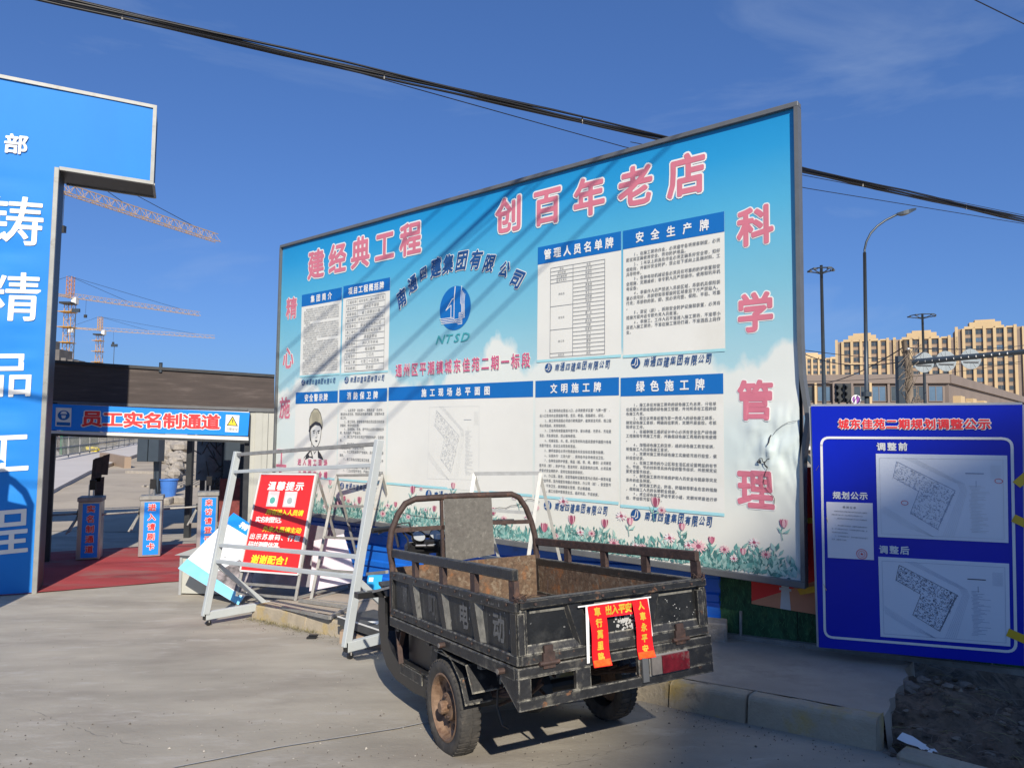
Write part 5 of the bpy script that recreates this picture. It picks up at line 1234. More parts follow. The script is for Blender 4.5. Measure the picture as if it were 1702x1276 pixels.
# grey open cabinet lying by the carpet
c0, c1 = gp(297, 988), gp(372, 990); cu = (c1 - c0).normalized(); cab = Plane(c0, V((cu.x, cu.y, 0)))
ct = thing('grey_metal_cabinet', 'low grey metal cabinet lying beside the red carpet under the posters', 'cabinet', c0)
Wd = (c1 - c0).length; Hc = .46
m_ = MB(); m_.use(cream_wall); m_.slab(cab, .02, Wd, .02, Hc, -.45, -.005); m_.build('cabinet_body', parent=ct)
m_ = MB(); m_.use(alu)
for (a, b, c, d) in ((0, .035, 0, Hc + .02), (0, Wd, Hc, Hc + .03)): m_ = MB(); m_.use(alu); m_.slab(cab, a, b, c, d, -.48, .012); m_.build('cabinet_edge', parent=ct, bevel=.003)
m_ = MB(); m_.use(cream_wall); m_.add([cab.P(-.05, Hc + .035, .05), cab.P(Wd + .05, Hc + .035, .1), cab.P(Wd + .1, Hc + .06, -.55), cab.P(.05, Hc + .08, -.5)], [(0, 1, 2, 3)]); m_.build('loose_lid', parent=ct)
# dark flat case with white triangle on the kerb
p0_, p1_ = gp(563, 1034, .17), gp(640, 1050, .17); f_ = Plane(p0_, V((p1_.x - p0_.x, p1_.y - p0_.y, 0)).normalized())
dt = MB(); dt.use(mat('dark_grey_case', (.055, .058, .06), .45, var=.3, scale=10)); dt.slab(f_, -.02, .62, -.02, .045, -.40, 0); dt.use(off_white); dt.slab(f_, -.02, .62, .046, .056, -.005, .004)
o = dt.build('flat_dark_case'); tag(o, 'dark grey flat case with a white triangle lying on the kerb beside the cart', 'case'); MW[o.name] = Matrix.Identity(4)
m_ = MB(); m_.use(white_m); m_.add([f_.P(.30, .048, -.10), f_.P(.44, .048, -.10), f_.P(.38, .048, -.24)], [(0, 1, 2)]); m_.build('triangle_print', parent=o)
m_ = MB(); m_.use(brown_wall)
for k in range(3): p = f_.P(.10 + k * .19, -.10, -.04); m_.box(p.x - .07, p.x + .07, p.y - .04, p.y + .06, p.z - .08, p.z + .04)
tag(m_.build('brick_row'), 'few brown bricks under the flat dark case at the kerb', 'bricks')
# ================================================================== CARGO TRICYCLE
CM = Matrix(((.8775, -.4772, -.0488), (.4796, .8737, .0811), (.004, -.0945, .9955)))
CT = V((.04110799, 2.81186401, -1.08427091)) * 1.1 + EYE
CARTM = Matrix.Translation(CT) @ CM.to_4x4()
CW, CL = 1.10, 1.65
tail_m = mat('scuffed_black_panel', (.014, .0145, .0145), .36, var=.5, scale=6, dirt=(.06, .06, .055), dscale=4.5, dth=.50, dsharp=.3, bump=.1, bscale=50, mid=((.50, .50, .47), 34, .665, .03))
flank_m = mat('streaked_black_panel', (.02, .02, .019), .5, var=.6, scale=5, dirt=(.085, .083, .07), dscale=7, dth=.5, dsharp=.25, bump=.15, bscale=40, stretch=(4, 4, .9), mid=((.30, .29, .26), 16, .66, .05))
ct_ = thing('cargo_tricycle', 'old black cargo tricycle with rusty open bed and red couplets on its tailgate', 'tricycle', M=CARTM)
def cp_(mb, name, m=None, parent=None, **kw): return mb.build(name, m, parent or ct_, local=True, **kw)
XL = Plane(V((0, 0, 0)), V((0, -1, 0)))                        # left flank: u runs backwards along the bed
def B_(m, *a):
    q = MB(); q.use(m); q.box(*a); return q
# floor, inner walls
cp_(B_(rust_m, .03, CW - .03, .03, CL - .02, .175, .19), 'bed_floor')
cp_(B_(rust_m, .0, CW, CL - .018, CL, .12, .47), 'front_wall')
rib_dust = mat('dusty_flank', (.15, .145, .125), .8, var=.3, scale=30, dirt=(.06, .058, .05), dscale=22, dth=.55)
for sx in (0, 1):
    X = lambda x: x if sx == 0 else CW - x
    def bx(m, a, b, *r): a, b = X(a), X(b); return B_(m, min(a, b), max(a, b), *r)
    cp_(bx(rust_m, .028, .032, .03, CL - .02, .19, .445), 'inner_lining')
    sp = cp_(bx(flank_m, .018, .027, .03, CL - .02, .18, .44), 'side_panel')
    cp_(bx(bl, .0, .035, .0, CL, .40, .447), 'upper_rail', bevel=.004)
    cp_(bx(bl_dust, .0, .035, .0, CL, .18, .225), 'lower_rail', bevel=.004)
    cp_(bx(bl, .0, .034, CL - .05, CL, .225, .40), 'corner_stile'); cp_(bx(bl, .0, .034, .0, .05, .225, .40), 'corner_stile')
    cp_(bx(bl_dust, -.004, .04, .02, CL, .118, .174), 'chassis_rail', bevel=.004)
    for (yt, yb) in ((1.30, 1.235), (.875, .815), (.47, .415)):  # pressed ribs leaning over
        q = MB(); q.use(bl); w_ = .055
        a0, a1, b0, b1 = yt - w_, yt + .005, yb - w_, yb + .005
        xo, xi = X(.002), X(.0185)
        q.hexa([(xi, b0 - .004, .224), (xi, b1 + .012, .224), (xo, b1, .224), (xo, b0, .224)], [(xi, a0 - .004, .401), (xi, a1 + .012, .401), (xo, a1, .401), (xo, a0, .401)])
        q.use(rib_dust); q.hexa([(xi, b0 - .034, .226), (xi, b0 - .005, .226), (xo, b0 - .001, .226), (X(.0035), b0 - .004, .226)], [(xi, a0 - .050, .400), (xi, a0 - .005, .400), (xo, a0 - .001, .400), (X(.0035), a0 - .004, .400)])
        cp_(q, 'pressed_rib')
    # rail above
    cp_(bx(rust_dark if sx else bl, .004, .034, .02, CL - .01, .535, .585), 'top_rail', bevel=.004)
    for y in (1.24, .83, .44, .04): cp_(bx(rust_dark, .006, .032, y - .025, y + .025, .447, .535), 'rail_upright')
q = MB(); fade = mat('faded_white_paint', (.12, .12, .115), .6, var=.3, scale=60); fade2 = mat('very_faded_paint', (.07, .07, .068), .6, var=.3, scale=60)
PLf = Plane(V((.0175, 0, 0)), V((0, -1, 0)))
for ch, y, z, mm, s_ in (('景', 1.42, .325, fade2, .10), ('町', .99, .325, fade2, .11), ('电', .575, .318, fade, .115), ('动', .195, .318, fade, .12)):
    q = MB(); q.use(mm); put(q, PLf, ch, -y, z, s_ * 1.0, s_ * 1.15, bold=.035, n=.001, k=6); cp_(q, 'faded_character')
q = MB(); q.use(white_scratch)
r3 = random.Random(5)
for i in range(26):
    y, z = r3.uniform(.05, 1.5), r3.uniform(.23, .39); q.poly(PLf, [(-y - .002, z), (-y + .002, z - .004), (-y + .003, z + r3.uniform(.006, .02))], .0015)
cp_(q, 'panel_chips', kind='stuff')
PLr = Plane(V((-.0005, 0, 0)), V((0, -1, 0))); q = MB(); q.use(white_scratch)
for i in range(12):
    y = r3.uniform(.1, 1.5); q.poly(PLr, [(-y - .002, .415), (-y + .002, .413), (-y + .001, .415 + r3.uniform(.008, .02))], .001)
cp_(q, 'paint_chips', kind='stuff')
for i in range(9):
    y = .08 + i * .185
    for z, x in ((.205, -.001), (.43, -.001)): q = MB(); q.use(rust_dark); q.tube([(x, y, z), (x - .005, y, z)], .007, 6); cp_(q, 'bolt')
for i in range(6): q = MB(); q.use(rust_dark); q.tube([(.09 + i * .18, -.019, .435), (.09 + i * .18, -.024, .435)], .007, 6); cp_(q, 'bolt')
# marker lamps on the chassis rail
for y in (.78, .12):
    q = MB(); q.use(rust_dark).tube([(-.035, y, .145), (0, y, .145)], .014, 10); q.use(lamp_white).tube([(-.038, y, .145), (-.034, y, .145)], .012, 10); cp_(q, 'marker_lamp')
# tailgate
cp_(B_(tail_m, .035, CW - .02, .012, .02, .20, .42), 'tailgate_panel')
cp_(B_(bl, .02, CW - .005, -.018, .03, .415, .455), 'tailgate_top_rail', bevel=.006)
for x0, x1, e0, e1_ in ((.055, .33, .0, .05), (.40, .66, .03, .03), (.735, 1.045, .05, .0)):
    q = MB(); q.use(bl_dust); q.hexa([(x0 - .01, -.005, .226), (x1 + .01, -.005, .226), (x1 + .01, .0115, .226), (x0 - .01, .0115, .226)], [(x0 + e0 * .4, .0105, .262), (x1 - e1_ * .4, .0105, .262), (x1 - e1_ * .4, .0115, .262), (x0 + e0 * .4, .0115, .262)]); cp_(q, 'pressed_lip')
    q = MB(); q.use(rib_dust); q.box(x0 + .02, x1 - .03, .0085, .0118, .392, .402); cp_(q, 'pressed_lip')
cp_(B_(bl_dust, .02, CW - .005, -.006, .03, .18, .225), 'tailgate_bottom_rail', bevel=.004)
for x in (.02, CW - .045): cp_(B_(bl_dust, x, x + .035, -.004, .028, .225, .415), 'tailgate_stile', bevel=.004)
for (xt, xb) in ((.30, .365), (.76, .70)):
    q = MB(); q.use(bl); w_ = .07
    q.hexa([(xb - w_ / 2 - .02, .014, .222), (xb + w_ / 2 + .02, .014, .222), (xb + w_ / 2, -.004, .222), (xb - w_ / 2, -.004, .222)][::-1], [(xt - w_ / 2 - .02, .014, .418), (xt + w_ / 2 + .02, .014, .418), (xt + w_ / 2, -.004, .418), (xt - w_ / 2, -.004, .418)][::-1]); cp_(q, 'tailgate_rib')
q = MB(); q.use(white_scratch); PT = Plane(V((0, .0115, 0)), V((1, 0, 0)))
for i in range(95):                                            # flaked patch and scuffs
    if i < 70: x, z, s_ = r3.gauss(.60, .035), r3.gauss(.30, .02), r3.uniform(.003, .012)
    else: x, z, s_ = r3.uniform(.78, 1.04), r3.uniform(.24, .40), r3.uniform(.001, .004)
    x = max(.49, x)
    a = r3.random() * 6; q.poly(PT, [(x + s_ * math.cos(a + k * 1.57) * r3.uniform(.5, 1.3), z + s_ * math.sin(a + k * 1.57) * r3.uniform(.5, 1.3)) for k in range(4)], .0012 + i * .00001)
cp_(q, 'flaked_paint', kind='stuff')
for x in (.02, CW - .05):
    cp_(B_(bl_dust, x - .016, x + .018, -.010, .03, .225, .40), 'corner_angle')
for x in (.15, .90):
    q = B_(rust_dark, x - .03, x + .03, -.02, -.006, .16, .225); q.tube([(x - .05, -.018, .182), (x + .05, -.018, .182)], .010, 8); q.box(x - .022, x + .022, -.018, -.006, .225, .255); cp_(q, 'hinge')
# rear bumper with its slots
PB_ = .004
q = MB(); q.use(bl_dust)
for (x0, x1, z0, z1) in ((-.004, CW + .004, .135, .175), (-.004, CW + .004, .0, .045), (-.004, .06, .045, .135), (.29, .37, .045, .135), (.64, CW + .004, .045, .135)): q.box(x0, x1, -.012, .012, z0, z1)
cp_(q, 'rear_bumper', bevel=.003)
q = MB(); q.use(bl_dust); q.hexa([(-.004, .0, .0), (.0, .16, .10), (.008, .16, .10), (.006, .0, .0)], [(-.004, .0, .175), (-.0, .16, .175), (.008, .16, .175), (.006, .0, .175)]); cp_(q, 'bumper_gusset')
q = MB(); q.use(bl_dust); q.hexa([(CW - .006, .0, .0), (CW - .008, .16, .10), (CW, .16, .10), (CW + .004, .0, .0)], [(CW - .006, .0, .175), (CW - .008, .16, .175), (CW, .16, .175), (CW + .004, .0, .175)]); cp_(q, 'bumper_gusset')
cp_(B_(bl_dust, .052, .296, -.016, -.0125, .043, .052), 'plate_frame'); cp_(B_(bl_dust, .052, .296, -.016, -.0125, .130, .140), 'plate_frame')
q = B_(lamp_white, .705, .765, -.03, -.013, .045, .125); q.use(lamp_red).box(.767, .935, -.032, -.013, .045, .125); q.use(steel_dull).box(.70, .94, -.016, -.0125, .038, .132); cp_(q, 'tail_lamp', bevel=.003)
cp_(B_(alu_dark, .655, .69, -.022, -.013, .02, .13), 'lamp_bracket')
# couplets
def hang(x0, x1, x2, x3, zt, zb, m, nm, txt, vert=True):
    q = MB(); q.use(m); N = 14; grid_ = []
    def at_(s_, t): 
        x = (x0 + (x2 - x0) * t) * (1 - s_) + (x1 + (x3 - x1) * t) * s_ + .008 * math.sin(t * 6.0) * (t if vert else 0)
        z = zt + (zb - zt) * t; y = -.021 - .006 * math.sin(t * 5 + s_ * 2) * t - (.004 if vert else .0)
        return V((x, y, z))
    k = len(q.v)
    for i in range(N + 1):
        for j in range(5): q.v.append(at_(j / 4, i / N))
    for i in range(N):
        for j in range(4): a = k + i * 5 + j; q.f.append((a, a + 1, a + 6, a + 5)); q.m.append(0)
    o = cp_(q, nm, smooth=True); q = MB(); q.use(gold_m)
    class Sk(Plane):
        def __init__(s): s.n = V((0, -1, 0))
        def P(s, u, v, n=0): return at_(u, v) + V((0, -1, 0)) * n
    S = Sk(); n = len(txt); wd, ht = abs(x1 - x0), abs(zt - zb)
    for i, ch in enumerate(txt):
        if vert: u, v = .5, .10 + i * (.74 / (n - 1)); e = .145; put(q, S, ch, u, v, e * ht / wd * .9, -e, bold=.05, k=8, n=.0012)
        else: u, v = .13 + i * .74 / (n - 1), .48; e = .74; put(q, S, ch, u, v, e * ht / wd * .9, -e, bold=.05, k=8, n=.0012)
    if vert:
        q.use(couplet_orange); q.add([S.P(.03, .88, .0008), S.P(.97, .88, .0008), S.P(.97, .99, .0008), S.P(.03, .99, .0008)], [(0, 1, 2, 3)])
        q.use(couplet_red)
        for k in range(16): a, b = r3.uniform(.1, .9), r3.uniform(.89, .98); q.add([S.P(a, b, .0014), S.P(a + .07, b + .004, .0014), S.P(a + .03, b + .012, .0014)], [(0, 1, 2)])
    q.build('gold_lettering', None, o, local=True)
    return o
back = MB(); back.use(white_m)
q = MB(); q.use(white_m); q.hexa([(.345, -.0195, .15), (.36, -.0195, .15), (.36, -.019, .15), (.345, -.019, .15)], [(.352, -.0195, .395), (.37, -.0195, .395), (.37, -.019, .395), (.352, -.019, .395)]); cp_(q, 'paper_backing')
q = MB(); q.use(white_m); q.hexa([(.712, -.0195, .22), (.728, -.0195, .22), (.728, -.019, .22), (.712, -.019, .22)], [(.70, -.0195, .40), (.715, -.0195, .40), (.715, -.019, .40), (.70, -.019, .40)]); cp_(q, 'paper_backing')
cs = (('couplet_strip', 'hanging left couplet', (.360, .455, .385, .480, .395, .125, couplet_red, 'couplet_strip', '車行萬里路')), ('couplet_strip', '', (.612, .705, .640, .735, .395, .125, couplet_red, 'couplet_strip', '人車永平安')))
for _, _, a in cs: hang(*a)
hang(.455, .612, .455, .612, .395, .335, couplet_red, 'couplet_banner', '出入平安', vert=False)
q = MB(); q.use(white_m); q.box(.31, .73, -.022, -.0195, .396, .402); cp_(q, 'paper_top_edge')
# wire ties on the rear corners
for x in (.03, CW - .03):
    q = MB(); q.use(rust_dark)
    for k in range(5):
        c = V((x, .01, .46)); ph = r3.random() * 6; q.tube([c + V((math.cos(ph + a) * .03, math.sin(ph + a) * .03, math.sin(a * 2 + k) * .02)) for a in [i * .9 for i in range(7)]], .002, 4, False)
    cp_(q, 'wire_tie')
q = MB(); q.use(rust_dark); q.tube([(.06, .0, .463), (.10, .01, .47), (.16, 0, .462), (.17, .0, .50), (.175, .005, .53)], .0018, 4, False); cp_(q, 'wire_tie')
# front hoop
Y = CL - .005
hp = [(0.018, Y, .20), (.018, Y, .48), (.0, Y, .60), (.015, Y, .70), (.06, Y, .80), (.11, Y, .865), (.18, Y, .893), (.55, Y, .90), (.90, Y, .897), (.955, Y, .875), (1.01, Y, .80), (1.05, Y, .70), (1.075, Y, .60), (1.08, Y, .48), (1.08, Y, .20)]
q = MB(); q.use(rust_dark); q.tube(hp, .021, 8); cp_(q, 'front_hoop', smooth=True)
q = MB(); q.use(rust_dark); q.beam((.0, Y, .70), (.385, Y, .70), .02, .028); cp_(q, 'hoop_cross_bar'); q = MB(); q.use(rust_dark); q.beam((.72, Y, .71), (1.05, Y, .70), .02, .028); cp_(q, 'hoop_cross_bar')
q = MB(); q.use(rust_dark); q.beam((.365, Y, .45), (.365, Y, .89), .02, .02); cp_(q, 'hoop_upright')
q = MB(); q.use(board_m); q.hexa([(.375, Y - .028, .47), (.735, Y - .028, .50), (.735, Y - .022, .50), (.375, Y - .022, .47)], [(.372, Y - .028, .885), (.725, Y - .028, .882), (.725, Y - .022, .882), (.372, Y - .022, .885)]); cp_(q, 'sheet_guard')
# running gear
def wheel(x0, x1, y, z, R, nm='wheel'):
    cx = (x0 + x1) / 2; w_ = (x1 - x0); s_ = -1 if cx < .5 else 1
    q = MB(); q.use(tyre_m); o = V((cx, y, z)); prof = [(R * .66, -w_ * .36), (R * .76, -w_ * .47), (R * .88, -w_ * .5), (R * .96, -w_ * .42), (R * .985, -w_ * .2), (R * .985, w_ * .2), (R * .96, w_ * .42), (R * .88, w_ * .5), (R * .76, w_ * .47), (R * .66, w_ * .36), (R * .62, 0), (R * .66, -w_ * .36)]
    q.lathe(prof, o, (1, 0, 0), 40); wo = cp_(q, nm, smooth=True)
    q = MB(); q.use(tyre_m)
    for i in range(44):                                        # tread lugs
        a = 2 * PI * i / 44
        for side in (-1, 1):
            aa = a + (0 if side < 0 else .07)
            def pt(r, t, ang): return o + V((t, math.cos(ang) * r, math.sin(ang) * r))
            r0, r1 = R * .955, R * 1.0
            q.hexa([pt(r0, side * w_ * .05, aa), pt(r0, side * w_ * .47, aa + .03), pt(r0 * .97, side * w_ * .47, aa + .11), pt(r0, side * w_ * .05, aa + .09)], [pt(r1, side * w_ * .05, aa), pt(r1 * .975, side * w_ * .44, aa + .03), pt(r1 * .975, side * w_ * .44, aa + .11), pt(r1, side * w_ * .05, aa + .09)])
    q.build('tread', None, wo, local=True, kind='stuff')
    q = MB(); q.use(rim_m); q.lathe([(R * .70, s_ * w_ * .42), (R * .66, s_ * w_ * .44), (R * .62, s_ * w_ * .34), (R * .58, s_ * w_ * .10), (R * .50, s_ * w_ * .02), (R * .30, s_ * w_ * .06), (R * .28, s_ * w_ * .26), (0.001, s_ * w_ * .28)], o, (1, 0, 0), 32); q.lathe([(.032, s_ * w_ * .25), (.034, s_ * w_ * .52), (.026, s_ * w_ * .60), (.001, s_ * w_ * .60)], o, (1, 0, 0), 14)
    q.use(rust_dark)
    for i in range(5):
        a = 2 * PI * i / 5 + .3; c = o + V((s_ * w_ * .28, math.cos(a) * R * .22, math.sin(a) * R * .22)); q.tube([c, c + V((s_ * .012, 0, 0))], .009, 6)
    for i in range(10):
        a = 2 * PI * i / 10; c = o + V((s_ * w_ * .065, math.cos(a) * R * .42, math.sin(a) * R * .42)); q.tube([c, c + V((s_ * .002, 0, 0))], .016, 8)
    q.build('rim', None, wo, local=True)
    return wo
RW = .243
wheel(-.005, .115, .835, -.178, RW); wheel(.985, 1.105, .835, -.178, RW)
q = MB(); q.use(dark_steel); q.tube([(.11, .835, -.178), (.99, .835, -.178)], .035, 10); q.lathe([(.04, -.1), (.11, -.06), (.12, 0), (.11, .06), (.04, .1)], (.55, .835, -.178), (1, 0, 0), 16); cp_(q, 'rear_axle')
for x in (.17, .93):
    for k in range(4):
        q = MB(); q.use(rust_dark); h = .62 - k * .11; q.tube([(x, .835 + h * t, -.10 - k * .014 + .10 * t * t) for t in (-1, -.6, -.3, 0, .3, .6, 1)], .012, 6); cp_(q, 'leaf_spring')
for x in (.16, .90): cp_(B_(bl_dust, x, x + .04, .42, CL + .25, .03, .115), 'frame_member')
for y in (.44, 1.1, 1.6): cp_(B_(bl_dust, .03, CW - .03, y - .02, y + .02, .085, .118), 'cross_member')
for sx in (0, 1):                                              # mudguards
    X = (lambda x: x) if sx == 0 else (lambda x: CW - x)
    q = MB(); q.use(bl_dust)
    pts = [(.835 + .30 * math.cos(a), -.178 + .285 * math.sin(a)) for a in [math.radians(d) for d in (165, 140, 115, 92, 70, 48, 30)]][::-1]
    pts = [(.46, -.03), (.53, .085)] + pts[2:]
    for i in range(len(pts) - 1):
        (y0, z0), (y1, z1) = pts[i], pts[i + 1]; a, b = sorted((X(-.002), X(.15)))
        q.hexa([(a, y0, z0), (b, y0, z0), (b, y1, z1), (a, y1, z1)], [(a, y0, z0 + .006), (b, y0, z0 + .006), (b, y1, z1 + .006), (a, y1, z1 + .006)])
    cp_(q, 'mudguard')
    # under-bed side box and foot skirt
    a, b = sorted((X(.05), X(.065)))
    q = MB(); q.use(plastic_m)
    prof = [(1.02, -.215), (1.40, -.235), (1.70, -.225), (1.88, -.175), (1.98, -.09), (2.03, .03), (2.045, .14), (2.03, .25)]; inn = [(1.02, -.12), (1.40, -.12), (1.66, -.11), (1.78, -.06), (1.86, .01), (1.89, .08), (1.90, .15), (1.895, .25)]
    for i in range(len(prof) - 1): q.hexa([(a, *prof[i]), (b, *prof[i]), (b, *prof[i + 1]), (a, *prof[i + 1])], [(a, *inn[i]), (b, *inn[i]), (b, *inn[i + 1]), (a, *inn[i + 1])])
    cp_(q, 'foot_skirt')
    cp_(B_(bl_dust, *sorted((X(.044), X(.049))), 1.24, 1.60, -.165, -.105), 'skirt_plate')
    cp_(B_(plastic_m, *sorted((X(.10), X(.30))), 1.15, 1.60, -.10, .12), 'battery_box', bevel=.01)
    q = MB(); q.use(bl_dust); q.hexa([(X(.06), 1.06, -.06), (X(.075), 1.06, -.06), (X(.075), 1.13, -.06), (X(.06), 1.13, -.06)], [(X(.06), 1.02, .118), (X(.075), 1.02, .118), (X(.075), 1.12, .118), (X(.06), 1.12, .118)]); cp_(q, 'hanger_bracket')
    q = MB(); q.use(rust_dark); q.beam((X(.05), 1.66, .12), (X(.05), 1.60, -.11), .03, .012); q.beam((X(.06), 1.56, .12), (X(.06), 1.66, -.06), .03, .012); cp_(q, 'stay')
q = MB(); q.use(white_m); q.add([(.058, 1.0, -.02), (.058, .94, -.02), (.058, .97, .035)], [(0, 1, 2)]); cp_(q, 'triangle_sticker')
# foot well and leg shield
q = MB(); q.use(plastic_m)
fl_ = [(1.66, -.11), (1.80, -.05), (1.88, .04), (1.91, .14), (1.90, .26), (1.97, .32), (2.06, .34)]
for i in range(len(fl_) - 1): q.hexa([(.06, *fl_[i]), (CW - .06, *fl_[i]), (CW - .06, *fl_[i + 1]), (.06, *fl_[i + 1])], [(.06, fl_[i][0], fl_[i][1] - .02), (CW - .06, fl_[i][0], fl_[i][1] - .02), (CW - .06, fl_[i + 1][0], fl_[i + 1][1] - .02), (.06, fl_[i + 1][0], fl_[i + 1][1] - .02)])
cp_(q, 'leg_shield'); cp_(B_(bl_dust, .06, CW - .06, 1.10, 1.68, -.125, -.105), 'floor_plate')
q = B_(plastic_m, -.10, .10, 2.0, 2.10, .245, .285); cp_(q, 'step_bracket', bevel=.004)
q = MB(); q.use(alu); q.beam((-.03, 2.04, .28), (-.03, 2.1, .29), .012, .012); cp_(q, 'bracket_bolt')
q = MB(); q.use(steel_dull); q.beam((.0, 1.70, .44), (-.02, 2.05, .40), .02, .02); q.beam((.02, 1.66, .35), (.0, 2.08, .27), .015, .015); cp_(q, 'front_stay')
cp_(B_(plastic_m, .33, .77, 1.72, 2.0, .20, .33), 'seat', bevel=.03)
cp_(B_(plastic_m, .38, .72, 1.72, 1.98, -.02, .20), 'seat_box', bevel=.01)
# steering: column, handlebar, dials, lamp, mirrorless levers
q = MB(); q.use(dark_steel); q.tube([(.55, 2.10, .60), (.55, 2.26, .20), (.55, 2.30, .05)], .024, 8); cp_(q, 'steering_column')
for x in (.47, .63): q = MB(); q.use(dark_steel); q.tube([(x, 2.18, .50), (x, 2.32, .10), (x, 2.40, -.12)], .018, 8); cp_(q, 'fork_leg')
wheel(.50, .60, 2.40, -.12 - .02, .235, 'front_wheel')
q = MB(); q.use(plastic_m); q.tube([(.02, 2.00, .69), (.20, 2.04, .70), (.34, 2.10, .63), (.55, 2.12, .61), (.76, 2.10, .63), (.90, 2.04, .70), (1.08, 2.00, .69)], .012, 8); cp_(q, 'handlebar', smooth=True)
for a, b in (((.0, 1.995, .69), (.13, 2.025, .695)), ((.97, 2.025, .695), (1.10, 1.995, .69))): q = MB(); q.use(plastic_m); q.tube([a, b], .019, 8); cp_(q, 'grip')
for x in (.14, .96): q = MB(); q.use(steel_dull); q.tube([(x, 2.05, .69), (x + (.09 if x > .5 else -.09), 2.02, .665)], .006, 6); cp_(q, 'brake_lever')
for x in (.355, .49):
    q = MB(); q.use(plastic_m); q.lathe([(.001, -.035), (.045, -.03), (.052, 0), (.050, .010)], (x, 2.05, .625), (0, -.72, .70), 20); dl = cp_(q, 'dial')
    q = MB(); q.use(glass_dial); q.lathe([(.001, .004), (.047, .004)], (x, 2.05, .625), (0, -.72, .70), 20); q.build('dial_glass', None, dl, local=True)
cp_(B_(plastic_m, .28, .66, 2.05, 2.16, .50, .585), 'headlamp_housing', bevel=.02); cp_(B_(plastic_m, .38, .50, 2.0, 2.07, .54, .60), 'instrument_pod', bevel=.012)
q = MB(); q.use(stainless); q.tube([(.32, 2.02, .565), (.44, 2.0, .56), (.50, 2.02, .575)], .008, 6); cp_(q, 'ignition_bracket')
for k, pts in enumerate(([(.20, 2.02, .70), (.24, 1.96, .62), (.26, 1.99, .50), (.34, 2.04, .40)], [(.18, 2.03, .72), (.26, 1.98, .73), (.30, 2.0, .60), (.36, 2.06, .55)], [(.30, 2.06, .58), (.24, 2.02, .50), (.36, 2.04, .42)], [(.90, 2.03, .70), (.80, 1.98, .62), (.70, 2.04, .48)])):
    q = MB(); q.use(cable_m); q.tube(pts, .006, 6); cp_(q, 'control_cable', smooth=True)
# brake rod and chain clutter below
q = MB(); q.use(rust_dark)
for i in range(9): a = V((r3.uniform(.2, .5), r3.uniform(.3, .9), r3.uniform(-.1, .08))); q.tube([a, a + V((r3.uniform(-.1, .1), r3.uniform(-.2, .2), r3.uniform(-.12, .02)))], .008, 5)
cp_(q, 'linkage')
q = MB(); q.use(dark_steel); q.tube([(.16, .48, .10), (.15, .50, -.12), (.16, .47, -.2), (.19, .46, -.22)], .006, 5); cp_(q, 'hook')
# ================================================================== OVERHEAD CABLES
def span(name, label, cat, p0, p1, r, sag, m=cable_m, n=24, group=None, parent=None, jig=0):
    mb = MB(); mb.use(m); pts = []
    for i in range(n + 1):
        t = i / n; p = V(p0).lerp(V(p1), t); p.z -= sag * 4 * t * (1 - t); pts.append(p + V((0, 0, jig * math.sin(i * 2.1))))
    mb.tube(pts, r, 6); o = mb.build(name, parent=parent)
    if label: tag(o, label, cat, group)
    return o
HB = 5.4
def wire_pt(px, py, h): d = ray(px, py); return EYE + d * (h / d.z)
bA, bB, bC = wire_pt(80, -4, HB), wire_pt(1098, 229, HB), wire_pt(1702, 365, HB)
dirn = (bC - bA); ext0 = bA - dirn * .9; ext1 = bA + dirn * 2.2
cb = thing('cable_bundle', 'thick bundle of black overhead cables crossing the sky behind the top of the billboard', 'cables', bA)
offs = [(0, 0, .022), (.035, .02, .018), (-.03, .03, .016), (.01, -.04, .018), (.045, -.03, .014), (.0, .06, .006)]
def curve3(t, dz=0, dx=0):
    # passes through the three sighted points
    a, b, c = bA, bB, bC; tb = (b - a).length / ((b - a).length + (c - b).length)
    l0 = (t - tb) * (t - 1) / (tb); l1 = t * (t - 1) / (tb * (tb - 1)); l2 = t * (t - tb) / (1 - tb)
    p = a * l0 + b * l1 + c * l2
    return V((p.x, p.y, EYE.z + HB + dz)) + V((0, 0, 0)) + V((-dirn.y, dirn.x, 0)).normalized() * dx
for i, (dx, dz, r) in enumerate(offs):
    mb = MB(); mb.use(cable_m); mb.tube([curve3(-.6 + 2.6 * k / 60, dz + .012 * math.sin(k * 1.3 + i * 2), dx + .012 * math.cos(k * 1.1 + i)) for k in range(61)], r, 6); mb.build('cable', parent=cb, smooth=True)
for k in range(10):
    p = curve3(-.3 + k * .17); mb = MB(); mb.use(steel_dull); mb.tube([p + V((0, 0, .06)), p - V((0, 0, .07))], .05 if False else .012, 6); mb.build('cable_tie', parent=cb)
def thin(pxs, h, label):
    pts = [wire_pt(*p, h) for p in pxs]; mb = MB(); mb.use(cable_m); a, b = pts[0], pts[-1]
    pts = [a - (b - a) * .6] + pts + [b + (b - a) * .6]; mb.tube(pts, .008, 5); tag(mb.build('overhead_wire'), label, 'wire', None)
thin([(170, 20), (520, 100), (1036, 244), (1340, 313), (1702, 372)], 5.15, 'single thin black wire running just below the cable bundle')
thin([(1338, 292), (1702, 362)], 5.6, 'thin black wire just under the bundle right of the billboard')
thin([(1338, 283), (1702, 358)], 5.9, 'thin black wire touching the underside of the cable bundle at the right')
thin([(1608, -6), (1702, 40)], 6.0, 'short black wire crossing the top right corner of the sky')
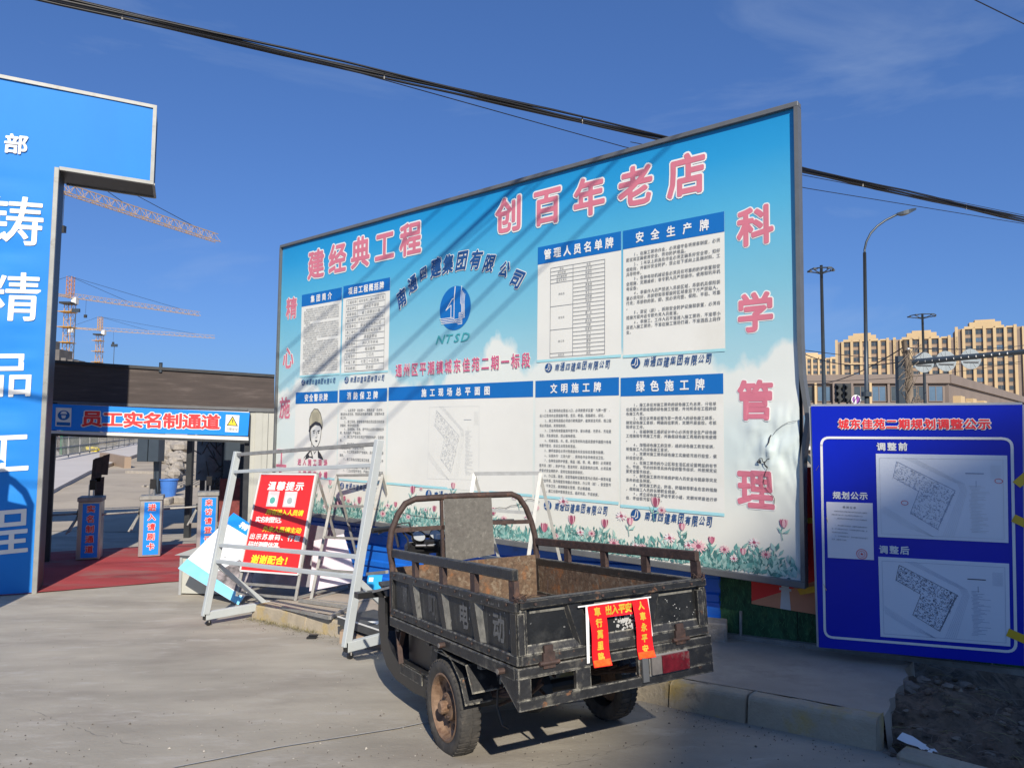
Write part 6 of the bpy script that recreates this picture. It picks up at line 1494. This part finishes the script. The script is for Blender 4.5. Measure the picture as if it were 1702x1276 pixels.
# wires above the forecourt, out of view, whose shadows fall across the board
WL = ['thickest overhead wire above the forecourt, casting the boldest shadow on the billboard', 'thin overhead wire just right of the thickest one above the forecourt', 'second thin overhead wire just right of the thickest one above the forecourt',
      'overhead wire above the forecourt whose shadow crosses the round emblem', 'overhead wire above the forecourt whose shadow passes right of the emblem', 'rightmost overhead wire above the forecourt', 'leftmost overhead wire above the forecourt', 'overhead wire above the forecourt, second from the left']
def shadow_wire(pa, pb, r, h, k, ex=1.2):
    a, b = board.hit(*pa), board.hit(*pb)
    A = a + SUN * ((EYE.z + h - a.z) / SUN.z); B = b + SUN * ((EYE.z + h - b.z) / SUN.z); d = (B - A)
    mb = MB(); mb.use(cable_m); mb.tube([A - d * ex, A, B, B + d * ex], r, 6); tag(mb.build('overhead_wire'), WL[k], 'wire', 'overhead wires above the forecourt')
for k, (pa, pb, r) in enumerate((((868, 300), (452, 690), .026), ((893, 296), (560, 585), .008), ((905, 296), (600, 572), .009), ((1000, 262), (500, 740), .014), ((1040, 250), (560, 740), .013), ((1130, 225), (640, 700), .012), ((745, 334), (455, 600), .011), ((815, 315), (470, 640), .009))):
    shadow_wire(pa, pb, r, 5.6 + k * .12, k)

# ================================================================== STREET FURNITURE ON THE RIGHT
def P3(px, py, d): return at(px, py, d)
base = P3(1441, 700, 25); base.z = 0
lp = thing('street_lamp', 'tall slate grey street lamp with a curved arm reaching right', 'street lamp', base)
top = P3(1437, 420, 25)
arm = [P3(*p, 25) for p in ((1437, 415), (1440, 402), (1447, 388), (1458, 376), (1472, 366), (1486, 359), (1494, 355))]
mb = MB(); mb.use(slate_pole); mb.tube([base, V((base.x, base.y, 2.3)), V((base.x + .0, base.y, 2.31)), top], [.13, .12, .075, .055], 10); mb.build('pole', parent=lp, smooth=True)
mb = MB(); mb.use(slate_pole); mb.tube([top] + arm, .04, 8); mb.build('arm', parent=lp, smooth=True)
a, b = P3(1491, 356, 25), P3(1522, 348, 25); mb = MB(); mb.use(slate_pole); N = 8
for i in range(N): 
    t0, t1 = i / N, (i + 1) / N; w0, w1 = .04 + .12 * math.sin(PI * min(1, t0 * 1.0 + .0)), .04 + .12 * math.sin(PI * min(1, t1))
    p, q = a.lerp(b, t0), a.lerp(b, t1); h0, h1 = w0 * .62, w1 * .62; mb.hexa([p + V((0, -w0, -h0)), q + V((0, -w1, -h1)), q + V((0, w1, -h1)), p + V((0, w0, -h0))], [p + V((0, -w0, .04)), q + V((0, -w1, .04)), q + V((0, w1, .04)), p + V((0, w0, .04))])
mb.build('lamp_head', parent=lp)
mb = MB(); mb.use(slate_pole); z = P3(1440, 655, 25).z; mb.tube([V((base.x, base.y, z - .08)), V((base.x, base.y, z + .08))], .17, 12); mb.build('collar', parent=lp)
def ring_mast(name, label, px, ptop, d, rw, h_px):
    b = P3(px + 6, 700, d); b.z = 0; t = P3(px, ptop, d); m_ = thing(name, label, 'mast', b, 'ring-topped masts by the road')
    mb = MB(); mb.use(slate_pole); mb.tube([b, b.lerp(t, .35), t], [.16, .13, .09], 8); mb.build('pole', parent=m_, smooth=True)
    c = t - V((0, 0, d / FOC * h_px)); mb = MB(); mb.use(slate_pole); mb.tube([c + V((math.cos(a) * rw, math.sin(a) * rw, .0)) for a in [2 * PI * i / 20 for i in range(21)]], .045, 5); mb.build('ring', parent=m_)
    mb = MB(); mb.use(slate_pole)
    for k in range(4): mb = MB(); mb.use(slate_pole); a = k * PI / 2 + .4; mb.tube([c - V((0, 0, .25)), c + V((math.cos(a) * rw, math.sin(a) * rw, 0))], .03, 5); mb.build('spoke', parent=m_)
    for k in range(5): mb = MB(); mb.use(slate_pole); a = k * 1.25; p = c + V((math.cos(a) * rw, math.sin(a) * rw, .02)); mb.box(p.x - .12, p.x + .12, p.y - .1, p.y + .1, p.z - .08, p.z + .02); mb.build('floodlight', parent=m_)
    return m_
ring_mast('ring_mast', 'ring-topped slate mast just right of the billboard edge', 1365, 441, 43, .68, 8)
ring_mast('ring_mast', 'shorter ring-topped mast rising before the apartment roof', 1533, 521, 60, 1.0, 4)
# gantry
gp0 = P3(1498, 700, 28); gp0.z = 0; gt_ = P3(1495, 592, 28); ga = thing('traffic_gantry', 'dark steel traffic gantry with a thick post and a long arm to the right', 'gantry', gp0)
mb = MB(); mb.use(slate_pole); mb.tube([gp0, gt_], [.19, .17], 8); mb.build('post', parent=ga)
a, b = P3(1497, 604, 28), P3(1780, 577, 24); mb = MB(); mb.use(slate_pole); mb.tube([a, b], [.125, .085], 8); mb.build('arm', parent=ga)
for k in range(14): p = a.lerp(b, .06 + k * .045); mb = MB(); mb.use(off_white); mb.box(p.x - .018, p.x + .018, p.y - .16, p.y - .125, p.z - .03, p.z + .03); mb.build('clamp', parent=ga)
pale_disc = mat('grey_sign_back', (.27, .31, .33), .5, .1, var=.1, scale=3)
for i, (px, py, lab) in enumerate(((1535.5, 602, 'left of the three round sign backs, nearest the gantry post'), (1572.5, 600, 'middle one of the three round sign backs on the gantry arm'), (1613.7, 596.5, 'right of the three round sign backs on the gantry arm'))):
    c = P3(px, py, 28.3); t = thing('round_sign', lab, 'road sign', c, 'round signs hung on the gantry arm')
    mb = MB(); mb.use(pale_disc); R_ = .41; mb.tube([c, c + V((0, .015, 0))], R_, 28); mb.build('disc', parent=t)
    mb = MB(); mb.use(mat('pale_rib', (.42, .45, .46), .5))
    for k in range(12): ang = 2 * PI * k / 12; mb.beam(c + V((math.cos(ang) * R_ * .45, -.01, math.sin(ang) * R_ * .45)), c + V((math.cos(ang) * R_ * .95, -.01, math.sin(ang) * R_ * .95)), .012, .012)
    mb.build('stiffener', parent=t); mb = MB(); mb.use(alu_dark)
    for z in (-.12, .12): mb.beam(c + V((-.3, -.03, z)), c + V((.3, -.03, z)), .03, .04)
    mb.build('bracket', parent=t)
# old utility pole with vines
mb = MB(); mb.use(bark_m); pts = [P3(x, y, 25.5) for x, y in ((1512, 700), (1512, 650), (1508, 600), (1502, 566))]; mb.tube(pts, [.13, .12, .11, .09], 8); up = thing('utility_pole', 'old wooden utility pole wrapped in dry vines beside the gantry post', 'utility pole', pts[0]); mb.build('pole', parent=up, smooth=True)
mb = MB(); mb.use(bark_m); r4 = random.Random(3)
for k in range(46):
    y = r4.uniform(585, 690); x = 1510 + (y - 620) * .05; p = P3(x + r4.uniform(-7, 13), y, 25.4 + r4.uniform(-.2, .2)); mb.tube([p, p + V((r4.uniform(-.3, .3), 0, r4.uniform(-.5, .5))), p + V((r4.uniform(-.3, .3), 0, r4.uniform(-.9, .6)))], .014, 4, False)
mb.build('vine', parent=up, kind='stuff')
mb = MB(); mb.use(off_white); p = P3(1510, 580, 25.3); mb.lathe([(0, -.05), (.04, -.04), (.045, 0), (.03, .05), (0, .06)], p, (1, 0, 0), 10); mb.build('insulator', parent=up)
for k, (x, lab) in enumerate(((1394, 'left black traffic light head seen from behind below the ring mast'), (1408, 'right black traffic light head seen from behind near the street lamp'))):
    p = P3(x, 655, 30); t = thing('traffic_light', lab, 'traffic light', p, 'pair of traffic lights')
    mb = MB(); mb.use(dark_steel); mb.box(p.x - .14, p.x + .14, p.y - .1, p.y + .1, p.z - .35, p.z + .45); mb.build('housing', parent=t, bevel=.02)
    for j in range(3): mb = MB(); mb.use(dark_steel); c = p + V((-.1, -.1, .3 - j * .27)); mb.tube([c, c + V((-.12, -.16, -.02))], .09, 8, False); mb.build('visor', parent=t)
    mb = MB(); mb.use(dark_steel); mb.tube([V((p.x, p.y, 0)), p], .05, 6); mb.build('pole', parent=t)
p = P3(1423, 664, 29); t = thing('round_road_sign', 'small round purple and white road sign beside the traffic lights', 'road sign', p)
mb = MB(); mb.use(mat('purple_print', (.22, .06, .30), .5)); mb.tube([p, p + V((0, .02, 0))], .20, 16); mb.build('face', parent=t); mb = MB(); mb.use(white_m); mb.box(p.x - .06, p.x + .0, p.y - .012, p.y - .004, p.z - .16, p.z + .16); mb.lathe([(.165, 0), (.2, 0), (.2, -.004), (.165, -.004)], p + V((0, -.002, 0)), (0, 1, 0), 16); mb.build('symbol', parent=t)
mb = MB(); mb.use(slate_pole); mb.tube([V((p.x, p.y + .05, 0)), p + V((0, .05, 0))], .03, 6); mb.build('pole', parent=t)
for i, ((x0, y0, d0_), (x1, y1, d1_)) in enumerate((((1330, 581, 40), (1700, 604, 70)), ((1330, 585, 40), (1505, 600, 26)), ((1336, 640, 40), (1506, 574, 26)), ((1336, 634, 50), (1700, 600, 60)), ((1505, 578, 26), (1760, 560, 60)))):
    span('service_wire', ('upper thin service wire right of the billboard', 'thin service wire meeting the top of the gantry post', 'service wire rising to the utility pole top', 'lower service wire crossing before the apartments', 'service wire leaving the utility pole to the right')[i], 'wire', P3(x0, y0, d0_), P3(x1, y1, d1_), .022, .4)

# ================================================================== BUILDINGS
def mesh_window(w, h, glass=win_glass, mull=1):
    mb = MB(); mb.use(taupe); t = .09
    for (a, b, c, d) in ((-w / 2, w / 2, 0, t), (-w / 2, w / 2, h - t, h), (-w / 2, -w / 2 + t, t, h - t), (w / 2 - t, w / 2, t, h - t)): mb.box(a, b, -.06, .02, c, d)
    for k in range(mull): x = -w / 2 + w * (k + 1) / (mull + 1); mb.box(x - t / 2, x + t / 2, -.05, .02, t, h - t)
    mb.use(glass); mb.box(-w / 2 + t, w / 2 - t, .0, .012, t, h - t); 
    me_o = mb.build('window'); me = me_o.data; bpy.data.objects.remove(me_o); return me
WMESH = [mesh_window(2.3, 1.75, win_glass, 1), mesh_window(1.5, 1.55, win_glass, 0), mesh_window(2.3, 1.75, win_light, 1)]
def apartment(label, O, U, bays, floors, fl_h, roof):
    """facade runs from O along U; every bay is (width, window kind or None, recessed?)"""
    U = V((U[0], U[1], 0)).normalized(); pl = Plane(V((O[0], O[1], 0)), U); W_ = sum(b[0] for b in bays); H = floors * fl_h
    t = thing('apartment_building', label, 'building', O, 'beige apartment blocks')
    mb = MB(); mb.use(brown_wall); mb.slab(pl, 0, W_, 0, H, -13, -.5); mb.build('wall', parent=t)
    x = 0
    for i, (bw, kind, rec) in enumerate(bays):
        dpt = -.5 if not rec else -1.4
        if i % 1 == 0:
            pw = .95; mb = MB(); mb.use(beige); mb.slab(pl, x - pw / 2, x + pw / 2, 0, H + (.8 if i % 3 == 0 else 0), -.55, .25); mb.build('pilaster', parent=t)
        if kind is not None:
            if kind != 1:
                for f in (floors - 3,): mb = MB(); mb.use(beige); mb.slab(pl, x + .28, x + bw - .28, f * fl_h - .35, f * fl_h + .15, -.5, .35); mb.build('cornice', parent=t)
            for f in range(2, floors):
                me = WMESH[kind if rnd.random() < .8 else (2 if kind == 0 else kind)]; o = bpy.data.objects.new('window', me); COL.objects.link(o); o.parent = t
                p = pl.P(x + bw / 2, f * fl_h + .75, -.42); ang = math.atan2(U.y, U.x); o.matrix_local = MW[t.name].inverted() @ (Matrix.Translation(p) @ Matrix.Rotation(ang, 4, 'Z'))
            if kind == 0: mb = MB(); mb.use(beige); mb.slab(pl, x + .27, x + bw - .27, H - .2, H + roof[i % len(roof)], -.6, .05); mb.build('parapet', parent=t)
            else: mb = MB(); mb.use(beige); mb.slab(pl, x + .27, x + bw - .27, H - .2, H + .4, -.6, .0); mb.build('parapet', parent=t)
        else:
            mb = MB(); mb.use(taupe); mb.slab(pl, x + .2, x + bw - .2, 3, H - 1, -.52, -.45); mb.build('recess', parent=t)
        x += bw
    mb = MB(); mb.use(beige); mb.slab(pl, W_ - .3, W_ + .3, 0, H, -.55, .25); mb.build('pilaster', parent=t)
    c = W_ * .45; mb = MB(); mb.use(beige); mb.slab(pl, c - 5, c + 5, H, H + 2.4, -6, -1); mb.slab(pl, c - 3.2, c + 3.2, H + 2.4, H + 3.3, -5.5, -1.5); mb.build('roof_house', parent=t)
    return t
dA, dB = P3(1390, 560, 286), P3(1700, 545, 258)
UU = V((dB.x - dA.x, dB.y - dA.y, 0)); TL_ = UU.length; UU.normalize(); dA.z = 0
bays = [(2.3, None, 1), (3.4, 0, 0), (3.4, 0, 0), (3.2, 1, 0), (3.4, 0, 0), (3.1, 1, 0), (2.4, None, 1)]
Wb = sum(b[0] for b in bays)
Ls = TL_ / 3
f_ = Ls / Wb; bays = [(b[0] * f_, b[1], b[2]) for b in bays]
FH = 3.0
for i, (lab, nf) in enumerate((('left beige apartment block behind the street lamp', 13), ('middle beige apartment block behind the ring mast', 13), ('right and tallest beige apartment block beyond the gantry signs', 14))):
    o = dA + UU * (Ls * i); apartment(lab, (o.x, o.y, 0), UU, bays, nf, FH, [.6, .8, .6])
o = dA + UU * (Ls * 3) + V((4, 16, 0)); apartment('brown apartment block partly cut off at the right edge', (o.x, o.y, 0), UU, bays[:5], 12, FH, [.6])
# lower distant block left
o = P3(1318, 600, 380); apartment('small distant beige block between billboard and left apartment block', (o.x, o.y, 0), V((1, -.05, 0)), [(3.5, 0, 0), (3.5, 0, 0), (3, 1, 0), (3.5, 0, 0), (3.5, 0, 0), (3, 1, 0), (3.5, 0, 0)], 14, 3.0, [1.0])
# commercial building in front
cc_ = P3(1578, 640, 112); cl = P3(1300, 640, 118)
UL = V((cc_.x - cl.x, cc_.y - cl.y, 0)).normalized()
cm = thing('commercial_building', 'low taupe commercial building with glass bays in front of the apartments', 'building', (cc_.x, cc_.y, 0))
PLc = Plane(V((cc_.x, cc_.y, 0)), UL); Wc = (cc_ - cl).length
Hc_ = P3(1578, 625, 112).z
mb = MB(); mb.use(taupe); mb.slab(PLc, -Wc, 0, 0, Hc_, -20, -.3); mb.build('wall', parent=cm)
for (z0, z1, n1, mm, nm) in ((Hc_ - 1.1, Hc_ + .35, .25, taupe, 'cornice'), (Hc_ - 5.2, Hc_ - 4.2, .1, taupe, 'floor_band'), (Hc_ - 9.0, Hc_ - 5.6, .35, beige, 'beige_band')):
    mb = MB(); mb.use(mm); mb.slab(PLc, -Wc if nm != 'beige_band' else -Wc, .0 if nm != 'beige_band' else -9, max(0, z0), z1, -.3, n1); mb.build(nm, parent=cm)
WM2 = mesh_window(2.1, 2.5, win_light, 1); WM3 = mesh_window(2.1, 2.5, win_glass, 1); k = 0; x = -1.9
while x > -Wc + 2:
    for z in (Hc_ - 4.0, Hc_ - 7.8):
        o = bpy.data.objects.new('window', WM2 if (k * 7) % 3 == 0 else WM3); COL.objects.link(o); o.parent = cm; p = PLc.P(x, z, -.2 if z > Hc_ - 5 else .40); o.matrix_local = MW[cm.name].inverted() @ (Matrix.Translation(p) @ Matrix.Rotation(math.atan2(UL.y, UL.x), 4, 'Z'))
    mb = MB(); mb.use(beige if k % 3 == 0 and x < -9 else taupe); mb.slab(PLc, x - 1.55, x - 1.2, 0, Hc_ - 1, -.3, .12 if x > -9 else .5); mb.build('pilaster', parent=cm); x -= 2.75; k += 1
c2 = P3(1700, 664, 175); UR = V((c2.x - cc_.x, c2.y - cc_.y, 0)).normalized(); PLd = Plane(V((cc_.x, cc_.y, 0)), UR); Wd_ = (V((c2.x, c2.y, 0)) - V((cc_.x, cc_.y, 0))).length
mb = MB(); mb.use(taupe); mb.slab(PLd, .0, Wd_, 0, Hc_, -.6, -.1); mb.build('wall', parent=cm)
mb = MB(); mb.use(taupe); mb.slab(PLd, 0, Wd_, Hc_ - 1.1, Hc_ + .33, -.8, .3); mb.build('cornice', parent=cm)
for i in range(12):
    x = 3 + i * 5.2; mb = MB(); mb.use(beige); mb.slab(PLd, x, x + 3.2, 0, Hc_ - 3.0 - (i % 2) * .7, -.1, 1.0); mb.build('beige_pier', parent=cm)
# low building strip seen between the board and the notice board
p = P3(1330, 740, 60); mb = MB(); mb.use(taupe); mb.box(p.x - 2, p.x + 6, p.y, p.y + 6, 0, 4.4); mb.use(win_light); mb.box(p.x + .3, p.x + 2.6, p.y - .03, p.y - .01, 1.2, 3.6); mb.use(off_white); mb.box(p.x - 2, p.x + 6, p.y - .5, p.y - .05, .7, 1.0); tag(mb.build('small_shop'), 'small grey shop glimpsed between the billboard and the notice board', 'building')

# ================================================================== TOWER CRANES
def lattice(mb, p0, p1, w, h, n, tri=False, up=V((0, 0, 1)), r=.07):
    p0, p1 = V(p0), V(p1); d = (p1 - p0).normalized(); s_ = d.cross(up).normalized(); u = s_.cross(d).normalized()
    def cor(p): return [p - s_ * w / 2, p + s_ * w / 2] + ([p + u * h] if tri else [p + s_ * w / 2 + u * h, p - s_ * w / 2 + u * h])
    a = cor(p0); b = cor(p1)
    for i in range(len(a)): mb.beam(a[i], b[i], r * 2, r * 2)
    for k in range(n):
        q0, q1 = cor(p0.lerp(p1, k / n)), cor(p0.lerp(p1, (k + 1) / n)); qm = cor(p0.lerp(p1, (k + .5) / n))
        for i in range(len(a)):
            j = (i + 1) % len(a); mb.beam(q0[i], q0[j], r, r)
            if tri and i == 0: mb.beam(q0[0], q1[1], r, r)
            elif tri: mb.beam(q0[i] if i < 2 else q0[0], qm[2], r, r); mb.beam(qm[2], q1[i] if i < 2 else q1[0], r, r)
            else: mb.beam(q0[i], q1[j], r, r)
def crane(label, mast_px, mast_top, d, jibL, jibR, dR, mw, cols, cj=None, apex=None):
    b = P3(mast_px, 700, d); b.z = 0; t = thing('tower_crane', label, 'tower crane', b, 'tower cranes beyond the gate')
    j0 = P3(*jibL, d); zt = j0.z
    mb = MB(); mb.use(cols[0]); lattice(mb, b, V((b.x, b.y, zt - 2)), mw, mw, max(8, int(zt / 2.6)), up=V((0, 1, 0)), r=.075); mb.build('mast', parent=t)
    j1 = P3(*jibR, dR); j1.z = zt
    m0 = V((b.x, b.y, zt)); mb = MB(); mb.use(cols[1]); L = (j1 - m0).length; lattice(mb, m0, j1, 1.3, 1.5, max(10, int(L / 2.2)), tri=True, r=.06); mb.build('jib', parent=t)
    dirj = (j1 - m0).normalized(); c1 = m0 - dirj * 13
    mb = MB(); mb.use(cols[1]); lattice(mb, m0, c1, 1.3, .6, 6, r=.07); mb.build('counter_jib', parent=t)
    mb = MB(); mb.use(off_white); p = c1 + dirj * 2; mb.box(p.x - 1.2, p.x + 1.2, p.y - .7, p.y + .7, p.z - 1.8, p.z + .5); mb.build('counterweight', parent=t)
    mb = MB(); mb.use(off_white); p = m0 + dirj * 2.0; mb.box(p.x - .8, p.x + .8, p.y - .9, p.y + .9, p.z - 2.0, p.z + .2); mb.build('cab', parent=t, bevel=.1)
    mb = MB(); mb.use(dark_steel); mb.box(b.x - mw * .8, b.x + mw * .8, b.y - mw * .8, b.y + mw * .8, zt - 2.3, zt - 1.7); mb.build('slewing_ring', parent=t)
    ap = V((b.x, b.y, zt + (apex or 7))); mb = MB(); mb.use(cols[2]); lattice(mb, m0, ap, mw * .7, mw * .7, 5, up=V((0, 1, 0)), r=.08); mb.build('tower_head', parent=t)
    for f in (.42, .85): mb = MB(); mb.use(dark_steel); mb.tube([ap, m0.lerp(j1, f) + V((0, 0, 1.4))], .06, 4); mb.build('tie_rod', parent=t)
    mb = MB(); mb.use(dark_steel); mb.tube([ap, c1], .06, 4); mb.build('tie_rod', parent=t)
    p = m0.lerp(j1, .12); mb = MB(); mb.use(dark_steel); mb.tube([p, p - V((0, 0, 5))], .05, 4); mb.box(p.x - .4, p.x + .4, p.y - .3, p.y + .3, p.z - 6, p.z - 5); mb.build('hook_block', parent=t)
    for k in range(3): mb = MB(); mb.use(crane_yel); z = zt - 5 - k * 5; mb.box(b.x - mw * .9, b.x + mw * .9, b.y - mw * .9, b.y + mw * .9, z, z + .2); mb.build('platform', parent=t)
    return t
crane('nearest tower crane, its long jib high above and its mast behind the blue gate', 40, 0, 100, (40, 306), (362, 404), 131, 1.8, (crane_yel, crane_grey, crane_yel), apex=6)
crane('middle tower crane with orange head and yellow mast beside the blue pillar', 103, 0, 230, (103, 494), (332, 529), 266, 2.3, (crane_yel, crane_grey, crane_red), apex=7)
crane('small distant tower crane right of the yellow mast', 157, 0, 330, (157, 549), (357, 565), 355, 2.2, (crane_yel, crane_grey, crane_yel), apex=6.5)
p = P3(90, 640, 200); mb = MB(); mb.use(mat('unfinished_concrete', (.14, .13, .12), .9, var=.3, scale=.4))
for k in range(9): mb.box(p.x - 8 + k * 1.9, p.x - 6.6 + k * 1.9, p.y, p.y + 6, 0, 27 - k * 1.2 + (k * 37 % 5) * .4)
tag(mb.build('unfinished_building'), 'dark unfinished building frame low behind the blue pillar', 'building')
for (x, y, d, lab) in ((126, 516, 160, 'slender floodlight mast between the yellow crane and the small crane'), (190, 574, 210, 'thin floodlight mast right of the small crane')):
    p = P3(x, y, d); mb = MB(); mb.use(slate_pole); mb.tube([V((p.x, p.y, 0)), p], .09, 5); mb.box(p.x - .9, p.x + .9, p.y - .2, p.y + .2, p.z - .4, p.z + .4); tag(mb.build('floodlight_mast'), lab, 'mast')

# ================================================================== TALL BLOCK BEHIND THE VIEWER (it shades the right-hand side)
e1 = V((.963, .27, 0)); D_S = 64.0
def occl(P): return V(P) + SUN * D_S
key = [V((1.62, 5.34, 2.1 - 1.05)), V((2.9, 4.55, 2.1 + .10)), V((.46, 3.44, 2.1 - 1.61)), board.hit(1330, 845)]
e1 = V((-SUN_H.y, SUN_H.x, 0)); k0_ = occl(key[0]); ob = Plane(V((k0_.x, k0_.y, 0)), e1)
k0_, k1_, k2_, k3_ = [p + SUN * ((ob.o - p).dot(ob.n) / SUN.dot(ob.n)) for p in key]
def OU(p): return (p - ob.o).dot(ob.u), p.z
(u0_, z0_), (u1_, z1_), (u2_, z2_), (u3_, z3_) = OU(k0_), OU(k1_), OU(k2_), OU(k3_)
obt = thing('tall_block_behind', 'tall plain apartment block with a hipped roof behind the viewer', 'building', ob.o)
zt_ = (z0_ + z1_) / 2
uEave = u2_ - (u0_ - u2_) * .6; zE = z2_ - (z0_ - z2_) * .6
prof = [(uEave, 0), (34, 0), (34, z1_), (u1_, z1_), (u3_, z3_), (u0_, z0_), (uEave, zE)]
mb = MB(); mb.use(beige); k = len(prof); mb.add([ob.P(u, z, 0) for u, z in prof] + [ob.P(u, z, 14) for u, z in prof], [tuple(range(k)), tuple(range(2 * k - 1, k - 1, -1))] + [(i, i + k, (i + 1) % k + k, (i + 1) % k) for i in range(k)]); mb.build('wall', parent=obt)
me = WMESH[0]
for i in range(9):
    for f in range(2, int(zE / 3) - 1):
        o = bpy.data.objects.new('window', me); COL.objects.link(o); o.parent = obt; o.matrix_local = MW[obt.name].inverted() @ (Matrix.Translation(ob.P(uEave + 3 + i * 3.6, f * 3, -.05)) @ Matrix.Rotation(math.atan2(e1.y, e1.x) + PI, 4, 'Z'))
